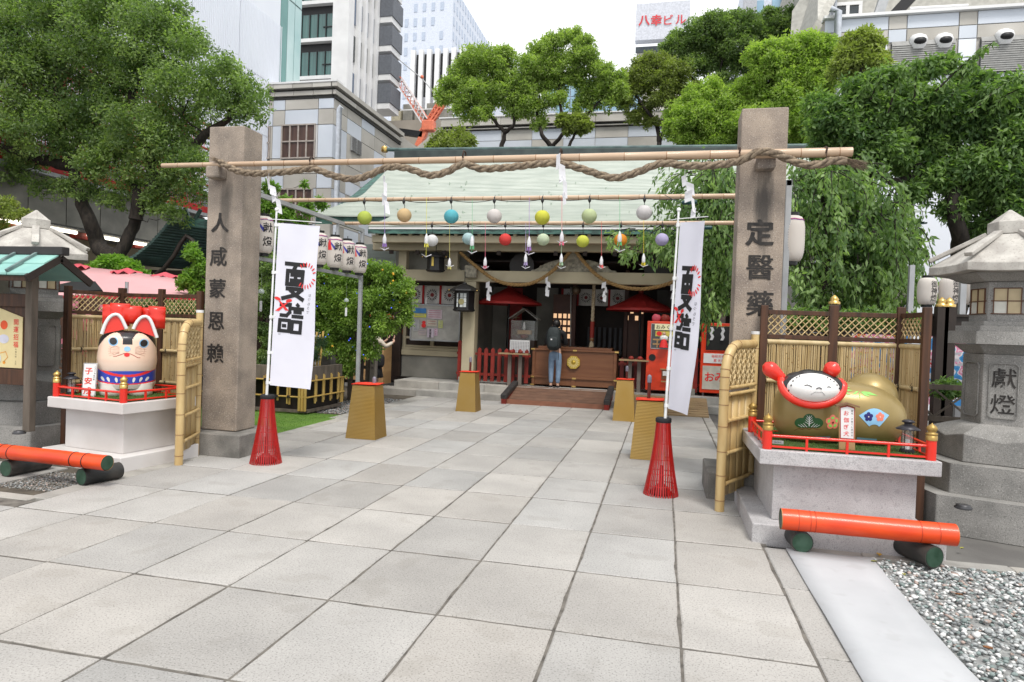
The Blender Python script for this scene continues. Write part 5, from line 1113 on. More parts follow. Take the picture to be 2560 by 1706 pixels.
    q = MB(); q.lathe((cx, cy, 0), [(.17, 2.64), (.17, 2.75), (.155, 2.755), (.01, 2.87)], 6, False, rot); put('finial', q, m_lantroof, t, bevel=.006)
    return t
stone_lantern(3.08, 7.05, R_(-21), 'tall hexagonal stone lantern at the right edge with the characters 獻燈', ('獻燈', math.radians(249)))
stone_lantern(-7.62, 6.75, R_(18), 'tall hexagonal stone lantern at the left edge behind the notice board')
for i, (x, y, l_) in enumerate(((2408, 1271, 'round metal ground light on the bottom step of the right stone lantern'), (48, 1084, 'round metal ground light on the step of the left stone lantern'))):
    p = gz(x, y, .305); q = MB(); q.lathe((p.x, p.y, .302), [(.06, 0), (.065, .012), (.05, .022), (.052, .03), (.03, .035)], 24); o = put('ground_light', q, M('dark_metal_disc', (.08, .08, .085), .35, metal=.5)); tag(o, l_, 'ground light')

# ---------------------------------------------------------------- notice board on the left
nb = thing('notice_board', (-6.74, 5.95, .3), 'dark wooden notice board with a blue-green copper roof at the left edge', 'notice board')
q = MB(); q.box(-6.785, -6.695, 5.9, 5.98, .30, 2.12); put('post', q, m_grywood, nb, bevel=.006)
q = MB(); q.box(-8.25, -8.17, 5.9, 5.98, .30, 2.12); put('post', q, m_grywood, nb, bevel=.006)
for z0, z1 in ((1.66, 1.80), (.80, .97)): q = MB(); q.box(-8.17, -6.785, 5.92, 5.97, z0, z1); put('beam', q, m_dwood, nb, bevel=.004)
q = MB(); q.box(-8.169, -6.786, 5.955, 5.972, .971, 1.659); put('back_panel', q, m_dwood, nb)
xr = -6.42
for k in range(8):
    for s in (1,):
        pass
slope = lambda y, dz=0.0: 2.245-abs(y-6.0)*.62+dz
for k in range(7):
    xa, xb = xr-.29*(k+1), xr-.29*k
    for ya, yb, dz in ((5.62, 5.80, .0), (5.795, 5.97, .014)):
        q = MB(); q.add([(xa+.005, ya, slope(ya, dz)), (xb-.005, ya, slope(ya, dz)), (xb-.005, yb, slope(yb, dz)), (xa+.005, yb, slope(yb, dz)), (xa+.005, ya, slope(ya, dz-.02)), (xb-.005, ya, slope(ya, dz-.02)), (xb-.005, yb, slope(yb, dz-.02)), (xa+.005, yb, slope(yb, dz-.02))], [(0, 1, 2, 3), (7, 6, 5, 4), (0, 4, 5, 1), (1, 5, 6, 2), (2, 6, 7, 3), (3, 7, 4, 0)]); put('copper_sheet', q, m_patina2, nb)
    if k: q = MB(); x = xb; q.bar((x, 5.62, slope(5.62, .02)), (x, 5.97, slope(5.97, .03)), .035, .03); put('copper_batten', q, M('weathered_copper_batten', (.17, .24, .23), .6, col2=(.09, .13, .13), scale=8), nb)
q = MB(); q.add([(xr-2, 6.03, 2.225), (xr, 6.03, 2.225), (xr, 6.38, 2.0), (xr-2, 6.38, 2.0), (xr-2, 6.03, 2.2), (xr, 6.03, 2.2), (xr, 6.38, 1.975), (xr-2, 6.38, 1.975)], [(0, 1, 2, 3), (7, 6, 5, 4), (0, 4, 5, 1), (1, 5, 6, 2), (2, 6, 7, 3), (3, 7, 4, 0)]); put('rear_roof', q, m_patina2, nb)
for ya, yb in ((5.60, 6.0), (6.40, 6.0)): q = MB(); q.bar((xr-.012, ya, slope(ya, -.045)), (xr-.012, yb, slope(yb, -.045)), .03, .075); put('barge_board', q, m_dwood if 0 else M('dark_barge_board', (.03, .022, .018), .6), nb)
q = MB(); q.box(xr-2.0, xr+.05, 5.95, 6.05, 2.235, 2.325); put('ridge_beam', q, M('dark_ridge', (.03, .028, .028), .5), nb, bevel=.008)
q = MB(); q.box(xr-2.0, xr-.05, 5.66, 5.70, 1.93, 1.98); put('eaves_purlin', q, m_dwood, nb)
q = MB(); q.plate([(-7.9, .985), (-6.86, .985), (-6.86, 1.545), (-7.38, 1.70), (-7.9, 1.545)], lambda u, v, w: (u, 5.95-w, v), .008); poster = put('poster', q, M('cream_poster', (.66, .56, .30), .5, col2=(.6, .5, .27)), nb)
fP = lambda u, v: (u, 5.9405, v)
q = MB(); column(q, '開運招福', -6.945, 1.49, .072, .082, fP, .01); put('red_lettering', q, m_redp, poster)
q = MB(); column(q, '令和七年　乙巳', -6.94, 1.19, .022, .027, fP, .002); put('small_lettering', q, m_ink, poster)
q = MB(); blob2(q, -7.11, 1.455, .05, .05, fP); put('rising_sun_print', q, M('orange_sun_print', (.75, .09, .02), .5), poster)
sn = M('pale_lilac_print', (.62, .62, .72), .5)
q = MB(); blob2(q, -7.11, 1.30, .07, .05, fP); blob2(q, -7.24, 1.08, .10, .085, lambda u, v: (u, 5.9395, v)); blob2(q, -7.35, 1.33, .05, .03, fP); put('white_snake_print', q, sn, poster)
q = MB(); blob2(q, -7.26, 1.14, .09, .05, lambda u, v: (u, 5.9385, v)); blob2(q, -7.20, 1.09, .03, .02, lambda u, v: (u, 5.938, v)); put('green_print', q, M('green_print', (.12, .35, .12), .5), poster)
q = MB(); stroke(q, [(-7.16, 1.14), (-7.08, 1.16), (-7.05, 1.10), (-7.10, 1.05)], .008, fP); blob2(q, -7.10, 1.04, .022, .02, fP, 5); put('orange_cord_print', q, M('orange_print', (.75, .3, .03), .5), poster)
q = MB()
for k in range(9): blob2(q, -7.30+rnd.uniform(-.09, .05), 1.56-k*.02, .02, .007, fP, 8, rnd.uniform(0, 3))
put('gold_leaf_print', q, M('gold_print', (.50, .38, .08), .5), poster)
# ================================================================ THE SHRINE
CX = -2.05
temple = thing('shrine_building', (CX, 17.5, .3), 'wide wooden shrine hall with a pale green copper roof behind the gate', 'shrine')
PR = [(14.25, 3.86), (14.8, 4.02), (15.4, 4.20), (16, 4.40), (17, 4.84), (18, 5.35), (19, 5.95), (20, 6.55), (20.9, 7.10)]
def prof(y):
    for (y0, z0), (y1, z1) in zip(PR[:-1], PR[1:]):
        if y <= y1: return z0+(z1-z0)*(y-y0)/(y1-y0)
    return PR[-1][1]
# roof courses: overlapping copper strips, each with a small step
def courses(y0, y1, xl, xr, name, dy=.105):
    n = int((y1-y0)/dy); q = MB(); cols = 44
    for i in range(n):
        ya, yb = y0+(y1-y0)*i/n, y0+(y1-y0)*(i+1)/n; a, b_ = xl(ya), xr(ya); a2, b2 = xl(yb), xr(yb); up = lambda x, y: .16*max(0, abs(x-CX)/7.3-.82)**1.5*4*max(0, 1-(y-y0)/2.2)
        top, bot, lip = [], [], []
        for k in range(cols+1):
            t = k/cols; xa, xb = a+(b_-a)*t, a2+(b2-a2)*t; top.append((xa, ya, prof(ya)+.022+up(xa, ya))); bot.append((xb, yb, prof(yb)+up(xb, yb))); lip.append((xa, ya+.002, prof(ya)-.004+up(xa, ya)))
        q.grid([top, bot], False); q.grid([lip, top], False)
    return put(name, q, m_patina, temple)
flare = lambda y: .75*max(0, 1-(y-15.95)/2.2)**1.6+.22*max(0, (y-18.2)/2.7)
courses(15.95, 20.9, lambda y: -8.72-flare(y), lambda y: 4.62+flare(y), 'roof')
courses(14.25, 15.95, lambda y: -6.72-.1*(y-14.2), lambda y: 2.62+.1*(y-14.2), 'porch_roof')
# long panel seams across courses
q = MB()
for k in range(70):
    y = rnd.uniform(14.4, 20.2); x = rnd.uniform(-8.4, 4.4) if y > 16 else rnd.uniform(-6.6, 2.5); q.box(x, x+.012, y, y+.11, prof(y)+.012, prof(y+.11)+.020)
put('sheet_seams', q, M('seam_grey_green', (.38, .46, .38), .7), temple, kind='stuff')
# roof body below the copper: dark, thick eaves
def under(y0, y1, x0, x1, th, nm, mat):
    q = MB(); n = 14; T_, B_ = [], []
    for i in range(n+1):
        y = y0+(y1-y0)*i/n; T_.append([(x0, y, prof(y)-.012), (x1, y, prof(y)-.012)]); B_.append([(x0, y, prof(y)-th), (x1, y, prof(y)-th)])
    q.grid(T_, False); q.grid(B_, False, True)
    for k, f in ((0, 0), (1, 1)): q.grid([[r[k] for r in T_], [r[k] for r in B_]], False, bool(f))
    q.grid([T_[0], B_[0]], False, True); q.grid([T_[-1], B_[-1]], False); return put(nm, q, mat, temple)
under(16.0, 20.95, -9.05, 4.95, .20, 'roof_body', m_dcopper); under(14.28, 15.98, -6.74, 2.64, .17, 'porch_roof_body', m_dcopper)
q = MB(); q.box(-6.72, 2.62, 14.262, 14.275, 3.80, 3.845); put('eaves_edge', q, m_white, temple)
# ridge
q = MB(); q.bar((-8.95, 20.95, 7.25), (4.85, 20.95, 7.06), .4, .30); put('ridge', q, M('ridge_dark', (.05, .065, .062), .6, col2=(.03, .04, .04), scale=3), temple, bevel=.02)
q = MB(); q.tube([(-9.35, 20.95, 7.50), (-8.7, 20.95, 7.47), (4.6, 20.95, 7.26), (5.25, 20.95, 7.26)], .065, 12); put('ridge_roll', q, M('ridge_copper', (.10, .16, .15), .5, col2=(.05, .08, .08), scale=3), temple)
for x, zr in ((-9.38, 7.5), (5.27, 7.26)): q = MB(); q.lathe((x, 20.95, zr), [(.10, -.09), (.12, -.05), (.12, .05), (.10, .09)], 12); put('ridge_end_cap', q, m_brass, temple)
# porch structure
def tp(nm, x0, x1, y0, y1, z0, z1, mat=m_cream, bevel=.01, parent=temple, label=None):
    q = MB(); q.box(x0, x1, y0, y1, z0, z1); return put(nm, q, mat, parent, bevel=bevel, label=label)
for x in (-4.66, .36): tp('porch_column', x, x+.30, 15.15, 15.45, .44, 2.70); tp('column_foot', x-.05, x+.35, 15.10, 15.50, .30, .44, m_greywall)
tp('porch_beam', -6.6, 2.5, 15.18, 15.42, 2.705, 2.97); tp('porch_beam', -6.9, 2.8, 14.9, 15.12, 3.40, 3.60); tp('eaves_purlin', -6.7, 2.6, 14.42, 14.60, 3.52, 3.68)
for x in (-6.2, -4.9): tp('side_post', x-.15, x+.05, 15.2, 15.4, 2.97, 3.42)
q = MB(); q.tube([(-6.3, 15.17, 2.83), (-6.3, 15.14, 2.83)], .075, 6, smooth=False); put('hexagonal_boss', q, m_blk, temple)
for i in range(34): x = -6.6+i*.273; tp('rafter', x, x+.07, 14.38, 15.9, 3.665, 3.725, m_cream if i % 1 == 0 else m_dark, 0)
for i in range(14): x = -6.4+i*.66; tp('rafter_end', x-.045, x+.045, 14.84, 14.895, 3.30, 3.39, m_dark, 0)
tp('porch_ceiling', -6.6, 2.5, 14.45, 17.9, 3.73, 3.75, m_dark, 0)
# carved frog-leg boards above the beam
m_carve = M('carved_grey_wood', (.34, .31, .24), .8, col2=(.18, .165, .13), scale=14, bump=.03, bscale=22)
def carving(cx, w, h, nm='carved_board'):
    o = [(-1, 0), (-.97, .08), (-.88, .10), (-.78, .22), (-.66, .40), (-.50, .52), (-.34, .62), (-.26, .56), (-.18, .82), (0, 1), (.18, .82), (.26, .56), (.34, .62), (.50, .52), (.66, .40), (.78, .22), (.88, .10), (.97, .08), (1, 0)]
    q = MB(); q.plate([(cx+a*w/2, 2.972+b_*h) for a, b_ in o][::-1], lambda u, v, w_: (u, 15.22+w_, v), .08); put(nm, q, m_carve, temple, bevel=.01)
    for k in range(7):
        a = -.75+k*.25; q = MB(); r = h*.13*(1.2-abs(a)*.6); q.tube([(cx+a*w/2+r*math.cos(t_)*(1-t_/9), 15.215, 2.972+h*(.28-.1*abs(a))+r*math.sin(t_)*(1-t_/9)) for t_ in [j*.6 for j in range(11)]], .012, 5); put('scroll', q, m_carve, temple)
carving(CX-.03, 2.0, .46); carving(-5.15, .75, .30); carving(1.05, .75, .30)
tp('carved_bracket', -4.62, -4.32, 15.02, 15.14, 2.78, 3.08, m_carve, .03)
# side wings: wall left of the porch
tp('wing_wall', -6.55, -4.95, 16.1, 16.2, .30, .86, m_greywall); tp('wing_sill', -6.55, -4.95, 16.05, 16.2, .861, 1.0)
tp('wing_band', -6.55, -4.95, 16.08, 16.2, 1.001, 1.07, m_cream); tp('wing_wall', -6.55, -6.46, 16.1, 16.2, 1.071, 2.65); tp('wing_wall', -5.05, -4.95, 16.1, 16.2, 1.071, 2.65)
tp('wing_rail', -6.459, -5.051, 16.1, 16.2, 1.071, 1.12); tp('wing_rail', -6.459, -5.051, 16.1, 16.2, 1.28, 1.34)
for x in (-5.75,): tp('wing_stile', x-.05, x+.05, 16.1, 16.2, 1.121, 1.279)
for a_, b__ in ((-6.459, -5.801), (-5.699, -5.051)): tp('louvre', a_, b__, 16.15, 16.18, 1.121, 1.279, m_dark, 0)
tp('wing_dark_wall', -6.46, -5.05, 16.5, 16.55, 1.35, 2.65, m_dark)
for k in range(9): tp('lattice_bar', -6.40+k*.16, -6.375+k*.16, 16.3, 16.33, 1.35, 2.30, M('dark_red_lattice', (.10, .02, .015), .6), 0)
tp('wing_lintel', -6.55, -4.95, 16.0, 16.2, 2.651, 2.80, m_dark); tp('upper_wall', -6.6, -4.7, 15.6, 15.7, 2.98, 3.7, m_greywall); tp('wing_corner_post', -6.75, -6.56, 16.0, 16.2, .3, 3.6, m_dark)
def curtain(x0, x1, y, z0, z1, n, label, crest=True):
    t = thing('crested_curtain', ((x0+x1)/2, y, z1), label, 'curtain', 'white crested curtains of the shrine'); w = (x1-x0)/n
    for k in range(n):
        q = MB(); a = x0+k*w; q.grid([[(a+w*j/8, y+.012*math.sin(j*1.3+k+i*.4), z1-(z1-z0)*i/4-.01*math.sin(math.pi*j/8)*i/4) for j in range(9)] for i in range(5)]); put('cloth_panel', q, m_cloth if 0 else M('curtain_white', (.62, .60, .58), .8), t)
        q = MB(); q.box(a-.028, a+.028, y-.022, y-.014, z0-.02, z1); put('red_band', q, M('curtain_red', (.35, .01, .012), .7), t)
        if crest:
            fn = lambda u, v: (u, y-.02, v); cx_, cz_ = a+w/2+.01, (z0+z1)/2-.01; q = MB()
            for j in range(16):
                an = 2*math.pi*j/16; r = min(w, z1-z0)*.33; blob2(q, cx_+r*.78*math.cos(an), cz_+r*.78*math.sin(an), r*.24, r*.075, fn, 8, an)
            put('crest_petals', q, m_ink, t, kind='stuff'); q = MB(); blob2(q, cx_, cz_, r*.34, r*.34, fn, 12); put('crest_centre', q, M('maroon_paint', (.2, .01, .01), .5), t)
curtain(-6.42, -5.05, 15.96, 2.19, 2.64, 3, 'white curtain with black flower crests left of the shrine entrance'); curtain(-2.62, -1.0, 17.3, 2.3, 2.72, 4, 'white curtain with black flower crests deep inside the shrine entrance')
# inside walls
tp('inner_side_wall', -4.68, -4.56, 15.5, 18.0, .3, 3.2, m_greywall, 0); tp('inner_side_wall', 1.2, 1.32, 15.5, 18.0, .3, 3.2, m_greywall, 0)
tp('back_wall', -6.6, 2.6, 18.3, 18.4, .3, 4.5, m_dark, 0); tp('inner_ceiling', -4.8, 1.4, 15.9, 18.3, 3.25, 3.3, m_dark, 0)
tp('grey_panel', -3.35, -2.78, 17.55, 17.6, .4, 2.75, m_greywall, 0); tp('grey_panel', -4.55, -4.15, 17.55, 17.6, .4, 2.75, m_greywall, 0); tp('grey_panel', -.2, .6, 17.55, 17.6, .4, 2.75, M('dim_grey', (.13, .125, .12), .8), 0); tp('teal_panel', .62, .95, 17.5, 17.55, .4, 2.6, M('teal_panel', (.03, .09, .10), .6), 0)
for xc, l_, ch in ((-3.88, 'left', '萬歳'), (-.52, 'right', None)):
    if ch:
        o = tp('red_board', xc-.17, xc+.17, 17.38, 17.42, .75, 2.72, M('deep_red_board', (.26, .012, .01), .6), .006, label='red board with two pale characters')
        q = MB(); column(q, '千歳', xc+.02, 1.92, .20, .38, lambda u, v: (u, 17.375, v), .012); put('lettering', q, M('tan_lettering', (.42, .25, .12), .6), o)
# lattice doors with lit paper
def lattice(x0, x1, y, z0, z1, nx, nz, lit):
    q0 = tp('door_leaf', x0, x1, y, y+.04, z0, z1, M('door_brown', (.075, .025, .014), .5), .004)
    w, h = (x1-x0)/nx, (z1-z0)*.92/nz
    for i in range(nx):
        for j in range(nz):
            if not lit(i, j): continue
            q = MB(); q.box(x0+w*(i+.18), x0+w*(i+.84), y-.012, y-.004, z0+.04+h*(j+.18), z0+.04+h*(j+.84)); br_ = .25+.75*(j/nz < .75)*(.5+.5*rnd.random())
            put('lit_pane' if j > nz*.4 else 'paper_pane', q, M('lit_pane', (.5, .3, .15), .6, emit=(1, .62, .35, .45)) if j > nz*.4 else M('dim_pane', (.28, .25, .22), .6), q0)
lattice(-2.80, -2.30, 16.95, .5, 2.55, 4, 11, lambda i, j: (5 <= j <= 8) or j == 3); lattice(-.98, -.50, 16.95, .5, 2.55, 4, 11, lambda i, j: j in (8, 9) and (i+j) % 2 == 0)
for x in (-2.30, -.99): tp('inner_post', x-.0, x+.10, 16.9, 17.0, .3, 3.2, M('door_brown', (.075, .025, .014), .5))
for k in range(7): q = MB(); x = -2.0+k*.14; q.grid([[(x+j*.02, 17.9+.02*math.sin(j*2+k), 1.75-i*.25) for j in range(5)] for i in range(4)]); put('hanging_drape', q, M('dim_drape', (.12, .12, .13), .7), temple)
# rope of the shrine with two big swags
z_b = 3.42
sw = [(-4.75, 15.05, 3.38), (-4.4, 15.0, 3.10), (-3.9, 15.0, 2.76), (-3.45, 15.0, 2.64), (-3.0, 15.0, 2.68), (-2.6, 15.0, 2.9), (-2.3, 15.0, 3.2), (-2.07, 15.0, 3.45), (-1.85, 15.0, 3.22), (-1.5, 15.0, 2.88), (-1.1, 15.0, 2.68), (-.65, 15.0, 2.60), (-.2, 15.0, 2.65), (.25, 15.0, 2.82), (.6, 15.02, 3.1), (.9, 15.05, 3.4)]
rope('sacred_rope', sw, .042, 26, m_ropen, 'golden straw rope in two swags below the shrine eaves', 'rope', n=7)
for i, (x, z, l_) in enumerate(((-4.0, 2.72, 'at the left end of the swag'), (-2.62, 2.85, 'left of the bell rope'), (-1.32, 2.76, 'right of the bell rope'), (.18, 2.75, 'by the right end of the swag'))):
    streamer(Vector((x, 14.97, z)), [(-.01, .13, .10), (.03, .13, .11), (-.03, .13, .11), (-.02, .15, .09)], 'white paper streamer on the shrine rope %s' % l_, seed=20+i, cord=.03, group='paper streamers on the shrine rope')
# bell rope
t = thing('bell_rope', (-1.62, 15.9, 2.75), 'pale bell rope with a red grip over the offering box', 'bell rope'); p0, p1 = bY(1365, 655, 15.9), bY(1359, 800, 15.9)
q = MB()
for k in range(3): q.tube([p0.lerp(p1, j/60)+Vector((math.cos(j*.55+k*2.1), math.sin(j*.55+k*2.1), 0))*.022 for j in range(61)], .024, 6)
put('rope', q, M('pale_rope', (.50, .42, .30), .8, col2=(.34, .27, .17), scale=20), t); q = MB(); a, b_ = p0.lerp(p1, .58), p0.lerp(p1, .84); q.tube([a, b_], .052, 12); put('red_grip', q, m_dred, t)
q = MB(); q.ball(p0.lerp(p1, .87), .055, n=12, m=8); put('knob', q, M('brown_knob', (.25, .12, .05), .5), t); q = MB(); q.lathe(p1, [(.075, -.03), (.05, .12)], 12); put('tassel', q, M('pale_rope', (.5, .42, .3), .8), t)
q = MB(); q.ball((p0.x-.42, 15.9, 2.6), .11, n=14, m=10); put('bell', q, m_brass if 0 else M('dull_bell', (.12, .09, .06), .4, metal=.6), t)
q = MB(); q.tube([bY(1312, 660, 15.9), bY(1311, 800, 15.9)], .018, 6); o = put('chain', q, M('dull_chain', (.2, .19, .18), .5, metal=.5)); tag(o, 'thin grey chain hanging left of the pale bell rope', 'chain')
# offering box
ob = thing('offering_box', (-2.02, 15.75, .3), 'long brown lacquered offering box with a gold chrysanthemum emblem', 'offering box')
X0, X1, Y0, Y1 = -3.0, -1.03, 15.42, 16.2
tp('front_panel', X0+.07, X1-.07, Y0+.02, Y1-.02, .56, 1.145, m_brown, .006, ob); tp('base_panel', X0+.07, X1-.07, Y0+.02, Y1-.02, .34, .50, m_brown, .006, ob)
for z0, z1 in ((.50, .56), (1.146, 1.185)): tp('rail', X0-.02, X1+.02, Y0-.012, Y1, z0, z1, m_brown, .004, ob)
for x in (X0, X1-.07): tp('corner_post', x, x+.07, Y0, Y1, .30, 1.145, m_brown, .004, ob)
tp('centre_post', -2.06, -1.97, Y0+.0, Y0+.018, .30, .499, m_brown, .003, ob); tp('lid', X0+.12, X1-.12, Y0+.08, Y1, 1.186, 1.245, m_brown, .004, ob)
for k in range(13): tp('lid_slat', X0+.18+k*.13, X0+.23+k*.13, Y0+.1, Y1, 1.246, 1.262, m_dark, 0, ob)
for x in (X0-.03, X1-.05, -2.04):
    for z in (.315, .50, 1.15): tp('brass_fitting', x, x+.09, Y0-.018, Y0-.0125, z, z+.035, m_brass, 0, ob)
e = bY(1318, 833, Y0); q = MB(); q.plate([(e.x+.16*math.cos(a), e.z+.16*math.sin(a)) for a in [math.pi*(k/4+.125) for k in range(8)]][::-1], lambda u, v, w: (u, Y0-.03+w, v), .05); em = put('gold_emblem', q, M('emblem_gold', (.60, .42, .07), .35, metal=.8), ob)
for k in range(16): q = MB(); a = 2*math.pi*k/16; blob2(q, e.x+.095*math.cos(a), e.z+.095*math.sin(a), .042, .014, lambda u, v: (u, Y0-.034, v), 10, a); put('petal', q, M('emblem_pale', (.75, .60, .25), .35, metal=.6), em)
q = MB(); q.ball((e.x, Y0-.032, e.z), .04, .01, .04, 14, 8); put('emblem_centre', q, MATS['emblem_gold'], em)
# ramp with brown mat and black rails
rm = thing('wooden_ramp', (-2.25, 14.7, 0), 'low ramp covered with a brown mat in front of the offering box', 'ramp')
A, B, C_, D_ = gz(1262, 1003, .02), gz(1530, 1022, .02), gz(1513, 977, .31), gz(1315, 972, .31); xa, xb = -3.25, -1.15
q = MB()
for k in range(6):
    y0, y1 = 14.02+k*.165, 14.02+(k+1)*.165-.006; z = .05+.045*k; q2 = MB(); q2.add([(xa, y0, z), (xb, y0, z), (xb, y1, z+.04), (xa, y1, z+.04), (xa, y0, z-.05), (xb, y0, z-.05), (xb, y1, z-.01), (xa, y1, z-.01)], [(0, 1, 2, 3), (7, 6, 5, 4), (0, 4, 5, 1), (1, 5, 6, 2), (2, 6, 7, 3), (3, 7, 4, 0)]); put('plank', q2, m_mat, rm)
q = MB(); q.box(xa, xb, 13.99, 14.015, -.02, .10); put('front_board', q, M('reddish_board', (.24, .10, .06), .7), rm)
for x in (xa-.10, xb+.0):
    q = MB(); q.bar((x+.05, 13.9, .05), (x+.05, 15.0, .22), .10, .12); put('red_side', q, m_dred, rm)
    q = MB(); q.bar((x+.05, 13.88, .155), (x+.05, 15.05, .375), .13, .11); put('black_rail', q, M('black_rubber', (.02, .02, .02), .6, col2=(.05, .045, .045), scale=12), rm, bevel=.02)
dk = thing('slatted_deck', (.2, 14.2, 0), 'sloping slatted wooden deck in front of the red vending machines', 'deck')
for k in range(9):
    y0 = 13.65+k*.118; z = .03+.03*k; q = MB(); q.add([(-.95, y0, z), (.93, y0, z), (.93, y0+.085, z+.02), (-.95, y0+.085, z+.02), (-.95, y0, z-.03), (.93, y0, z-.03), (.93, y0+.085, z-.01), (-.95, y0+.085, z-.01)], [(0, 1, 2, 3), (7, 6, 5, 4), (0, 4, 5, 1), (1, 5, 6, 2), (2, 6, 7, 3), (3, 7, 4, 0)]); put('deck_board', q, m_deck, dk)
for x in (-.9, 0, .86): q = MB(); q.bar((x, 13.66, -.01), (x, 14.7, .24), .05, .03); put('joist', q, m_dark, dk)
# fences
def picket(name, x0, x1, y, n, z0, zt, mat, label, tall=False):
    t = thing(name, ((x0+x1)/2, y, .3), label, 'fence', 'low red picket fences of the shrine'); w = (x1-x0)/n
    for k in range(n):
        x = x0+w*(k+.5); q = MB(); hw = w*.27; h = zt+(.16 if tall and k == 0 else 0); q.plate([(x-hw, z0), (x+hw, z0), (x+hw, h-.03), (x, h+.015), (x-hw, h-.03)], lambda u, v, w_: (u, y+w_, v), .04); put('picket', q, mat, t)
    for z in (z0+.13, zt-.17): q = MB(); q.box(x0, x1, y+.041, y+.085, z, z+.06); put('rail', q, mat, t)
    return t
picket('red_fence', -4.82, -3.02, 15.25, 11, .36, 1.14, m_dred, 'red picket fence left of the offering box', True); picket('red_fence', -.98, -.35, 15.3, 4, .36, 1.05, M('shaded_red_wood', (.15, .016, .012), .6), 'short red picket fence in a shaded tone right of the offering box'); picket('red_fence', .62, .98, 15.2, 2, .36, 1.2, m_dred, 'narrow red fence piece between the two vending machines', True)  # shade is put into the darker red of the second fence
def shelf_table(x0, x1, y, z, label):
    t = thing('small_counter', ((x0+x1)/2, y, .3), label, 'counter', 'narrow wooden counters on the red fences'); q = MB(); q.box(x0, x1, y-.14, y+.14, z, z+.03); put('board', q, m_deck, t)
    for x in (x0+.2, x1-.25): q = MB(); q.box(x, x+.08, y+.0, y+.06, .30, z); put('leg', q, M('grey_leg', (.18, .15, .13), .7), t)
    for k in range(2): q = MB(); x = x0+(x1-x0)*(.4+.3*k); q.ball((x, y, z+.06), .06, .05, .05, 10, 6); put('tray', q, m_dred, t)
shelf_table(-3.70, -3.0, 15.05, 1.03, 'narrow wooden counter left of the offering box'); shelf_table(-.95, -.30, 15.1, 1.0, 'narrow wooden counter right of the offering box')
# paper notice and little glass case
p = bY(1195, 800, 15.6); q = MB(); q.box(p.x-.24, p.x+.24, 15.55, 15.56, 1.06, 1.36); o = put('notice_sheet', q, m_white); tag(o, 'white sheet of small print under the glass case', 'notice')
q = MB()
for k in range(11):
    for j in range(8): x, z = p.x-.2+k*.04, 1.32-j*.033; q.add([(x, 15.547, z), (x+.022, 15.547, z), (x+.022, 15.547, z-.020), (x, 15.547, z-.020)], [(0, 3, 2, 1)])
put('print', q, M('grey_print', (.35, .35, .37), .7), o, kind='stuff')
t = thing('glass_case', (p.x+.03, 15.9, 1.3), 'small house-shaped clear case with a wooden model inside', 'display case'); q = MB(); q.box(p.x-.26, p.x+.32, 15.7, 16.1, 1.36, 1.83); put('clear_box', q, M('clear_acrylic', (.6, .62, .6), .05, alpha=.22, spec=.8), t)
for s in (-1, 1): q = MB(); q.bar((p.x+.03, 15.9, 2.12), (p.x+.03+s*.36, 15.9, 1.86), .42, .02, (0, 0, 1)); put('roof_pane', q, M('dusty_acrylic', (.42, .42, .38), .3, alpha=.5), t)
q = MB(); q.box(p.x-.12, p.x+.2, 15.8, 16.0, 1.5, 1.60); put('model', q, m_tan, t); q = MB(); q.ball((p.x+.03, 15.9, 1.45), .10, .08, .07, 12, 7, lambda v: v*(1+.2*math.sin(v[0]*23)*math.sin(v[2]*17))); put('flowers', q, m_dred, t); q = MB(); q.lathe((p.x+.02, 15.9, 1.6), [(.02, 0), (.05, .04), (.03, .12), (.015, .2)], 8); put('white_figure', q, m_white, t)
q = MB(); q.box(p.x-.26, p.x+.32, 15.7, 16.1, .3, 1.355); put('stand', q, m_dark, t)
# red umbrellas
def umbrella(cx, y, z, label):
    t = thing('red_parasol', (cx, y, .3), label, 'parasol', 'red paper parasols inside the shrine'); q = MB(); n = 28; R1 = .80
    P = []
    for r, dz in ((.03, .40), (.10, .365), (.4, .20), (R1, .02)): P.append([(cx+r*math.cos(2*math.pi*k/n), y+r*math.sin(2*math.pi*k/n), z+dz-(.012 if k % 2 else 0)*r) for k in range(n+1)])
    P.append([(cx+R1*math.cos(2*math.pi*k/n), y+R1*math.sin(2*math.pi*k/n), z-.03) for k in range(n+1)]); q.grid(P, False); o = put('canopy', q, M('parasol_red', (.27, .014, .012), .6), t); o.modifiers.new('t', 'SOLIDIFY').thickness = .004
    q = MB(); q.lathe((cx, y, z+.38), [(.05, 0), (.06, .03), (.05, .10), (.01, .12)], 10); put('top_cap', q, m_dred, t); q = MB(); q.tube([(cx, y, .3), (cx, y, z+.4)], .022, 8); put('pole', q, m_blk, t)
    for k in range(14): a = 2*math.pi*k/14; q = MB(); q.tube([(cx+.03*math.cos(a), y+.03*math.sin(a), z+.12), (cx+.5*math.cos(a), y+.5*math.sin(a), z+.11)], .006, 4); put('rib', q, m_dark, t)
pu = bY(1170, 697, 16.0); umbrella(pu.x, 16.0, 2.24, 'red paper parasol left of the offering box'); pu = bY(1472, 705, 16.0); umbrella(pu.x, 16.0, 2.17, 'red paper parasol above the red fortune machine, right of the bell rope')
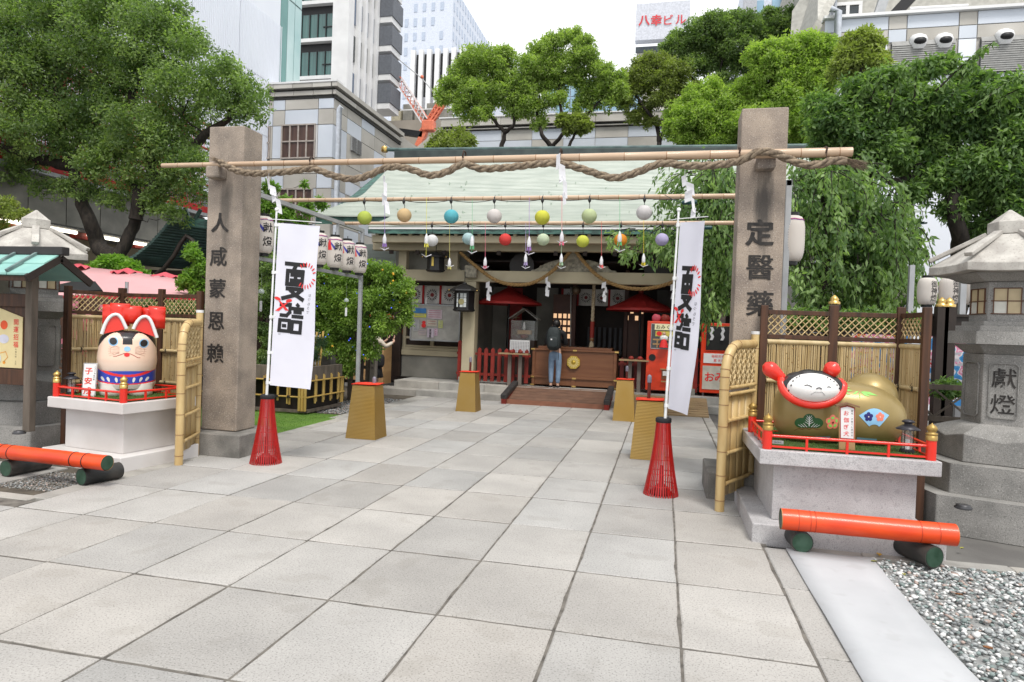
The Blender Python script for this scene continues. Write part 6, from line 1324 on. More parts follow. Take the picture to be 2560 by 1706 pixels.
# fortune vending machines
def omikuji(x0, x1, y, ztop, label, first=True):
    t = thing('fortune_machine', ((x0+x1)/2, y+.3, .36), label, 'vending machine', 'red fortune-slip vending machines'); mr_ = M('machine_orange_red', (.70, .045, .008), .35, coat=.3)
    q = MB(); q.box(x0, x1, y, y+.6, .38, ztop); put('cabinet', q, mr_, t, bevel=.012); wx0, wx1, wz0, wz1 = x0+.09, x1-.07, 1.30, ztop-.06
    q = MB(); q.box(wx0, wx1, y-.003, y-.001, wz0, wz1); put('dark_window', q, M('machine_dark', (.03, .03, .03), .15, spec=.7), t)
    for a, b__ in (((wx0, wz0), (wx1, wz0)), ((wx0, wz1), (wx1, wz1)), ((wx0, wz0), (wx0, wz1)), ((wx1, wz0), (wx1, wz1))): q = MB(); q.bar((a[0], y-.008, a[1]), (b__[0], y-.008, b__[1]), .012, .016); put('window_trim', q, m_steel if first else mr_, t)
    if first:
        q = MB(); q.box(wx0+.07, wx1-.01, y-.03, y-.012, ztop-.19, ztop-.06); s_ = put('sign_plate', q, M('sign_cream', (.55, .50, .30), .5, emit=(1, .95, .6, .15)), t)
        q = MB()
        for k, ch in enumerate('おみくじ'): write(q, ch, wx0+.145+k*.105, ztop-.125, .10, lambda u, v: (u, y-.034, v), .012)
        put('lettering', q, m_ink, s_)
        q = MB(); q.box(wx0+.09, wx1-.03, y-.012, y-.005, ztop-.33, ztop-.21); pz = put('picture_strip', q, M('strip_yellow', (.65, .55, .12), .5), t); q = MB(); blob2(q, wx0+.17, ztop-.27, .06, .05, lambda u, v: (u, y-.015, v)); put('red_print', q, m_redp, pz)
        for z in (ztop-.42, ztop-.52): q = MB(); q.box(wx0+.04, wx1-.02, y-.012, y-.005, z, z+.035); put('torii_beam', q, m_tan, t)
        for x in (wx0+.12, wx1-.1): q = MB(); q.box(x, x+.03, y-.011, y-.005, 1.32, ztop-.42); put('torii_post', q, m_tan, t)
        cx_ = (wx0+wx1)/2+.0; q = MB(); q.lathe((cx_, y-.06, 1.33), [(.10, 0), (.07, .12), (.05, .18)], 12); d_ = put('doll_skirt', q, m_redp, t); q = MB(); q.ball((cx_, y-.06, 1.53), .09, .05, .07, 12, 8); put('doll_robe', q, m_white, t); q = MB(); q.ball((cx_, y-.06, 1.63), .038, n=10, m=8); put('doll_head', q, m_skin, t)
        q = MB(); q.tube([(x0+.13, y-.002, 1.10), (x0+.13, y-.012, 1.10)], .075, 18); put('speaker_disc', q, m_blk, t)
        q = MB(); q.box(x0+.31, x0+.57, y-.03, y, .84, .865); put('roof_strip', q, m_tan, t); q = MB(); q.box(x0+.345, x0+.53, y-.02, y-.001, .63, .835); put('coin_box', q, m_brown, t); q = MB(); q.box(x0+.37, x0+.505, y-.024, y-.021, .71, .81); put('coin_plate', q, m_white, t); q = MB(); q.box(x0+.34, x0+.535, y-.06, y-.02, .57, .60); put('coin_tray', q, m_tan, t)
        for k in range(3): q = MB(); q.ball((x0+.18+k*.19, y+.1, ztop+.07), .10, .06, .09, 12, 8, lambda v: v*(1+.15*math.sin(v[0]*15)*math.cos(v[2]*13))); put('pink_ornament', q, M('pink_ornament', (.55, .08, .12), .6) if k != 1 else m_dred, t)
    else:
        q = MB(); q.box(x0+.06, x1-.02, y-.012, y-.001, 1.03, 1.24); put('label_strip', q, m_white, t); q = MB(); write(q, '毎和天神', x0+.36, 1.18, .07, lambda u, v: (u, y-.016, v)); write(q, '露 天神', x0+.38, 1.09, .07, lambda u, v: (u, y-.016, v)); put('red_lettering', q, m_redp, t)
        q = MB(); q.box(x0+.05, x1-.02, y-.012, y-.001, .46, .97); put('cream_panel', q, M('machine_cream', (.55, .52, .45), .5), t); q = MB()
        for k, ch in enumerate('おみくじ'): write(q, ch, x0+.20+k*.21, .73, .22, lambda u, v: (u, y-.016, v), .02)
        put('red_lettering', q, m_redp, t); q = MB(); q.tube([(x0+.1, y-.03, ztop-.05), (x0+.35, y-.04, ztop-.075), (x1-.05, y-.03, ztop-.05)], .008, 5); put('rope', q, m_ropen, t)
        for x in (x0+.2, x0+.42): q = MB(); q.grid([[(x-.03+.06*j+.03*(i % 2), y-.03, ztop-.09-.07*i) for j in range(2)] for i in range(5)], False); put('paper_streamer', q, m_pap, t)
    for x in (x0+.08, x1-.08): q = MB(); q.lathe((x, y+.1, .30), [(.03, 0), (.015, .02), (.015, .08)], 8); put('foot', q, m_steel, t)
    return t
omikuji(-.36, .35, 15.0, 1.90, 'red fortune machine with おみくじ sign partly behind the right banner'); omikuji(.80, 1.62, 15.05, 1.90, 'red fortune machine farther right, partly behind the bamboo sleeve fence', False)
# notice board with posters
bd = thing('display_board', (-5.6, 15.85, .9), 'large white notice board with posters left of the entrance', 'notice board'); a, c = bY(946, 700, 15.8), bY(1055, 785, 15.8); x0, x1, z1, z0 = a.x, c.x, a.z, c.z
q = MB(); q.box(x0, x1, 15.8, 15.84, z0, z1); put('panel', q, M('board_grey_white', (.42, .41, .38), .5), bd)
for s in (((x0, z0), (x1, z0)), ((x0, z1), (x1, z1)), ((x0, z0), (x0, z1)), ((x1, z0), (x1, z1))): q = MB(); q.bar((s[0][0], 15.79, s[0][1]), (s[1][0], 15.79, s[1][1]), .03, .035); put('frame', q, m_steel, bd)
q = MB(); q.box(x0+.35, x0+.39, 15.82, 15.85, z1, z1+.18); put('hanger', q, m_white, bd)
W_, H_ = x1-x0, z1-z0
def poster_(u0, u1, v0, v1, col, nm, lines=3, lc=(.3, .3, .35)):
    m_ = M('poster_%s' % nm, col, .6); q = MB(); q.box(x0+W_*u0, x0+W_*u1, 15.785, 15.789, z0+H_*v0, z0+H_*v1); o = put('poster', q, m_, bd)
    q = MB()
    for k in range(lines):
        zz = z0+H_*(v1-(v1-v0)*(k+.6)/(lines+.4)); q.add([(x0+W_*(u0+.02), 15.782, zz), (x0+W_*(u1-.03), 15.782, zz), (x0+W_*(u1-.03), 15.782, zz+.012), (x0+W_*(u0+.02), 15.782, zz+.012)], [(0, 1, 2, 3)])
    if lines: put('print_lines', q, M('print_%s' % nm, lc, .6), o, kind='stuff')
    return o
poster_(.05, .31, .76, .90, (.05, .20, .48), 'blue', 0); poster_(.06, .31, .64, .75, (.62, .60, .08), 'yellow', 2); poster_(.34, .64, .61, .87, (.60, .50, .55), 'pinkish', 4, (.5, .15, .2)); poster_(.05, .17, .25, .57, (.48, .48, .48), 'grey', 8); poster_(.34, .54, .40, .58, (.58, .52, .44), 'cream', 2, (.4, .1, .1)); poster_(.57, .66, .36, .57, (.58, .62, .25), 'lime', 4)
poster_(.20, .34, .34, .58, (.50, .42, .38), 'doll', 0); poster_(.34, .48, .08, .34, (.60, .52, .60), 'mauve', 0); poster_(.49, .56, .13, .34, (.62, .45, .55), 'rose', 3, (.45, .1, .2)); poster_(.16, .32, .14, .30, (.50, .42, .42), 'beige', 2)
q = MB(); column(q, '夏越祭', x0+W_*.41, z0+H_*.28, .07, .075, lambda u, v: (u, 15.78, v), .006); put('lettering', q, m_ink, bd); q = MB(); blob2(q, x0+W_*.27, z0+H_*.50, .05, .04, lambda u, v: (u, 15.78, v)); blob2(q, x0+W_*.27, z0+H_*.41, .06, .055, lambda u, v: (u, 15.779, v)); put('red_doll_print', q, m_redp, bd)
# black hanging lantern and dark lanterns under the eaves
def hang(cx, y, z0, z1, w, label, white=True):
    t = thing('hanging_lantern', (cx, y, z1), label, 'hanging lantern', 'black metal lanterns under the shrine eaves'); q = MB(); h = z1-z0
    q.lathe((cx, y, 0), [(w*.5, z0), (w*.62, z0+.03), (w*.62, z0+.06)], 6, False, .2); q.lathe((cx, y, 0), [(w*.56, z0+.06), (w*.56, z1-h*.28)], 6, False, .2); put('body', q, m_blk, t)
    q = MB(); q.lathe((cx, y, 0), [(w*.88, z1-h*.30), (w*.8, z1-h*.25), (w*.45, z1-h*.12), (w*.12, z1-h*.05), (w*.1, z1)], 6, False, .2); put('roof', q, m_blk, t)
    q = MB(); q.tube([(cx, y, z1), (cx, y, z1+.25)], .01, 5); put('hook', q, m_blk, t)
    for k in range(3):
        for j in range(3):
            if white: q = MB(); x = cx-w*.27+k*w*.19; zz = z0+.10+j*h*.16; q.box(x, x+w*.16, y-w*.515, y-w*.505, zz, zz+h*.145); put('white_pane', q, M('lamp_pane_white', (.55, .58, .58), .5), t)
    if white: q = MB(); blob2(q, cx+.0, z0+h*.33, .07, .07, lambda u, v: (u, y-w*.53, v)); put('gold_crest', q, M('crest_dull_gold', (.30, .27, .13), .5), t)
    for s in (-1, 0, 1): q = MB(); q.ball((cx+s*w*.8, y-w*.3, z1-h*.28), .02, n=8, m=6); put('gold_knob', q, m_brass, t)
p = bY(1067, 680, 14.9); hang(p.x, 14.9, 1.98, 2.66, .42, 'black hexagonal lantern with white panes above the notice board'); p = bY(1000, 590, 14.7)
hang(p.x, 14.75, 2.88, 3.35, .36, 'dark barred lantern under the left eaves beside the white paper ball', False); q = MB(); q.box(p.x-.03, p.x+.02, 14.55, 14.56, 3.0, 3.26); o = put('gold_name_slip', q, M('slip_gold', (.55, .40, .08), .5)); tag(o, 'small gold slip hanging on the dark lantern', 'slip')
for x, l_ in ((-3.35, 'left'), (-.2, 'right')):
    q = MB(); q.tube([(x, 15.5, 3.12), (x, 15.62, 3.12)], .30, 20); o = put('round_drum', q, M('drum_dark', (.03, .025, .025), .5)); tag(o, 'dark round gong hanging under the %s half of the eaves' % l_, 'gong')
# votive tablets rack and plywood desk on the left
er = thing('votive_tablet_rack', (-7.1, 16.2, .3), 'rack of orange votive tablets beside the white notice board', 'rack')
for j, z in enumerate((1.95, 1.58)):
    q = MB(); q.box(-7.55, -6.55, 16.2, 16.22, z, z+.03); put('rail', q, m_white, er)
    for k in range(6):
        x = -7.42+k*.16; q = MB(); q.plate([(x-.065, z-.20), (x+.065, z-.20), (x+.065, z-.08), (x, z-.04), (x-.065, z-.08)], lambda u, v, w: (u, 16.12-.02*(k % 2)+w, v), .015); tb = put('tablet', q, M('tablet_orange', (.60, .10, .03), .5, rand=.1), er)
        q = MB(); blob2(q, x, z-.12, .038, .04, lambda u, v: (u, 16.115-.02*(k % 2)-.003, v), 12); put('white_print', q, m_white, tb); q = MB(); blob2(q, x, z-.115, .02, .022, lambda u, v: (u, 16.115-.02*(k % 2)-.005, v), 10); put('dark_print', q, m_dred, tb)
q = MB(); q.box(-6.62, -6.56, 16.1, 16.16, .3, 2.1); put('post', q, m_steel, er)
dsk = thing('plywood_desk', (-7.0, 15.4, .13), 'light brown plywood desk under the votive tablets', 'desk'); tp('front', -7.7, -6.72, 15.28, 15.30, .15, 1.12, m_tan, .003, dsk); tp('side', -6.72, -6.68, 15.25, 15.75, .15, 1.12, m_tan, .003, dsk); tp('top', -7.7, -6.66, 15.22, 15.8, 1.121, 1.15, m_tan, .003, dsk)
# side hall with a lighter roof seen past the left end
sh = thing('side_hall', (-9.5, 18, 0), 'small side hall with a pale green roof left of the shrine porch', 'building')
q = MB(); P = []
for i in range(22):
    y = 17.3+i*.09; P.append([(-9.6, y, 2.98+i*.052), (-6.8, y, 2.98+i*.052)]); P.append([(-9.6, y+.088, 2.98+i*.052+.035), (-6.8, y+.088, 2.98+i*.052+.035)])
q.grid(P, False); put('roof', q, m_patina, sh); tp('wall', -9.4, -6.9, 17.8, 19.2, 0, 3.0, m_dark, 0, sh); tp('eaves', -9.6, -6.8, 17.3, 17.36, 2.86, 2.965, m_dcopper, 0, sh)
# ---------------------------------------------------------------- steel frames with lanterns
def steel_frame(x, y0, y1, label, low=True):
    t = thing('steel_frame', (x, (y0+y1)/2, 0), label, 'frame', 'grey steel frames beside the gate')
    for y in (y0, y1): q = MB(); q.box(x-.03, x+.03, y-.03, y+.03, -.02, 3.30); put('post', q, m_steel, t, bevel=.004)
    q = MB(); q.bar((x, y0-.03, 3.27), (x, y1+.03, 3.27), .05, .06); put('top_rail', q, m_steel, t)
    if low:
        q = MB(); q.bar((x, y0, 2.43), (x, y1, 2.43), .05, .05); put('lower_rail', q, m_steel, t); q = MB(); ym = y0+(y1-y0)*.72; q.box(x-.02, x+.02, ym-.02, ym+.02, 2.455, 3.24); put('short_upright', q, m_steel, t)
    return t
steel_frame(-5.3, 7.75, 11.0, 'grey steel frame behind the left pillar carrying white lanterns'); steel_frame(1.24, 7.62, 10.9, 'grey steel frame behind the right stone pillar')
m_lp = paper('lantern_white_paper', (.80, .75, .70), .35)
def big_lantern(c, r, h, label, txt, face, decor=True, txtang=0.0, group='white paper lanterns with black characters', ts=None):
    t = thing('paper_lantern', c, label, 'paper lantern', group); N = 36; prof_ = []
    for i in range(N+1):
        s = i/N*2-1; k = (1-abs(s)**3.4)**.5 if abs(s) < 1 else 0; prof_.append((max(.55*r, r*(.55+.45*k))*(1+.010*(1 if i % 2 else -1)), s*h*.44))
    q = MB(); q.lathe((0, 0, 0), prof_, 28, cap=False); put('paper_body', q, m_lp, t, world=False)
    for s in (-1, 1): q = MB(); q.lathe((0, 0, s*h*.46), [(r*.56, -.025), (r*.56, .025)], 20); put('black_hoop', q, m_blk, t, world=False)
    fa = math.atan2(face[1], face[0])
    def fn(u, v):
        s = v/(h*.44); k = (1-abs(s)**3.4)**.5 if abs(s) < 1 else 0; rr = r*(.55+.45*k)*1.018; a = fa+u/r; return (rr*math.cos(a), rr*math.sin(a), v)
    q = MB(); s_ = ts or h*.25
    fn_ = fn
    for k_ in (1,): column(q, txt, txtang*r, h*.16 if len(txt) == 2 else h*.24, s_, h*.33 if len(txt) == 2 else h*.235, (lambda u, v, k_=k_: tuple(c_*(1.002+.003*k_) if i_ < 2 else c_ for i_, c_ in enumerate(fn_(u, v)))), .012 if ts is None else .008)
    put('lettering', q, m_ink, t, world=False)
    if decor:
        for zz, m_ in ((h*.36, MATS.get('ribbon_pink') or M('ribbon_pink', (.55, .03, .12), .5)), (h*.345, M('ribbon_violet', (.25, .10, .40), .5))): q = MB(); q.tube([fn(2*math.pi*r*k/26, zz+.004*math.sin(k*1.7)) for k in range(27)], .0035, 5, False); put('ribbon_line', q, m_, t, world=False)
        ua = (txtang-1.2)*r
        for pts, m_ in ((([(-.02, .33), (.02, .33), (.05, .05), (-.05, .05)]), m_redp), ([(.0, .29), (.025, .29), (.13, .08), (.09, .06)], M('lantern_blue_print', (.05, .06, .35), .5)), ([(-.07, .25), (-.02, .27), (-.05, .12), (-.11, .16)], M('lantern_green_print', (.02, .22, .12), .5))):
            q4 = pts; q = MB(); lerp_ = lambda A, B, u: (A[0]+(B[0]-A[0])*u, A[1]+(B[1]-A[1])*u)
            q.grid([[fn(ua+p_[0]*r/.13, h*p_[1]) for p_ in [lerp_(lerp_(q4[0], q4[3], v), lerp_(q4[1], q4[2], v), w_/6) for w_ in range(7)]] for v in (0, .33, .66, 1)], False); put('figure_print', q, m_, t, world=False)
        q = MB(); q.tube([(0, 0, h*.48), (0, 0, h*.48+.06)], .006, 5); put('hook', q, m_blk, t, world=False)
    return t
for i, (px, py, hpx, l_) in enumerate(((659, 588, 104, 'nearest the left pillar, partly behind the banner pole'), (722, 606, 97, 'hidden mostly behind the white banner'), (764, 612, 93, 'just appearing at the right edge of the banner'), (800, 623, 90, 'third from the right end'), (835, 632, 87, 'second from the right end'), (869, 640, 84, 'next to last on the frame'), (902, 648, 80, 'at the far right end of the frame'))):
    if i == 5: continue
    px = {3: 798, 4: 837, 6: 899}.get(i, px)
    c = aX(px, py, -5.27); hh = hpx/FPX*depth(c); big_lantern(c, hh*.235, hh, 'white 献燈 lantern on the left frame, %s' % l_, '献燈', (c[0]*-1, -c[1], 0), txtang=.45)
c = aX(868, 640, -5.27); hh = 84/FPX*depth(c); big_lantern(c, hh*.235, hh, 'white 献燈 lantern on the left frame, next to last', '献燈', (-c[0], -c[1], 0), txtang=.45)
for (x, y, l_) in ((653, 730, 'left of the banner'), (866, 752, 'right of the banner before the orange shrub')):
    p = aX(x, y, -5.24); t = thing('wind_chime', p, 'small glass wind chime hanging %s' % l_, 'wind chime', 'small glass wind chimes'); q = MB(); q.tube([p+Vector((0, 0, .25)), p+Vector((0, 0, -.12))], .0015, 4); put('string', q, m_steel, t)
    q = MB(); q.lathe((p.x, p.y, p.z), [(.035, -.02), (.042, 0), (.03, .03), (.005, .042)], 12, cap=False); put('glass_bell', q, M('chime_glass', (.55, .62, .6), .1, alpha=.6), t); q = MB(); q.box(p.x-.018, p.x+.018, p.y-.001, p.y+.001, p.z-.26, p.z-.12); put('paper_strip', q, m_pap, t)
# lantern behind the right pillar and the row at far right
c = aX(1977, 598, 1.30); big_lantern(c, .14, .56, 'white lantern mostly hidden behind the right stone pillar', '献燈', (-c[0], -c[1], 0), txtang=-2.2)
for px, l_ in ((2250, 'half hidden by the weeping leaves'), (2318, 'middle of the row at the right'), (2372, 'next to the grey post left of the stone lantern'), (2436, 'just peeping past the right stone lantern')):
    yl = 12.4 if px == 2250 else 10.3; c = aY(px, 729, yl); big_lantern(c, .012*yl, .041*yl, 'white lantern above the dark fence, %s' % l_, '御神燈', (-c[0], -c[1], 0), False, txtang=.75, group='plain white lanterns above the dark fence', ts=.10)
# ================================================================ PEOPLE
def skinned(name, V, E, Rr, mat, parent, root=0, sub=2):
    me = bpy.data.meshes.new(name); off = wpos(parent); me.from_pydata([tuple(Vector(v)-off) for v in V], E, []); me.materials.append(mat)
    o = bpy.data.objects.new(name, me); COL.objects.link(o); o.parent = parent
    m1 = o.modifiers.new('skin', 'SKIN'); m1.use_smooth_shade = True
    for i, r in enumerate(Rr):
        sv_ = me.skin_vertices[0].data[i]; sv_.radius = r if isinstance(r, tuple) else (r, r); sv_.use_root = (i == root)
    m2 = o.modifiers.new('sub', 'SUBSURF'); m2.levels = sub; m2.render_levels = sub; return o
def human(T, h, t, top, bottom, arms, hairm, bot_r=1.0, skirt=False):
    """T maps local (x right, y forward, z up) at unit height to the world"""
    P = lambda x, y, z: T(x*h, y*h, z*h)
    (lw, le), (rw, re) = arms
    V = [P(0, 0, .53), P(0, .0, .62), P(0, .01, .74), P(0, .0, .82), P(0, .01, .87), P(0, .02, .93), P(0, .015, .975)]
    E = [(i, i+1) for i in range(6)]; Rr = [(.075*h, .058*h), (.068*h, .05*h), (.082*h, .058*h), (.055*h, .04*h), (.026*h, .026*h), (.044*h, .052*h), (.035*h, .042*h)]
    n = 7
    for s, (w, e) in ((-1, (lw, le)), (1, (rw, re))):
        V += [P(s*.105, 0, .815), P(*e), P(*w), P(w[0]*.6, w[1]+.03, w[2]+.035)]; E += [(3, n), (n, n+1), (n+1, n+2), (n+2, n+3)]; Rr += [.034*h, .024*h, .016*h, (.02*h, .011*h)]; n += 4
        V += [P(s*.05, 0, .49), P(s*.052, .012, .28), P(s*.05, -.005, .06), P(s*.052, -.01, .03), P(s*.055, .06, .015)]; E += [(0, n), (n, n+1), (n+1, n+2), (n+2, n+3), (n+3, n+4)]; Rr += [.052*h, .034*h, .02*h, .022*h, .018*h]; n += 5
    skinned('body', V, E, Rr, m_skin, t)
    # fingers
    q = MB()
    for w in (lw, rw):
        for k in range(4):
            a = P(w[0]*.6+(k-1.5)*.006, w[1]+.04, w[2]+.045); q.tube([a, P(w[0]*.5+(k-1.5)*.006, w[1]+.055, w[2]+.07), P(w[0]*.45+(k-1.5)*.006, w[1]+.058, w[2]+.088+.004*(k in (1, 2)))], [.0055*h, .005*h, .0035*h], 6)
        q.tube([P(w[0]*.7, w[1]+.02, w[2]+.03), P(w[0]*.8, w[1]+.03, w[2]+.055)], [.0065*h, .0045*h], 6)
    put('fingers', q, m_skin, t)
    V = [P(0, 0, .545), P(0, 0, .63), P(0, .01, .75), P(0, 0, .825), P(0, .005, .85)]; E = [(0, 1), (1, 2), (2, 3), (3, 4)]; Rr = [(.092*h, .07*h), (.088*h, .066*h), (.098*h, .070*h), (.072*h, .052*h), (.035*h, .035*h)]; n = 5
    for s, (w, e) in ((-1, (lw, le)), (1, (rw, re))):
        W_ = Vector(e).lerp(Vector(w), .85); V += [P(s*.108, 0, .818), P(*e), P(*W_)]; E += [(3, n), (n, n+1), (n+1, n+2)]; Rr += [.043*h, .034*h, .025*h]; n += 3
    skinned('jacket', V, E, Rr, top, t)
    if not skirt:
        V = [P(0, 0, .57), P(0, 0, .51)]; E = [(0, 1)]; Rr = [(.082*h, .062*h), (.084*h, .066*h)]; n = 2
        for s in (-1, 1): V += [P(s*.05, 0, .45), P(s*.054, .012, .28), P(s*.052, 0, .17), P(s*.05, -.003, .065)]; E += [(1, n), (n, n+1), (n+1, n+2), (n+2, n+3)]; Rr += [.056*h*bot_r, .044*h*bot_r, .038*h*bot_r, .031*h*bot_r]; n += 4
        skinned('trousers', V, E, Rr, bottom, t)
    else:
        q = MB(); N = 26; rows = []
        for z, r in ((.60, .075), (.52, .095), (.40, .12), (.26, .15)): rows.append([P(r*(1+.05*math.sin(k*6.28/N*7))*math.cos(6.2832*k/N), r*.8*math.sin(6.2832*k/N), z) for k in range(N+1)])
        q.grid(rows); o = put('skirt', q, bottom, t); o.modifiers.new('t', 'SOLIDIFY').thickness = .004
    for s in (-1, 1):
        q = MB(); c = P(s*.052, .02, .0); q.ball((c.x, c.y, c.z+.038), .042, .10 if abs((P(0, 1, 0)-P(0, 0, 0)).y) > .7*h else .055, .04, 14, 8); put('shoe', q, m_black, t); q = MB(); q.box(c.x-.04, c.x+.04, c.y-.09, c.y+.09, c.z+.001, c.z+.018); put('shoe_sole', q, m_white, t, bevel=.008)
    q = MB(); c = P(0, .005, .945); q.ball(c, .062*h, .066*h, .067*h, 20, 12); put('hair', q, hairm, t)
    hd = P(0, .02, .93); f_ = (P(0, 1, 0)-P(0, 0, 0)).normalized(); r_ = (P(1, 0, 0)-P(0, 0, 0)).normalized()
    for s in (-1, 1): q = MB(); q.ball(hd+r_*s*.056*h-Vector((0, 0, .01)), .008*h, .012*h, .018*h, 8, 6); put('ear', q, m_skin, t)
    q = MB(); q.ball(hd+f_*.055*h-Vector((0, 0, .012)), .009*h, .012*h, .014*h, 8, 6); put('nose', q, m_skin, t)
    for s in (-1, 1): q = MB(); q.ball(hd+f_*.05*h+r_*s*.02*h, .006*h, .006*h, .005*h, 8, 6); put('eye', q, m_ink, t)
    q = MB(); q.tube([hd+f_*.052*h-r_*.014*h-Vector((0, 0, .04)), hd+f_*.055*h-Vector((0, 0, .042)), hd+f_*.052*h+r_*.014*h-Vector((0, 0, .04))], .003, 5); put('mouth', q, m_mouth, t)
pp = aY(1384, 975, 15.0); px0, py0 = pp.x, 15.06
t = thing('person', (px0, py0, .30), 'person in blue jeans with a dark backpack praying at the offering box, seen from behind', 'person')
TP = frame(px0, py0, R_(3)); TPz = lambda x, y, z: TP(x, y, z+.30)
human(TPz, 1.56, t, m_black, m_denim, (((-.03, .17, .73), (-.15, .05, .64)), ((.03, .17, .73), (.15, .05, .64))), m_hair)
q = MB(); bx_ = TPz(-.03, -.19, .95)
q.ball((bx_.x, bx_.y+.02, bx_.z+.18), .155, .12, .27, 22, 16, lambda v: sq(v, .62)); put('backpack', q, m_pack, t)
q = MB(); q.ball((bx_.x, bx_.y-.09, bx_.z+.10), .115, .05, .13, 18, 12, lambda v: sq(v, .6)); put('backpack_pocket', q, m_pack, t)
q = MB(); q.tube([(bx_.x+.03*math.cos(a), bx_.y+.02, bx_.z+.45+.03*math.sin(a)) for a in [math.pi*k/8 for k in range(9)]], .008, 6); put('backpack_handle', q, m_black, t)
q = MB(); q.box(bx_.x-.045, bx_.x-.01, bx_.y-.143, bx_.y-.136, bx_.z+.15, bx_.z+.18); put('backpack_patch', q, m_white, t)
for s in (-1, 1): q = MB(); q.tube([(bx_.x+s*.10, bx_.y+.05, bx_.z+.40), (bx_.x+s*.11+.02, bx_.y+.16, bx_.z+.44), (bx_.x+s*.12+.02, bx_.y+.24, bx_.z+.36)], .018, 6); put('shoulder_strap', q, m_black, t)
q = MB(); q.tube([(bx_.x+.12, bx_.y, bx_.z-.05), (bx_.x+.125, bx_.y-.01, bx_.z-.2), (bx_.x+.12, bx_.y, bx_.z-.3)], .006, 5); put('loose_strap', q, m_black, t)
q = MB(); c = TPz(0, .02, 1.56*.875); q.lathe((c.x, c.y, c.z-.03), [(.075, 0), (.07, .03), (.055, .05)], 14); put('white_collar', q, m_white, t)
pp = aY(938, 880, 14.4)
t = thing('person', (pp.x, 14.4, -.02), 'person in cream blouse and black skirt behind the shrub reaching for votive tablets', 'person')
TQ = frame(pp.x, 14.4, R_(-35)); human(lambda x, y, z: TQ(x, y, z-.02), 1.56, t, M('cream_blouse', (.58, .52, .44), .8, col2=(.48, .42, .35), scale=14), m_black, (((-.05, .20, .80), (-.14, .08, .72)), ((.16, .22, .80), (.16, .08, .72))), m_hair, skirt=True)
q = MB(); c = TQ(.18, .0, .78); q.ball(c, .13, .08, .16, 18, 12, lambda v: sq(v, .65)); put('shoulder_bag', q, m_black, t); q = MB(); q.tube([c+Vector((-.06, 0, .14)), c+Vector((-.05, .02, .42)), c+Vector((.03, .02, .42)), c+Vector((.06, 0, .14))], .012, 6); put('bag_strap', q, m_black, t)

# ================================================================ LEFT YARD
pl = thing('bamboo_planter', (-6.0, 10.6, 0), 'large planter with weathered timber rim behind a yellow bamboo fence', 'planter')
zt = aY(772, 918, 10.5).z; zb_ = aY(772, 955, 10.5).z
xL, xR, yF, yB = -9.4, -6.02, 10.5, 11.75
for a, b__ in (((xL, yF, (zt+zb_)/2), (xR+.04, yF, (zt+zb_)/2)), ((xR, yF+.04, (zt+zb_)/2), (xR, yB, (zt+zb_)/2))): q = MB(); q.bar(a, b__, .07, zt-zb_); put('rim_timber', q, m_grywood, pl, bevel=.006)
q = MB(); q.box(xL, xR-.05, yF+.12, yB, .02, zb_-.02); put('dark_box', q, M('planter_dark', (.022, .016, .012), .8, col2=(.012, .01, .008), scale=4), pl); q = MB(); q.box(xL, xR-.02, yF+.05, yB, zt-.10, zt-.05); put('earth', q, m_soil, pl)
for a, b__ in (((xL, yF, .05), (xR, yF, .05)), ((xR, yF, .05), (xR, yB, .05))): q = MB(); q.bar(a, b__, .06, .05); put('base_timber', q, m_grywood, pl)
m_bgo = M('golden_bamboo', (.52, .36, .11), .45, col2=(.42, .27, .07), scale=4, rand=.1)
def upr(x, y, z0, z1, r=.021): q = MB(); q.tube([(x, y, z0), (x, y, z1)], r, 9); put('upright', q, m_bgo, pl)
for k in range(13):
    x = xR-.30-k*.23; tall = k % 2 == 0
    upr(x, yF-.03, .16 if tall else .22, .66 if tall else .56, .020)
    if tall: upr(x-.045, yF-.03, .17, .64, .017)
for dx in (-.10, -.045, .01): upr(xR+dx, yF-.05, .06, zb_+.0, .026)
for k in range(4):
    y = yF+.25+k*.28; upr(xR+.03, y, .17, .68, .02); upr(xR+.03, y+.045, .2, .66, .016)
for dy in (-.03, .03): upr(xR+.03, yB+dy, .10, zb_, .024)
for z in (.30, .58):
    q = MB(); q.tube([(xL, yF-.055, z), (xR+.05, yF-.055, z)], .015, 8); put('cross_bamboo', q, m_bgo, pl); q = MB(); q.tube([(xR+.055, yF-.05, z), (xR+.055, yB+.05, z)], .015, 8); put('cross_bamboo', q, m_bgo, pl)
q = MB()
for z in (.30, .58):
    for k in range(13): q.lathe((xR-.30-k*.23, yF-.055, z-.02), [(.034, 0), (.034, .04)], 7)
put('black_ties', q, m_blackcord, pl, kind='stuff')
# trellis standing in the planter
tr = thing('bamboo_trellis', (-6.35, 11.4, zt), 'small upright bamboo trellis standing at the planter rim', 'trellis')
for k, (x, h) in enumerate(((-6.85, .62), (-6.73, .50), (-6.56, .46), (-6.40, .60), (-6.33, .56), (-6.27, .62))): q = MB(); q.tube([(x+.02, 11.35, zt-.05), (x+.05, 11.4, zt+h)], .02, 8); put('upright', q, m_bgo, tr)
for z in (.18, .40): q = MB(); q.tube([(-6.88, 11.33, zt+z), (-6.22, 11.33, zt+z)], .013, 7); put('cross_bamboo', q, m_bgo, tr)
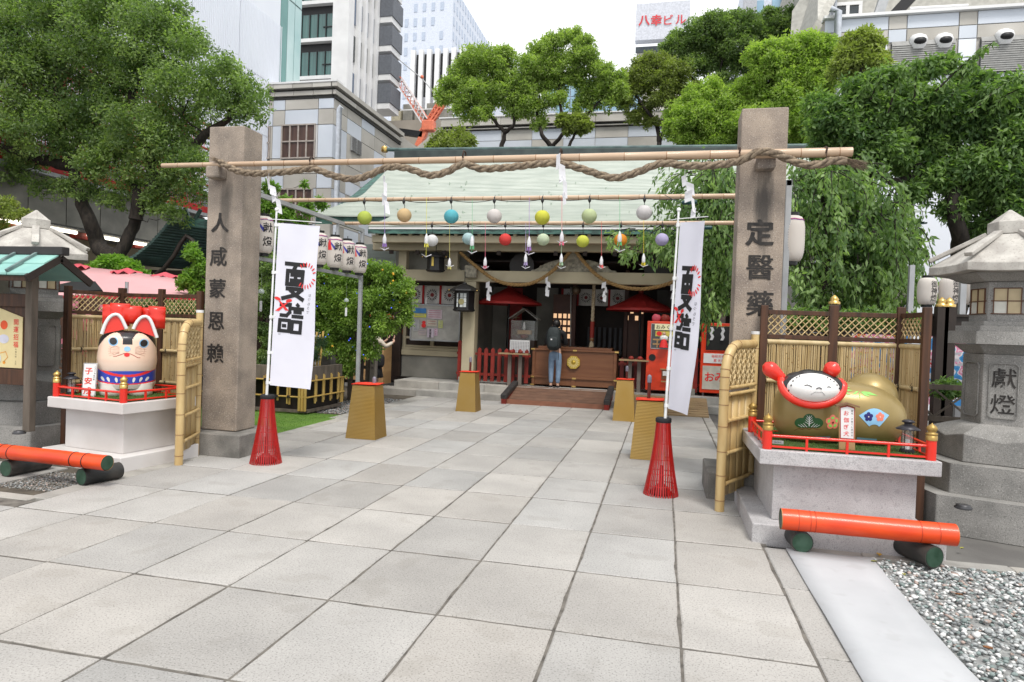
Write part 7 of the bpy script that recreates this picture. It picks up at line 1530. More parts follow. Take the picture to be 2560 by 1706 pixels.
# weathered log fence
lf = thing('post_fence', (-6.3, 13.1, 0), 'weathered dark post fence with a pale end post behind the left gold box', 'fence')
for k in range(6): q = MB(); x = -7.05+k*.2; q.box(x-.05, x+.05, 13.0, 13.08, 0, .86); put('post', q, m_grywood, lf, bevel=.01)
q = MB(); q.box(-5.98, -5.86, 12.95, 13.09, 0, 1.02); put('end_post', q, M('pale_weathered_wood', (.26, .23, .20), .85, col2=(.17, .15, .13), scale=4, stretch=(3, 3, .5)), lf, bevel=.01)
q = MB(); write(q, '奉', -5.92, .80, .07, lambda u, v: (u, 12.946, v)); write(q, '納', -5.92, .70, .07, lambda u, v: (u, 12.946, v)); put('lettering', q, m_ink, lf)
for z in (.35, .66): q = MB(); q.box(-7.15, -5.98, 13.08, 13.12, z, z+.07); put('rail', q, m_grywood, lf)
q = MB(); q.frus((-6.75, 12.6), .13, .12, 0, .12, .11, .95); o = put('stone_marker', q, m_plinth, bevel=.02); tag(o, 'dark stone marker post under the orange shrub', 'marker')
# pink tent
tent = thing('pink_tent', (-10.2, 10.6, 0), 'long pale pink tent canopy with ruffled red vents behind the left screen', 'tent')
m_pink = paper('tent_pink', (.90, .56, .58), .4)
zr = [(150, 662, 12.2), (195, 666, 12.2), (314, 678, 12.0), (411, 692, 11.8), (450, 700, 11.7), (506, 727, 11.2)]; zbm = [(100, 742, 9.8), (160, 739, 9.8), (290, 738, 9.7), (400, 737, 9.6), (455, 739, 9.5), (506, 741, 9.4)]
T1 = [aY(*p) for p in zr]; B1 = [aY(*p) for p in zbm]; q = MB(); q.grid([[b_.lerp(a, k/5)+Vector((0, 0, -.10*math.sin(math.pi*k/5))) for a, b_ in zip(T1, B1)] for k in range(6)], True); o = put('canopy', q, m_pink, tent); o.modifiers.new('t', 'SOLIDIFY').thickness = .005
q = MB(); q.grid([B1, [p-Vector((0, 0, .07)) for p in B1]], False, True); put('valance', q, M('tent_red_edge', (.60, .03, .05), .7), tent)
for k, (x, y) in enumerate(((190, 666), (318, 681), (413, 692))):
    c = aY(x, y, 12.0); q = MB(); q.grid([[c+Vector(((.30+.06*k)*math.cos(a)*r, .25*math.sin(a)*r, .13*(1-r)+.035*math.sin(a*9)*(r > .8)-.03)) for a in [6.2832*j/36 for j in range(37)]] for r in (0.05, .5, .85, 1)]); put('vent_ruffle', q, M('tent_vent', (.62, .10, .13), .7), tent)
for x in (-12.5, -9.2): q = MB(); q.tube([(x, 9.9, 0), (x, 9.9, 2.2)], .03, 8); put('leg', q, m_steel, tent)
aw = aY(225, 712, 8.8); q = MB(); q.add([aY(120, 722, 8.9), aY(183, 708, 8.9), aY(240, 708, 8.9), aY(258, 730, 8.6), aY(200, 732, 8.6), aY(120, 731, 8.6)], [(0, 1, 2, 3, 4, 5)]); o = put('dark_awning', q, m_blk); o.modifiers.new('t', 'SOLIDIFY').thickness = .03; tag(o, 'small dark awning roof behind the notice board', 'awning')
# things seen between the left lantern and the screen: pink tags, dark lattice fence
rk = thing('tag_rack', (-9.0, 8.6, 0), 'rack hung with pink and red heart tags behind the marble pedestal', 'rack')
q = MB(); q.box(-10.6, -8.0, 8.62, 8.68, 0, 1.85); put('backing', q, m_dwood, rk)
for k in range(34):
    q = MB(); x, z = rnd.uniform(-10.0, -8.3), rnd.uniform(1.0, 1.8); r = rnd.uniform(.05, .09); q.tube([(x, 8.57, z), (x+rnd.uniform(-.01, .01), 8.58, z)], r, 10) if k % 3 else q.box(x-r, x+r, 8.57, 8.58, z-r*.7, z+r*.7); put('tag', q, M('tag_pink', (.62, .20, .26), .5) if k % 2 else M('tag_rose', (.50, .08, .10), .5), rk)
def lattice_fence(x0, x1, y, z0, z1, label, n):
    t = thing('lattice_fence', ((x0+x1)/2, y, 0), label, 'fence', 'dark low lattice fences')
    for z in (z0, z1, z0-.35): q = MB(); q.box(x0, x1, y-.02, y+.02, z, z+.055); put('rail', q, m_grywood, t)
    w = (x1-x0)/n; h = z1-z0
    for k in range(n):
        for s in (0, 1): q = MB(); q.bar((x0+w*(k+s), y-.012*s, z0+.05), (x0+w*(k+1-s), y-.012*s, z1), .012, .02); put('lattice_lath', q, m_grywood, t)
    m = int((x1-x0)/.055)
    q = MB()
    for k in range(m): q.box(x0+.055*k, x0+.055*k+.03, y, y+.015, .03, z0-.30)
    put('brushwood', q, m_dwood, t, kind='stuff')
    for x in (x0, x1): q = MB(); q.box(x-.045, x+.045, y-.045, y+.045, 0, z1+.16); put('post', q, m_grywood, t)
    return t
lattice_fence(-9.2, -7.2, 7.75, .85, 1.12, 'dark low lattice fence behind the marble pedestal', 7); lattice_fence(2.52, 5.6, 8.0, .78, 1.12, 'weathered low lattice fence between the gold dog screen and the right stone lantern', 9)
# right: tall dark fence with coloured picture banners
df = thing('dark_fence', (3, 8.9, 0), 'tall dark brown timber fence with gold post caps at the right', 'fence')
q = MB(); q.box(.95, 6.2, 8.9, 8.94, 1.70, 1.94); put('top_board', q, M('brown_black_board', (.035, .025, .02), .5), df); q = MB(); q.box(.95, 6.2, 8.86, 8.98, 1.94, 1.97); put('coping', q, MATS['brown_black_board'], df)
for px in (2367, 2348, 2076+2): 
    p = aY(px+8, 800, 8.8); q = MB(); q.box(p.x-.06, p.x+.06, 8.78, 8.9, 0, 2.05); put('post', q, MATS['brown_black_board'], df); q = MB(); q.lathe((p.x, 8.84, 2.05), [(.07, 0), (.07, .03), (.045, .04), (.055, .06), (.035, .09), (.006, .115)], 12); put('gold_cap', q, m_brass, df)
q = MB(); q.box(.95, 2.6, 9.5, 9.6, 0, 1.7); o = put('dark_backing_wall', q, m_dark); tag(o, 'dark wall behind the bamboo screen of the gold dog', 'wall')
def mural(name, seed):
    m = bpy.data.materials.new(name); m.use_nodes = True; nt = m.node_tree; P = nt.nodes['Principled BSDF']; l = nt.links.new; tc = nt.nodes.new('ShaderNodeTexCoord'); n = nt.nodes.new('ShaderNodeTexNoise'); n.inputs['Scale'].default_value = 5; n.inputs['Detail'].default_value = 2
    mp = nt.nodes.new('ShaderNodeMapping'); mp.inputs['Location'].default_value = (seed, seed, seed); l(tc.outputs['Object'], mp.inputs[0]); l(mp.outputs[0], n.inputs[0]); r = nt.nodes.new('ShaderNodeValToRGB'); cr = r.color_ramp; cr.interpolation = 'CONSTANT'
    cols = [(0, (.03, .22, .55)), (.40, (.05, .32, .65)), (.46, (.75, .72, .74)), (.50, (.70, .22, .38)), (.54, (.78, .55, .62)), (.58, (.62, .03, .03)), (.62, (.60, .52, .06)), (.66, (.05, .3, .12)), (.7, (.75, .75, .75))]
    while len(cr.elements) < len(cols): cr.elements.new(.5)
    for e, (p, c) in zip(cr.elements, cols): e.position = p; e.color = (*c, 1)
    l(n.outputs[0], r.inputs[0]); l(r.outputs[0], P.inputs['Base Color']); return m
for k, (x0, x1) in enumerate(((2.35, 3.0), (3.15, 4.0), (4.1, 5.2))):
    q = MB(); q.grid([[(x0+(x1-x0)*j/6, 9.3+.02*math.sin(j*1.8+k), .85+.95*i/6) for j in range(7)] for i in range(7)]); o = put('picture_banner', q, mural('mural_%d' % k, k*3.7)); tag(o, ['blue and pink picture banner with cherry blossoms between screen and dark posts', 'colourful picture banner right of the dark fence posts', 'colourful picture banner mostly behind the right stone lantern'][k], 'banner', 'colourful picture banners behind the fences')
    fd = MB()
    for j in range(26):
        x, z = rnd.uniform(x0, x1), rnd.uniform(1.0, 1.55); a = rnd.uniform(-1, 1); fd.add([(x-.07, 9.22, z+a*.02), (x+.07, 9.2, z-a*.03), (x+.06, 9.2, z-a*.03-.035), (x-.06, 9.22, z+a*.02-.03)], [(0, 1, 2, 3)])
    put('tied_paper_slips', fd, m_pap, o, kind='stuff')
q = MB(); q.box(*(lambda p: (p.x-.035, p.x+.035))(aY(2405, 730, 9.9)), 9.85, 9.92, 0, 2.65); o = put('grey_post', q, m_steel); tag(o, 'grey steel post between the white lanterns near the right stone lantern', 'post')
q = MB(); q.box(*(lambda p: (p.x-.03, p.x+.03))(aY(2277, 700, 9.9)), 9.85, 9.92, 0, 2.65); o = put('grey_post', q, m_steel); tag(o, 'grey steel post behind the lanterns left, half hidden by the weeping tree', 'post')
# small shrine with a curved dark roof at the left
ss = thing('small_shrine', (-9.6, 14.5, 0), 'small shrine with a curved dark green copper roof behind the pink tent', 'shrine')
rows = []; 
A0 = [(352, 659), (385, 640), (420, 612), (450, 580), (470, 553)]; 
for k, (x, y) in enumerate(A0): a = aY(x, y, 14.2); rows.append([Vector((a.x, 13.6, a.z)), Vector((a.x+.6, 15.6, a.z+.03)), Vector((a.x+2.8, 15.8, a.z+.05))])
q = MB(); cr_ = []
for i in range(len(rows)-1):
    for k in range(5):
        u = k/5; cr_.append([rows[i][j].lerp(rows[i+1][j], u) for j in range(3)]); cr_.append([rows[i][j].lerp(rows[i+1][j], u+.19)-Vector((0, 0, .03)) for j in range(3)])
q.grid(cr_, False, True); o = put('roof', q, M('dark_tiles', (.06, .11, .10), .5, col2=(.035, .06, .055), scale=3), ss); o.modifiers.new('t', 'SOLIDIFY').thickness = .08
q = MB(); q.tube([Vector(aY(x, y, 13.6)) for x, y in ((385, 690), (410, 672), (435, 640), (452, 608), (466, 590), (480, 600), (500, 640))], .05, 6); put('curved_bargeboard', q, M('dark_barge_board', (.03, .022, .018), .6), ss)
q = MB(); q.bar(aY(468, 556, 13.9), aY(520, 562, 13.9), .2, .22); put('ridge', q, m_dcopper, ss)
for a, b__ in (((478, 556), (462, 520)), ((484, 556), (502, 524))): q = MB(); q.bar(aY(*a, 13.9), aY(*b__, 13.9), .06, .07); put('forked_finial', q, MATS['dark_tiles'], ss)
a, b_ = aY(375, 700, 14.4), aY(515, 700, 14.4); q = MB(); q.box(a.x, b_.x+1.4, 14.4, 16, 0, a.z+.25); put('body', q, m_dark, ss)

# ================================================================ BUILDINGS
def wall_panels(t, f, us, vs, pick, th=.05, gap=.03):
    """f(u, v, w) -> world, w outwards; each panel an object"""
    for i in range(len(us)-1):
        for j in range(len(vs)-1):
            m = pick(i, j)
            if m is None: continue
            q = MB(); u0, u1, v0, v1 = us[i]+gap/2, us[i+1]-gap/2, vs[j]+gap/2, vs[j+1]-gap/2; w = th*rnd.uniform(.85, 1.0)
            q.add([f(u0, v0, 0), f(u1, v0, 0), f(u1, v1, 0), f(u0, v1, 0), f(u0, v0, w), f(u1, v0, w), f(u1, v1, w), f(u0, v1, w)], [(3, 2, 1, 0), (4, 5, 6, 7), (0, 1, 5, 4), (1, 2, 6, 5), (2, 3, 7, 6), (3, 0, 4, 7)]); put('panel', q, m, t)
FB = lambda Y: (lambda u, v, w: (u, Y-w, v))
SB = lambda X: (lambda u, v, w: (X+w, u, v))
def fb(t, nm, f, u0, u1, v0, v1, w0, w1, mat, bevel=0, parent=None):
    q = MB(); q.add([f(u0, v0, w0), f(u1, v0, w0), f(u1, v1, w0), f(u0, v1, w0), f(u0, v0, w1), f(u1, v0, w1), f(u1, v1, w1), f(u0, v1, w1)], [(3, 2, 1, 0), (4, 5, 6, 7), (0, 1, 5, 4), (1, 2, 6, 5), (2, 3, 7, 6), (3, 0, 4, 7)]); return put(nm, q, mat, parent or t, bevel=bevel)
def window(t, f, u0, u1, v0, v1, nu, nv, glass, fr, fw=.05, label=None):
    w = fb(t, 'window', f, u0, u1, v0, v1, .0, .03, glass)
    if label: w['label'] = label
    for k in range(nu+1): x = u0+(u1-u0)*k/nu; fb(t, 'frame', f, x-fw/2, x+fw/2, v0, v1, .031, .08, fr, parent=w)
    for k in range(nv+1): z = v0+(v1-v0)*k/nv; fb(t, 'frame', f, u0-fw/2, u1+fw/2, z-fw/2, z+fw/2, .033, .085, fr, parent=w)
    return w
m_brglass = M('brown_window', (.11, .06, .045), .25, col2=(.05, .03, .025), scale=1.2, stretch=(6, 6, .4), spec=.6); m_rustfr = M('aged_window_frame', (.42, .37, .33), .6)
# B: panelled building
YB = 27.45
bb = thing('panel_building', (-16, 30, 0), 'building clad in beige concrete and blue-grey panels behind the left gate pillar', 'building')
ub = [aY(x, 350, YB).x for x in (590, 640, 682, 712, 795, 833)]; zs_ = [aY(760, y, YB).z for y in (560, 520, 472, 435, 396, 314, 275, 249)]; ztop = aY(760, 213, YB).z
q = MB(); q.box(ub[0]-1, ub[-1]-.05, YB+.08, 44, 0, ztop-.05); put('core', q, m_conc, bb)
pat = {0: 'cbcbc', 1: 'bccbc', 2: 'cbbcb', 3: 'ccccc', 4: 'cbwbc', 5: 'bbcbc', 6: 'cbbcb'}
vs_ = [0, zs_[0]*.5]+zs_
wall_panels(bb, FB(YB), ub, vs_, lambda i, j: (m_panelblue if ((i+j) % 2 == 0 and j not in (5,)) else (m_white if (i == 3 and j == 6) else m_conc)))
sy = [YB+k for k in (0, 1.3, 2.8, 4.3, 5.8, 7.6)]; XS_ = ub[-1]; wall_panels(bb, SB(XS_-.05), sy, vs_, lambda i, j: m_panelblue if (i*2+j) % 3 == 0 else m_conc)
for k, (z0, z1, w) in enumerate(((zs_[-1], zs_[-1]+.12, .06), (zs_[-1]+.14, ztop-.32, .14), (ztop-.30, ztop-.22, .02), (ztop-.20, ztop, .25))):
    mm = M('dark_joint', (.06, .058, .055), .8) if k in (0, 2) else m_conc
    for i in range(4): fb(bb, 'cornice', FB(YB), ub[1]+(ub[-1]-ub[1])*i/4+.01, ub[1]+(ub[-1]-ub[1])*(i+1)/4-.01, z0, z1, 0, w, mm)
    for i in range(4): fb(bb, 'cornice', SB(XS_), YB+1.9*i-(w if i == 0 else -.01), YB+1.9*(i+1)-.01, z0, z1, -.05, w, mm)
fb(bb, 'parapet_cap', FB(YB), ub[1]-.2, XS_+.25, ztop, ztop+.08, -.3, .28, m_white)
for px0, px1, y0, y1, nu, nv in ((709, 789, 316, 396, 4, 2), (640, 676, 322, 398, 2, 2), (703, 782, 475, 560, 4, 2), (640, 672, 480, 560, 2, 2)):
    a, b_ = aY(px0, y0, YB), aY(px1, y1, YB); window(bb, lambda u, v, w: (u, YB-.07-w, v), a.x, b_.x, b_.z, a.z, nu, nv, m_brglass, m_rustfr, .06)
a = aX(878, 335, XS_+.05); b_ = aX(903, 375, XS_+.05)
for k in range(2):
    y0, y1 = a.y+(b_.y-a.y)*k/2+.03, a.y+(b_.y-a.y)*(k+1)/2-.03
    v_ = fb(bb, 'vent_grille', SB(XS_+.02), y0, y1, b_.z-.3, a.z-.1, 0, .06, m_steel)
    for j in range(9): z = b_.z-.3+(a.z-.1-b_.z+.3)*(j+.5)/9; fb(bb, 'slat', SB(XS_+.08), y0+.05, y1-.05, z-.03, z+.02, 0, .04, M('vent_slat', (.22, .22, .22), .6), parent=v_)
p = aY(851, 275, YB-.3); q = MB(); q.tube([(p.x, YB-.4, 0), (p.x, YB-.4, p.z), (p.x+.1, YB-.4, p.z+.1)], .12, 10); put('drain_pipe', q, M('pipe_blue_white', (.58, .62, .68), .5), bb)
# A: white clad building along the left
aa = thing('white_building', (-18, 18, 0), 'huge white clad building along the left side behind the big tree', 'building')
q = MB(); q.box(-30, -18.06, 4, 27.35, 6.6, ztop+.15); q.box(-30, -18.06, 4, 28.1, ztop+.15, 42); put('core', q, m_clad, aa)
ys_ = [4, 7, 9.5, 12, 14.5, 17, 19.6, 22.2, 25.1, 28.1]; zz_ = [6.6, 10, ztop+.15, 18.5, 24, 31, 42]
wall_panels(aa, SB(-18.05), ys_, zz_, lambda i, j: None if (i == 8 and j < 2) else m_clad, .05, .045); wall_panels(aa, SB(-18.05), [25.1, 27.35], zz_[:3], lambda i, j: m_clad, .05, .045)
q = MB()
for i in range(220): y = 4.1+i*.11; q.box(-18.002, -17.985, y, y+.025, 6.6, 15.4)
put('cladding_ribs', q, m_clad, aa, kind='stuff')
for y, z0, z1 in ((19.6, 17.5, 30), (19.55, 12.2, 13.5)): fb(aa, 'dark_slot', SB(-17.99), y, y+.22, z0, z1, 0, .01, m_dark)
gl = thing('glass_facade', (-18.2, 29, 0), 'narrow pale green glass facade between the white building and the window tower', 'building')
for i in range(3):
    for j in range(7): fb(gl, 'glass_panel', SB(-18.1), 28.16+i*.62, 28.16+(i+1)*.62-.05, ztop+.2+j*4.5, ztop+.2+(j+1)*4.5-.08, 0, .05, m_glassl if i else M('teal_glass', (.16, .34, .32), .15, col2=(.1, .24, .23), scale=.3))
q = MB(); q.box(-26, -18.12, 28.15, 30.05, ztop+.2, 46); put('core', q, M('core_pale', (.5, .56, .58), .6), gl)
# lower storey with strip lights and red walkway
lo = thing('low_hall', (-18.5, 18, 0), 'low grey hall with fluorescent strip lights under its overhang at the left', 'building')
q = MB(); q.box(-26, -18.6, 4, 23.5, 0, 4.05); put('hall_wall', q, M('beige_wall', (.30, .26, .19), .7, col2=(.22, .19, .14), scale=1), lo); q = MB(); q.box(-26, -16.6, 4, 21.4, 4.06, 4.9); put('soffit', q, M('overhang_grey', (.22, .22, .22), .7), lo)
for i in range(15): fb(lo, 'fascia_panel', SB(-16.6), 4+i*1.16, 4+(i+1)*1.16-.03, 4.1, 5.3, 0, .04, m_greywall)
q = MB(); q.box(-26, -16.7, 4, 21.35, 4.901, 5.28); put('deck', q, m_greywall, lo)
for i in range(8): q = MB(); y = 9+i*1.55; q.tube([(-17.0, y, 4.0), (-17.0, y+1.15, 4.0)], .05, 8); put('strip_light', q, M('strip_light', (1, .97, .85), .5, emit=(1, .93, .75, 2.2)), lo)
for i in range(5): q = MB(); y = 9.5+i*2.3; q.box(-17.3, -17.1, y, y+.8, 3.86, 4.04); put('red_beam', q, m_dred, lo)
for i in range(6): fb(lo, 'hall_door', SB(-18.6), 9+i*2.0, 9+i*2.0+1.5, .1, 3.2, 0, .05, M('door_glass_grey', (.16, .15, .12), .3) if i % 2 else M('door_board', (.34, .27, .17), .6))
wk = thing('red_walkway', (-16.5, 18, 5.3), 'red painted steel walkway railing along the left building', 'railing'); m_rs = M('red_steel', (.42, .02, .018), .5)
for z, w in ((5.55, .22), (6.05, .05), (6.45, .05), (6.9, .07), (7.15, .20), (7.75, .05), (8.15, .05), (8.6, .06)): q = MB(); q.bar((-16.4, 4, z), (-16.4, 21.3, z), .10, w); put('rail', q, m_rs, wk)
for i in range(14): q = MB(); y = 4.5+i*1.2; q.bar((-16.42, y, 5.4), (-16.42, y, 8.65), .08, .08); put('post', q, m_rs, wk)
q = MB()
for i in range(150): y = 4.3+i*.112; q.box(-16.39, -16.375, y, y+.018, 5.6, 6.9); q.box(-16.39, -16.375, y, y+.018, 7.2, 8.6)
put('thin_bars', q, m_rs, wk, kind='stuff')
q = MB(); q.box(-17.9, -16.3, 4, 21.3, 5.31, 5.42); put('walkway_deck', q, m_steel, wk)
# T: window tower
Yt = 48; tt = thing('window_tower', (-26, 52, 0), 'white apartment tower with dark framed green windows above the panel building', 'building')
x0, x1, x2 = aY(716, 100, Yt).x, aY(838, 100, Yt).x, aY(872, 100, Yt).x
zf = [aY(780, y, Yt).z for y in (205, 112, 20, -72)]
q = MB(); q.box(x0-1, x2, Yt+.4, 52.6, 0, 60); put('core', q, m_white, tt)
fh_ = zf[1]-zf[0]
for k in range(-2, 8):
    z = zf[0]+fh_*k
    fb(tt, 'floor_slab', FB(Yt), x0-1, x1, z, z+.28, 0, .5, m_white); fb(tt, 'dark_recess', FB(Yt), x0-1, x1, z+fh_-.62, z+fh_, -.1, .05, m_blk)
    w = fb(tt, 'window', FB(Yt), x0-1, x1-.05, z+.29, z+fh_-.63, .0, .08, m_glassg)
    for i in range(7): x = x0+(x1-.05-x0)*i/6; fb(tt, 'mullion', FB(Yt), x-.04, x+.04, z+.29, z+fh_-.63, .081, .16, m_blk, parent=w)
    for a_, b__ in ((0, 2), (4.6, 6)): fb(tt, 'transom', FB(Yt), x0+(x1-x0)*a_/6, x0+(x1-x0)*b__/6, z+fh_*.42, z+fh_*.42+.07, .082, .15, m_blk, parent=w)
fb(tt, 'corner_column', FB(Yt), x1, x2+.2, 0, 60, -.4, .5, m_white)
yb_ = [Yt+.3+k*1.1 for k in range(5)]
for k in range(4):
    fb(tt, 'white_fin', SB(x2), yb_[k]+.65, yb_[k+1], 0, 60, -.1, .35, m_white)
    for j in range(18): fb(tt, 'narrow_window', SB(x2), yb_[k]+.05, yb_[k]+.6, 2+j*2.9, 2+j*2.9+2.0, -.1, .1, m_glassd if j % 2 else M('blue_dark_glass', (.10, .14, .22), .15, spec=.8))
for j in range(7):
    z = aY(950, 255-72*j, 52.6).z; fb(tt, 'balcony', FB(52.8), x2-.2, x2+1.5, z, z+1.6, -2.2, .0, M('balcony_grey', (.13, .14, .16), .6)); fb(tt, 'balcony_floor', FB(52.8), x2-.2, x2+1.4, z-.5, z-.02, -2.1, -.05, m_white)
# far towers
def far_tower(name, pxs, ytop, Y, mat, label, wins, wmat, cw=3.0, ch=3.6, ww=1.1, wh=1.5, back=30, kinds=None):
    xa, xb = aY(pxs[0], 150, Y).x, aY(pxs[1], 150, Y).x; zt_ = aY((pxs[0]+pxs[1])/2, ytop, Y).z; t = thing(name, ((xa+xb)/2, Y, 0), label, 'building'); q = MB(); q.box(xa, xb, Y, Y+back, 0, zt_); put('tower_body', q, mat, t)
    q = MB(); n = int((xb-xa)/cw); m = int(zt_/ch)
    for i in range(n):
        for j in range(m):
            if wins(i, j): x, z = xa+cw*(i+.5), ch*(j+.4); q.box(x-ww/2, x+ww/2, Y-.12, Y+.1, z, z+wh)
    put('window_rows', q, wmat, t, kind='stuff')
    q = MB(); nn = int(back/cw)
    for i in range(nn):
        for j in range(m): q.box(xb-.1, xb+.12, Y+cw*(i+.3), Y+cw*(i+.3)+ww, ch*(j+.4), ch*(j+.4)+wh)
    put('side_windows', q, wmat, t, kind='stuff'); return t, xa, xb, zt_
m_farw = M('far_white', (.58, .62, .70), .6); m_farwin = M('far_window', (.42, .48, .58), .4)
far_tower('white_high_rise', (960, 1128), -30, 150, m_farw, 'tall white high-rise with rows of small windows behind the crane', lambda i, j: (i*7+j*3) % 5 != 0, m_farwin, 2.2, 3.4, .8, 1.9, 40)
t2, xa, xb, zt2 = far_tower('striped_high_rise', (1036, 1178), 128, 110, m_farw, 'white striped office tower with a dark top floor', lambda i, j: False, m_farwin, 2.6, 3.5, back=20)
for k in range(7):
    x = xa+(xb-xa)*k/7
    for j, (z0, z1, m_) in enumerate(((zt2-7.8, zt2-.5, m_blk), (zt2-10.6, zt2-7.9, M('far_grey', (.4, .41, .44), .5)), (zt2-14, zt2-10.8, m_glassb), (zt2-16.4, zt2-14.1, MATS['far_grey']), (zt2-19.6, zt2-16.6, m_glassb), (zt2-22, zt2-19.8, MATS['far_grey']), (zt2-26, zt2-22.2, m_glassb))): fb(t2, 'window_bay', FB(110), x+.5, x+(xb-xa)/7-.2, z0, z1, .0, .25, m_)
    fb(t2, 'white_fin', FB(110), x-.35, x+.45, 0, zt2+.1, .26, .9, m_white)
t3, xa, xb, zt3 = far_tower('roof_plant_building', (958, 1128), 300, 60, M('brownish_wall', (.36, .32, .27), .8, col2=(.28, .25, .21), scale=.3), 'brownish building with rooftop plant below the crane', lambda i, j: False, m_farwin, back=10)
for k in range(5): x = xa+.8+k*1.2; fb(t3, 'rooftop_unit', FB(61), x, x+.95, zt3, zt3+1.3+.4*(k % 2), -1, .5, m_greywall if k else M('cream_tank', (.55, .50, .36), .6))
fb(t3, 'guard_rail', FB(60), xa, xb, zt3+.9, zt3+1.0, 0, .1, m_white)
sb = thing('sign_building', (10, 85, 0), 'pale building with a large white rooftop sign reading 八幸ビル in red', 'building'); a, b_ = aY(1592, 22, 85), aY(1722, 104, 85)
fb(sb, 'sign_board', FB(85), a.x, b_.x, b_.z, a.z, 0, 1.2, M('sign_white', (.60, .62, .68), .6)); q = MB()
for k, ch in enumerate('八幸ビル'): write(q, ch, a.x+(b_.x-a.x)*(.16+.225*k), (a.z+b_.z)/2+.1-.05*k, (b_.x-a.x)*.21, lambda u, v: (u, 83.7, v), .03 if k < 2 else .012)
put('red_lettering', q, M('sign_red', (.62, .05, .06), .6), sb); c = aY(1592, 125, 86); d = aY(1705, 125, 86); q = MB(); q.box(c.x, d.x, 86, 100, 0, b_.z-.7); put('tower_body', q, M('cream_far', (.66, .63, .54), .7), sb); fb(sb, 'sign_frame', FB(86), a.x, b_.x, b_.z-.7, b_.z-.02, 0, .3, M('dark_steel', (.12, .14, .15), .6))
gb = thing('blue_glass_building', (3, 80, 0), 'low blue glass building seen between the trees above the concrete wall', 'building'); a, b_ = aY(1360, 200, 80), aY(1600, 300, 80)
q = MB(); q.box(a.x, b_.x, 80.3, 95, 0, a.z); put('core', q, m_farw, gb)
for i in range(14):
    for j in range(3): w = (b_.x-a.x)/14; hh = (a.z-b_.z+1)/3; fb(gb, 'glass_panel', FB(80.2), a.x+w*i, a.x+w*(i+1)-.12, b_.z-1+hh*j, b_.z-1+hh*(j+1)-.12, 0, .1, m_glassb)
wb = thing('white_block', (-2, 75, 0), 'plain white building low between the middle trees', 'building'); a, b_ = aY(1240, 245, 75), aY(1372, 300, 75); q = MB(); q.box(a.x, b_.x, 75, 85, 0, a.z); put('block', q, m_farw, wb)
ap, xa, xb, za = far_tower('apartment_block', (1852, 1990), -60, 90, m_farw, 'distant white apartment block with blue windows at the upper right', lambda i, j: True, m_glassb, 3.0, 3.2, 2.0, 1.6, back=15)
fb(ap, 'dark_pier', FB(90), xa, xa+1.6, 0, za, .15, .7, M('far_grey', (.4, .41, .44), .5)); fb(ap, 'dark_pier', FB(90), xa+4.6, xa+6.0, 0, za, .15, .7, M('far_dark_grey', (.22, .23, .26), .5))
# crane
cr = thing('tower_crane', (-24, 62, 0), 'orange and white construction crane above the temple roof', 'crane'); m_co = M('crane_orange', (.75, .20, .11), .5); m_cw = M('crane_white', (.75, .72, .72), .5)
def truss(t, A, B, w, n, mat, r=.09):
    A, B = Vector(A), Vector(B); d = (B-A).normalized(); s = d.cross(Vector((0, 1, 0))).normalized()*w/2; f_ = Vector((0, w/2, 0))
    cs_ = [s+f_, s-f_, -s-f_, -s+f_]
    w = w*.8
    for c in cs_: q = MB(); q.bar(A+c, B+c, r, r); put('chord', q, mat, t)
    q = MB()
    for k in range(n):
        a, b_ = A.lerp(B, k/n), A.lerp(B, (k+1)/n)
        for i in range(4): q.bar(a+cs_[i], b_+cs_[(i+1) % 4], r*.6, r*.6)
    put('bracing', q, mat, t, kind='stuff')
P_ = lambda x, y: aY(x, y, 55)
truss(cr, P_(948, 138), P_(1000, 205), .55, 9, m_co); truss(cr, P_(1000, 205), P_(1064, 305), .6, 10, m_cw); truss(cr, P_(1002, 210), P_(1074, 315), .5, 9, m_co, .06); truss(cr, P_(1050, 340), P_(1098, 262), .35, 7, m_co, .10); truss(cr, P_(1062, 330), P_(1112, 255), .3, 7, m_co, .10)
q = MB(); c = P_(1072, 318); q.box(c.x-.55, c.x+.55, 54.6, 55.4, c.z-.4, c.z+.5); put('cab', q, m_co, cr, bevel=.1); q = MB(); q.bar(P_(1045, 367), P_(1062, 330), .5, .5); put('mast', q, m_co, cr)
for a, b_ in (((962, 120), (1056, 198)), ((1056, 198), (1100, 250))): q = MB(); q.tube([P_(*a), P_(*b_)], .04, 4); put('cable', q, m_steel, cr)
q = MB(); q.ball(P_(1055, 193), .16, n=8, m=6); put('hook_block', q, m_co, cr)
q = MB(); q.bar(P_(1000, 330), P_(1058, 338), .5, .5); put('black_hose_bundle', q, m_blk, cr)
# concrete wall behind the shrine
cw = thing('concrete_wall', (4, 36, 0), 'long concrete panel wall behind the shrine roof', 'wall'); xa, xb = aY(1105, 330, 36).x, aY(2100, 330, 36).x
za, zb1 = aY(1300, 294, 36).z, aY(1300, 373, 36).z; zz = [0, 3, 5.6, zb1-.2, zb1+(za-zb1)*.28, zb1+(za-zb1)*.62]
us = [xa+(xb-xa)*k/12 for k in range(13)]
q = MB(); q.box(xa, xb, 36.06, 37, 0, za); put('core', q, m_conc, cw)
wall_panels(cw, FB(36.05), us, zz, lambda i, j: m_panelblue if (i+j) % 3 else m_conc)
for k, (z0, z1, w, m_) in enumerate(((zz[-1], zz[-1]+.08, .05, MATS['dark_joint']), (zz[-1]+.09, za-.62, .16, m_conc), (za-.61, za-.45, .05, MATS['dark_joint']), (za-.44, za, .25, m_conc))):
    for i in range(12): fb(cw, 'coping_panel', FB(36), us[i]+.01, us[i+1]-.01, z0, z1, 0, w, m_)
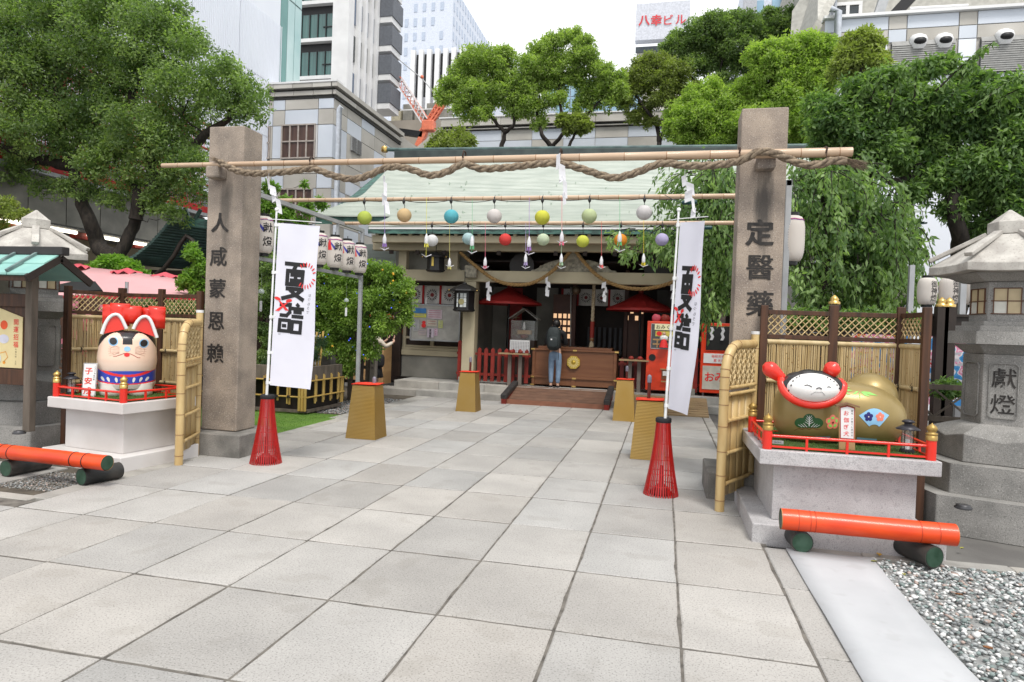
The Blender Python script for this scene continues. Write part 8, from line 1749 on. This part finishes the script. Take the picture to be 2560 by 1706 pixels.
fb(cw, 'cap', FB(36), xa-.1, xb, za, za+.07, -.5, .3, m_white); q = MB(); q.add([(xa, 36, za-.3), (xa, 36, za-4), (xa-1.8, 34.5, za-4), (xa-1.8, 34.5, za-2.6)], [(0, 1, 2, 3)]); o = put('sloping_wing', q, m_conc, cw); o.modifiers.new('t', 'SOLIDIFY').thickness = .2
# C: building at the upper right
cb = thing('grey_panel_building', (9, 26, 0), 'grey and beige panelled building with louvres at the upper right', 'building'); z_ = lambda y: aY(2300, y, 24).z
xa = aY(2062, 60, 24).x; xb = 18.0; ze = [0, 2.4, 4.6, z_(290), z_(235), z_(190), z_(150), z_(103), z_(70), z_(36)]; ux = [xa, aY(2222, 60, 24).x, aY(2268, 60, 24).x, aY(2398, 60, 24).x, aY(2444, 60, 24).x, aY(2590, 60, 24).x, 15.5, 18]
q = MB(); q.box(xa, xb, 24.06, 34, 0, ze[-1]); put('core', q, m_conc, cb)
m_louv = M('louvre_grey', (.30, .30, .29), .6)
wall_panels(cb, FB(24.05), ux, ze, lambda i, j: (None if (j in (5, 6) and i in (1, 2, 4, 5)) else (m_panelblue if ((j == 8 and i % 2 == 0) or (j == 7 and i % 2 == 1)) else (m_conc if j > 6 else m_clad))))
for i0, i1 in ((1, 2), (4, 5)):
    lv = fb(cb, 'louvre_bank', FB(24), ux[i0]+.1, ux[i1+1]-.1, ze[5], ze[7]-.05, -.04, .03, M('louvre_back', (.12, .12, .12), .8)); n = 15
    for k in range(n): z = ze[5]+(ze[7]-.1-ze[5])*k/n; q = MB(); q.add([(ux[i0]+.1, 23.88, z), (ux[i1+1]-.1, 23.88, z), (ux[i1+1]-.1, 23.95, z+.17), (ux[i0]+.1, 23.95, z+.17)], [(0, 1, 2, 3)]); o = put('louvre_blade', q, m_louv, lv)
fb(cb, 'parapet_cap', FB(24), xa-.05, xb, ze[-1], ze[-1]+.09, -.3, .15, m_white)
for px, py in ((2298, 92), (2362, 90), (2514, 80)):
    p = aY(px, py, 23.9); q = MB(); q.lathe((0, 0, 0), [(.26, -.30), (.27, -.06), (.20, .04), (.06, .09), (.001, .095)], 18); o = put('vent_hood', q, m_white, cb, world=False); o.location = Vector((p.x, p.y, p.z))-cb.location; o.rotation_euler = (R_(35), 0, 0); q = MB(); q.ball((p.x, p.y-.10, p.z-.17), .19, .13, .12, 16, 8); put('vent_mouth', q, m_blk, cb)
p = aY(2095, 60, 23.7); q = MB(); q.tube([(p.x, 23.7, 0), (p.x, 23.7, p.z+.4), (p.x-.25, 23.7, p.z+.5)], .11, 10); put('pipe', q, M('pipe_grey', (.42, .45, .50), .5), cb)
for k in range(3): q = MB(); x = aY(2055+k*12, 20, 27).x; q.tube([(x, 26.6, 12), (x, 26.6, 18)], .10, 8); put('pipe', q, MATS['pipe_grey'], cb)
q = MB(); q.box(aY(2030, 20, 27).x, 18, 27, 36, 0, 18); put('upper_block', q, M('upper_beige', (.46, .45, .41), .8), cb)
a, b_ = aY(2088, 12, 26.9), aY(2150, 45, 26.9); window(cb, lambda u, v, w: (u, 26.95-w, v), a.x, b_.x, b_.z, a.z, 2, 1, m_glassd, m_white, .12)
q = MB(); q.bar(aY(2230, 45, 25), aY(2290, -20, 25), .3, .35); put('black_brace', q, m_blk, cb); q = MB(); q.bar(aY(2195, 40, 25.2), aY(2215, -20, 25.2), .3, .3); put('steel_brace', q, m_steel, cb)
for y in (22, 40): q = MB(); q.tube([aY(2275, y, 24.3), aY(2420, y-8, 24.3)], .05, 6); put('roof_rail', q, m_white, cb)
q = MB(); q.add([aY(1995, 40, 27.5), aY(2060, -60, 27.5), aY(2120, -60, 27.5), aY(2060, 60, 25), aY(2010, 140, 25), aY(1985, 180, 27)], [(0, 1, 2, 3, 4, 5)]); o = put('sloping_side', q, M('upper_beige', (.46, .45, .41), .8), cb); o.modifiers.new('t', 'SOLIDIFY').thickness = .3
# ================================================================ TREES AND SHRUBS
lm_bright = leafmat('leaf_camphor', (.16, .23, .065), (.38, .48, .15), .52)
lm_mid = leafmat('leaf_mid', (.070, .122, .048), (.26, .355, .13), .5)
lm_dark = leafmat('leaf_dark', (.055, .115, .042), (.22, .33, .11), .46)
lm_olive = leafmat('leaf_olive', (.12, .155, .045), (.30, .36, .10), .45)
lm_fresh = leafmat('leaf_fresh', (.17, .26, .055), (.37, .48, .125), .5)
lm_weep = leafmat('leaf_weeping', (.085, .155, .06), (.30, .42, .17), .5)
lm_vine = leafmat('leaf_vine', (.12, .26, .03), (.26, .42, .08), .45)
def tree(name, label, Y, limbs, blobs, n, leaf, mat, seed, cat='tree', group=None, r0=.2, sub=.34, branch=.07, **kw):
    base = bY(limbs[0][0][0], limbs[0][0][1], Y); t = thing(name, (base.x, Y, 0), label, cat, group)
    g_ = 1.10 if group else 1.0; B_ = pxblobs([(x, y, r*g_) for x, y, r in blobs], Y, seed, kw.pop('spread', .6)); q = MB(); nodes = []
    for li, l_ in enumerate(limbs):
        pts = [bY(x, y, Y+(0 if k == 0 else rnd.uniform(-.3, .3))) for k, (x, y) in enumerate(l_)]
        if li == 0: pts = [Vector((pts[0].x, pts[0].y, 0)), *pts] if pts[0].z > .3 else pts
        nodes += limb(q, pts, r0*(1 if li == 0 else .7), r0*.3, seed+li, 10, .05)
    branches(q, nodes, B_, branch, .012, seed); put('trunk', q, m_bark, t); crown(B_, n, leaf, seed, mat, t, sub=sub, **kw); return t, B_
GT = 'trees behind the shrine'
# big camphor on the left
tree('camphor_tree', 'big forked camphor tree with bright green crown at the left, before the white building', 13.6,
     [[(262, 600), (225, 560), (205, 505), (180, 440), (165, 380), (150, 330), (130, 250)], [(262, 600), (290, 560), (312, 505), (340, 450), (350, 380), (330, 300), (300, 220)], [(340, 450), (400, 380), (470, 310), (530, 270)], [(165, 380), (100, 370), (30, 345), (-40, 330)], [(312, 505), (315, 450), (305, 420)]],
     [(-10, 130, 90), (70, 90, 95), (170, 60, 100), (270, 70, 100), (350, 110, 90), (415, 130, 70), (30, 210, 85), (120, 170, 85), (220, 170, 90), (320, 200, 85), (400, 220, 70), (-20, 300, 70), (70, 290, 75), (150, 270, 70), (240, 280, 80), (330, 300, 70), (420, 300, 55), (60, 370, 45), (250, 380, 60), (340, 390, 55), (420, 390, 55), (440, 450, 35), (380, 440, 40), (510, 190, 55), (560, 230, 52), (520, 260, 50), (580, 265, 32), (480, 230, 45), (150, 20, 70), (290, 10, 60), (390, 50, 50), (20, 20, 70), (200, 450, 28), (260, 470, 30), (150, 440, 28), (400, 500, 30), (100, 440, 30), (190, 330, 62), (262, 335, 60), (300, 440, 40), (372, 345, 60), (115, 330, 58), (440, 390, 48), (205, 400, 40), (30, 400, 40), (360, 480, 36)],
     150000, .085, lm_mid, 11, r0=.23, sub=.27, branch=.03, tintr=(.1, .95), fill=.2)
tree('maple_tree', 'pale leafy branch of a tree entering at the left edge above the stone lantern', 9.5, [[(-60, 700), (-50, 560), (-20, 500), (40, 480)]], [(5, 480, 26), (35, 500, 18), (-20, 510, 30), (60, 490, 10)], 3000, .06, lm_olive, 12, r0=.06, branch=.03)
# trees rising behind the roof
tree('camphor_tree', 'round-headed tree with an S-shaped trunk left of centre behind the roof', 28, [[(1152, 340), (1160, 305), (1130, 270), (1120, 240), (1105, 200)], [(1160, 305), (1180, 290), (1180, 250), (1195, 210)]],
     [(1100, 140, 33), (1070, 165, 30), (1130, 170, 34), (1045, 215, 32), (1085, 215, 34), (1130, 220, 34), (1165, 190, 28), (1165, 140, 25), (1190, 250, 30), (1060, 255, 25), (1110, 265, 22), (1210, 230, 25), (1150, 130, 20), (1020, 225, 18), (1200, 215, 22), (1160, 220, 22), (1110, 240, 20)], 52000, .12, lm_bright, 21, group=GT, r0=.12, sub=.28, fill=.16, branch=.035)
tree('camphor_tree', 'tallest middle tree with two crossing dark trunks behind the roof', 28, [[(1268, 340), (1245, 310), (1235, 270), (1240, 220)], [(1268, 340), (1300, 300), (1290, 260), (1285, 210), (1290, 160)], [(1300, 300), (1345, 270), (1375, 235)]],
     [(1240, 130, 26), (1215, 160, 26), (1270, 105, 24), (1310, 95, 26), (1340, 110, 24), (1345, 150, 28), (1300, 150, 28), (1265, 160, 28), (1235, 195, 28), (1210, 200, 24), (1300, 195, 26), (1380, 170, 26), (1390, 205, 28), (1350, 215, 25), (1400, 235, 24), (1340, 250, 22), (1225, 255, 24), (1262, 235, 18), (1240, 290, 16), (1420, 190, 20), (1425, 215, 22), (1290, 235, 18), (1200, 240, 18), (1330, 180, 20), (1270, 200, 22)], 60000, .115, lm_bright, 22, group=GT, r0=.13, sub=.28, fill=.16, branch=.035)
tree('camphor_tree', 'low small tree between the two middle trees at the ridge', 26.5, [[(1305, 345), (1320, 310), (1335, 290)]], [(1330, 285, 18), (1345, 298, 14), (1310, 295, 14), (1295, 280, 13)], 5000, .15, lm_olive, 23, group=GT, r0=.09, fill=.1)
tree('round_shrub', 'low round bush rising left of the ridge end of the shrine roof', 25, [[(1035, 360), (1035, 330)]], [(1015, 330, 22), (1050, 325, 26), (1075, 335, 18), (1000, 345, 18), (1040, 350, 30)], 8000, .13, lm_olive, 24, group=GT, r0=.1)
tree('camphor_tree', 'dark spreading tree leaning left below the rooftop sign', 29, [[(1515, 330), (1510, 290), (1490, 260), (1460, 220), (1440, 190)], [(1515, 330), (1530, 280), (1540, 240), (1560, 190)]],
     [(1455, 190, 26), (1480, 165, 28), (1510, 150, 28), (1440, 215, 22), (1475, 215, 26), (1505, 195, 28), (1520, 235, 24), (1480, 260, 22), (1550, 170, 32), (1545, 210, 28), (1560, 250, 24), (1500, 285, 16), (1440, 245, 16), (1455, 275, 14), (1590, 220, 26), (1590, 260, 24), (1430, 220, 20)], 42000, .115, lm_olive, 25, group=GT, r0=.12, sub=.28, fill=.16, branch=.035, tintr=(0, .7))
tree('camphor_tree', 'tall wide tree under the right half of the sky, behind the lighter round trees', 31, [[(1650, 330), (1655, 260), (1640, 200), (1660, 140)], [(1655, 260), (1700, 210), (1740, 150)], [(1655, 260), (1610, 200), (1580, 170)]],
     [(1560, 110, 28), (1600, 85, 30), (1640, 65, 32), (1680, 60, 30), (1720, 70, 32), (1600, 130, 34), (1650, 110, 36), (1700, 110, 36), (1750, 90, 34), (1790, 70, 28), (1740, 130, 34), (1790, 110, 28), (1640, 160, 32), (1590, 165, 28), (1690, 160, 30), (1815, 45, 26), (1770, 45, 22), (1660, 200, 26), (1530, 120, 18)], 70000, .12, lm_mid, 26, group=GT, r0=.16, sub=.28, fill=.16, branch=.035, tintr=(.1, .8))
tree('camphor_tree', 'bright yellow-green rounded tree left of the right gate pillar', 24, [[(1640, 345), (1640, 280), (1620, 230)]],
     [(1560, 260, 26), (1590, 235, 28), (1630, 220, 30), (1555, 300, 28), (1600, 280, 34), (1640, 260, 34), (1680, 240, 34), (1570, 330, 28), (1620, 325, 34), (1665, 300, 38), (1690, 340, 34), (1720, 210, 32), (1650, 350, 34), (1590, 360, 24)], 60000, .105, lm_fresh, 27, group=GT, r0=.22, sub=.34, fill=.3)
tree('camphor_tree', 'bright yellow-green rounded tree right behind the top of the right gate pillar', 23.5, [[(1770, 345), (1770, 280), (1780, 230)]],
     [(1740, 130, 24), (1770, 140, 34), (1810, 130, 36), (1850, 120, 34), (1890, 120, 28), (1750, 185, 34), (1800, 180, 40), (1850, 170, 40), (1890, 160, 30), (1740, 240, 36), (1790, 240, 40), (1840, 230, 42), (1720, 290, 34), (1780, 300, 42), (1840, 290, 40), (1880, 220, 30), (1900, 180, 24), (1830, 340, 34)], 85000, .105, lm_fresh, 28, group=GT, r0=.24, sub=.34, fill=.3)
tree('camphor_tree', 'small yellowish tree crown in front of the panel building at the upper right', 21.5, [[(1985, 330), (1985, 230), (1980, 150)]], [(1960, 110, 26), (1990, 95, 24), (2010, 120, 26), (1950, 140, 26), (1985, 145, 30), (2020, 155, 24), (1930, 160, 20), (1970, 180, 28)], 20000, .11, lm_olive, 29, group=GT, r0=.16, fill=.25, tintr=(.4, 1))
# dark cherry on the right
ch, CB = tree('cherry_tree', 'large dark cherry tree with drooping leaves behind the right stone lantern', 12.5, [[(2205, 560), (2195, 500), (2180, 440), (2130, 400), (2080, 360), (2010, 330)], [(2205, 560), (2190, 480), (2200, 400), (2190, 320), (2150, 250)], [(2200, 400), (2260, 340), (2330, 300)], [(2130, 400), (2060, 420), (2000, 400)]],
     [(1930, 270, 45), (1980, 230, 45), (2030, 200, 40), (1920, 330, 45), (1980, 300, 52), (2040, 270, 50), (2090, 230, 45), (2100, 290, 55), (2160, 250, 50), (2150, 330, 60), (2210, 300, 55), (2260, 260, 50), (2320, 230, 50), (2280, 330, 60), (2350, 310, 60), (1900, 380, 36), (1960, 370, 45), (2030, 350, 48), (2090, 380, 45), (2220, 390, 55), (2300, 410, 60), (2360, 390, 50), (2150, 420, 40), (2240, 460, 50), (2320, 480, 55), (2180, 490, 30), (2140, 160, 26), (2100, 170, 22), (2210, 180, 28), (2260, 190, 24), (2180, 140, 16), (2100, 450, 30), (2260, 530, 35), (2330, 560, 40), (1880, 300, 30), (1880, 240, 26)],
     88000, .10, lm_dark, 31, r0=.15, sub=.34, branch=.03, droop=.45, width=.42, fill=.4, tips=1.2, tintr=(.15, .9))
# long leafy shoots of the cherry
rg = np.random.default_rng(41); C, D, N_ = [], [], []; q = MB()
for (A, B) in (((2150, 210), (2285, 95)), ((2100, 240), (2110, 130)), ((2000, 230), (2030, 170)), ((2230, 260), (2350, 170)), ((2040, 260), (2080, 150)), ((1960, 240), (2000, 190)), ((2280, 250), (2353, 200)), ((2180, 230), (2240, 150))):
    a, b_ = bY(*A, 12), bY(*B, 11.8); q.tube([a, a.lerp(b_, .5)+Vector((0, 0, .06)), b_], [.02, .012, .004], 5)
    for k in range(70):
        u = rg.random()**.8; p = a.lerp(b_, u)+Vector((0, 0, .06*math.sin(math.pi*u))); C.append(p[:]); d = rg.normal(size=3)*.5; d[2] -= .75; D.append(d); N_.append(rg.normal(size=3)+np.array([0, 0, .8]))
put('shoots', q, m_bark, ch); C = np.array(C); leafmesh('shoot_leaves', C, np.array(D), np.array(N_), rg.uniform(.10, .16, len(C)), rg.uniform(.04, .06, len(C)), rg.uniform(.3, 1, len(C)), lm_dark, ch, kind='stuff')
# weeping tree in front of the right half of the shrine
def weeping(name, label, Y, strands, seed, n_leaf, leaf, mat, trunk, blobs=None):
    base = bY(*trunk[0], Y); t = thing(name, (base.x, Y, 0), label, 'tree'); rg = np.random.default_rng(seed); q = MB(); rr = random.Random(seed)
    limb(q, [Vector((base.x, Y, 0))]+[bY(x, y, Y) for x, y in trunk[1:]], .13, .05, seed, 9); C, D, N_, T = [], [], [], []
    for (x0, y0, x1, y1, dx, num) in strands:
        for s in range(num):
            Yk = Y+rr.uniform(-.9, .9); a = bY(rr.uniform(x0, x1), y0+rr.uniform(-38, 26), Yk); ln_ = (y1-y0)*K/FPX*depth(a)*rr.uniform(.30, 1.0); ddx = (dx*rr.uniform(.2, 1.4)+rr.uniform(-34, 34))*K/FPX*depth(a); sw, sp_, sm = rr.uniform(.01, .07), rr.uniform(0, 6), rr.uniform(1.0, 1.9); ddy = rr.uniform(-.3, .3); tint = rr.choice((.1, .25, .45, .6, 1.0))
            pts = []
            for k in range(9): u = k/8; pts.append(a+Vector((ddx*(1-(1-u)**2), ddy*u, .10*math.sin(u*math.pi)*abs(ddx)-ln_*u**sm))+Vector((sw*math.sin(u*5+sp_), 0, 0)))
            q.tube(pts, [.008*(1-u/9)+.0015 for u in range(9)], 4, False)
            for k in range(n_leaf):
                u = rr.random()**.7*8; i = min(int(u), 7); p = pts[i].lerp(pts[i+1], u-i); tg = (pts[i+1]-pts[i]).normalized(); d = np.array(tg[:])*.5+rg.normal(size=3)*.42; d[2] -= .5
                C.append(np.array(p[:])+rg.normal(size=3)*.045); D.append(d); N_.append(rg.normal(size=3)*.8+np.array([0, -.3, .5])); T.append(tint+rr.uniform(-.15, .15))
    B_ = pxblobs(blobs, Y, seed, .8); branches(q, [base+Vector((0, 0, z)) for z in (1.5, 2.2, 3.0, 3.6)], B_, .03, .01, seed); crown(B_, 520*len(B_), leaf*.95, seed+1, mat, t, sub=.4, droop=.9, width=.38, fill=.5, tips=1.5, tintr=(.05, .95))
    put('trunk', q, m_bark, t); C = np.array(C); leafmesh('leaves', C, np.array(D), np.array(N_), leaf*rg.uniform(.6, 1.3, len(C)), leaf*.40*rg.uniform(.8, 1.2, len(C)), np.array(T), mat, t); return t
wt = weeping('weeping_tree', 'weeping tree whose leafy strands hang in front of the right half of the shrine', 12.2,
     [(1600, 385, 1680, 470, -60, 20), (1560, 430, 1640, 520, -50, 16), (1560, 500, 1660, 640, -40, 36), (1500, 545, 1600, 625, -30, 16), (1600, 560, 1680, 700, -10, 40), (1440, 560, 1500, 610, -25, 8), (1620, 400, 1690, 560, 10, 28), (1590, 640, 1670, 760, 0, 36), (1640, 480, 1690, 640, 10, 28)], 51, 30, .115, lm_weep, [(1750, 800), (1755, 600), (1745, 450), (1700, 385)], [(1650, 430, 26), (1620, 470, 24), (1660, 500, 30), (1590, 540, 26), (1650, 560, 34), (1620, 620, 30), (1665, 640, 30), (1560, 590, 20), (1650, 700, 26), (1530, 585, 16)])
wt2 = weeping('weeping_tree', 'broad weeping tree right of the right gate pillar above the bamboo screen', 11.8,
     [(1815, 390, 2010, 500, 20, 42), (1820, 430, 2060, 560, 30, 46), (1815, 500, 2080, 640, 15, 52), (1815, 560, 2060, 720, 8, 52), (1900, 480, 2090, 620, 35, 36), (1960, 560, 2120, 720, 15, 40), (1815, 640, 2040, 730, 5, 40)], 52, 30, .115, lm_weep, [(1890, 800), (1890, 600), (1900, 450), (1910, 400)], [(1850, 430, 34), (1910, 415, 36), (1970, 440, 34), (1850, 500, 34), (1920, 490, 40), (1990, 500, 38), (2040, 530, 30), (1850, 570, 36), (1920, 570, 40), (1990, 580, 40), (2050, 590, 30), (1850, 640, 34), (1930, 650, 38), (2010, 650, 36), (2070, 650, 28), (1880, 700, 30), (1960, 705, 30), (2030, 700, 26), (2095, 690, 18)])
# orange shrub, hedges and pines on the left
os_, OB = tree('orange_shrub', 'dense green shrub with small orange fruit beside the left lantern frame', 12.1, [[(830, 880), (828, 820), (820, 740), (800, 690)]],
     [(700, 650, 32), (735, 640, 34), (775, 655, 34), (815, 640, 30), (855, 630, 30), (895, 640, 28), (925, 665, 26), (705, 700, 34), (750, 700, 36), (795, 705, 38), (845, 695, 38), (890, 700, 34), (925, 700, 24), (730, 750, 32), (780, 760, 36), (830, 760, 38), (875, 750, 32), (760, 800, 22), (810, 810, 30), (845, 810, 26), (800, 850, 20), (930, 735, 18), (700, 610, 20)], 66000, .062, leafmat('leaf_orange_shrub', (.09, .17, .032), (.28, .41, .08), .4), 61, cat='shrub', r0=.07, sub=.34, branch=.04, fill=.35, tips=.6)
rg_ = random.Random(5)
fr0 = MB(); fr0.ball((0, 0, 0), .022, n=10, m=6); FR = fr0.mesh('orange_fruit'); FR.materials.append(M('orange_fruit_skin', (.70, .38, .03), .45))
for k in range(20):
    b_ = OB[rg_.randrange(len(OB))]; d = Vector((rg_.uniform(-1, 1), -1, rg_.uniform(-.8, .9))).normalized()*b_[3]*1.0; o = bpy.data.objects.new('fruit', FR); COL.objects.link(o); o.parent = os_; o.location = Vector(b_[:3])+d-os_.location
for k in range(26): b_ = OB[rg_.randrange(len(OB))]; q = MB() if k == 0 else q; p = Vector(b_[:3])+Vector((rg_.uniform(-1, 1), -1, rg_.uniform(-1, 1))).normalized()*b_[3]; q.ball(p, .012, n=5, m=3)
put('tiny_blue_lights', q, M('blue_led', (.05, .05, .6), .5, emit=(.1, .15, 1, .8)), os_, kind='stuff')
tree('hedge_shrub', 'dark green shrub between the left gate pillar and the banner pole', 11.4, [[(600, 900), (605, 800), (610, 700)]], [(600, 590, 26), (630, 620, 24), (595, 640, 28), (625, 680, 30), (595, 710, 26), (640, 720, 24), (600, 770, 28), (640, 780, 26), (610, 830, 26), (660, 820, 22), (660, 660, 24), (690, 760, 26), (720, 810, 20), (700, 850, 20)], 26000, .055, lm_mid, 62, cat='shrub', r0=.06, fill=.45)
tree('pine_shrub', 'dark small pine in the bamboo planter behind the banner', 11.0, [[(720, 880), (715, 840), (700, 800)]], [(690, 800, 16), (720, 820, 16), (700, 850, 14), (735, 790, 14), (610, 850, 18), (600, 880, 14)], 14000, .05, leafmat('leaf_pine', (.02, .05, .02), (.05, .10, .035), .2), 63, cat='shrub', r0=.04, width=.12, fill=.4)
tree('climbing_vine', 'light green climbing leaves above the left lantern frame', 14.5, [[(610, 560), (620, 480), (640, 440)]], [(620, 440, 16), (615, 475, 18), (650, 500, 20), (700, 480, 16), (735, 470, 12), (600, 520, 16), (660, 470, 14), (700, 425, 6), (690, 520, 18), (630, 550, 20)], 7000, .10, leafmat('leaf_chestnut', (.10, .2, .03), (.2, .34, .06), .45), 64, cat='vine', r0=.03, droop=.3, fill=.3, sub=.5)
tree('round_shrub', 'bright green clipped dome of ivy behind the pink tent', 12.8, [[(270, 700), (270, 660)]], [(225, 625, 22), (250, 612, 20), (275, 612, 22), (300, 625, 20), (325, 640, 18), (350, 652, 14), (205, 640, 14), (260, 640, 34), (310, 650, 26)], 14000, .085, lm_vine, 65, cat='shrub', r0=.05, fill=.3, width=.7)
tree('leafy_shrub', 'light green leafy shrub left of the left gate pillar, by the small shrine', 10.5, [[(455, 760), (450, 700), (450, 640)]], [(445, 590, 16), (460, 620, 18), (435, 640, 18), (455, 660, 18), (425, 655, 14), (440, 570, 10)], 6000, .075, leafmat('leaf_chestnut', (.1, .2, .03), (.2, .34, .06), .45), 66, cat='shrub', r0=.04, fill=.4, droop=.2)
tree('low_hedge', 'low dark green hedge with white flowers behind the left bamboo screen', 9.0, [[(300, 800), (300, 760)]], [(230, 705, 18), (260, 712, 18), (300, 712, 20), (340, 715, 20), (380, 715, 20), (420, 715, 20), (450, 715, 18)], 9000, .05, lm_mid, 67, cat='hedge', r0=.04, fill=.5)
tree('low_hedge', 'dark green hedge behind the right bamboo screen', 8.4, [[(1900, 800), (1900, 760)]], [(1800, 735, 22), (1850, 735, 26), (1900, 740, 26), (1950, 738, 24), (2000, 738, 24), (2050, 740, 22), (2090, 745, 20), (2170, 900, 24), (2210, 900, 20)], 9000, .06, lm_dark, 68, cat='hedge', r0=.04, fill=.5)
# small roof glimpsed behind the right tree
q = MB(); rows = []
for i in range(12): a, b_ = aY(2120+i*3, 520+i*5, 14), aY(2250+i*6, 540+i*1.5, 14.0); rows.append([a, b_]); rows.append([a-Vector((0, 0, .03)), b_-Vector((0, 0, .03))])
q.grid(rows, False); o = put('side_shrine_roof', q, MATS['dark_tiles']); o.modifiers.new('t', 'SOLIDIFY').thickness = .05; tag(o, 'dark green copper roof glimpsed under the cherry tree at the right', 'roof')
a, b_ = aY(2165, 575, 14.2), aY(2270, 640, 14.2); q = MB(); q.box(a.x, b_.x, 14.3, 16, 0, a.z); o = put('side_shrine', q, m_dark); tag(o, 'dark body of the side shrine under the cherry tree', 'building')
q = MB(); q.box(4.6, 16, 17.5, 17.7, 0, 5.2); o = put('white_wall', q, m_clad); tag(o, 'pale wall behind the trunks of the cherry tree at the right', 'wall')
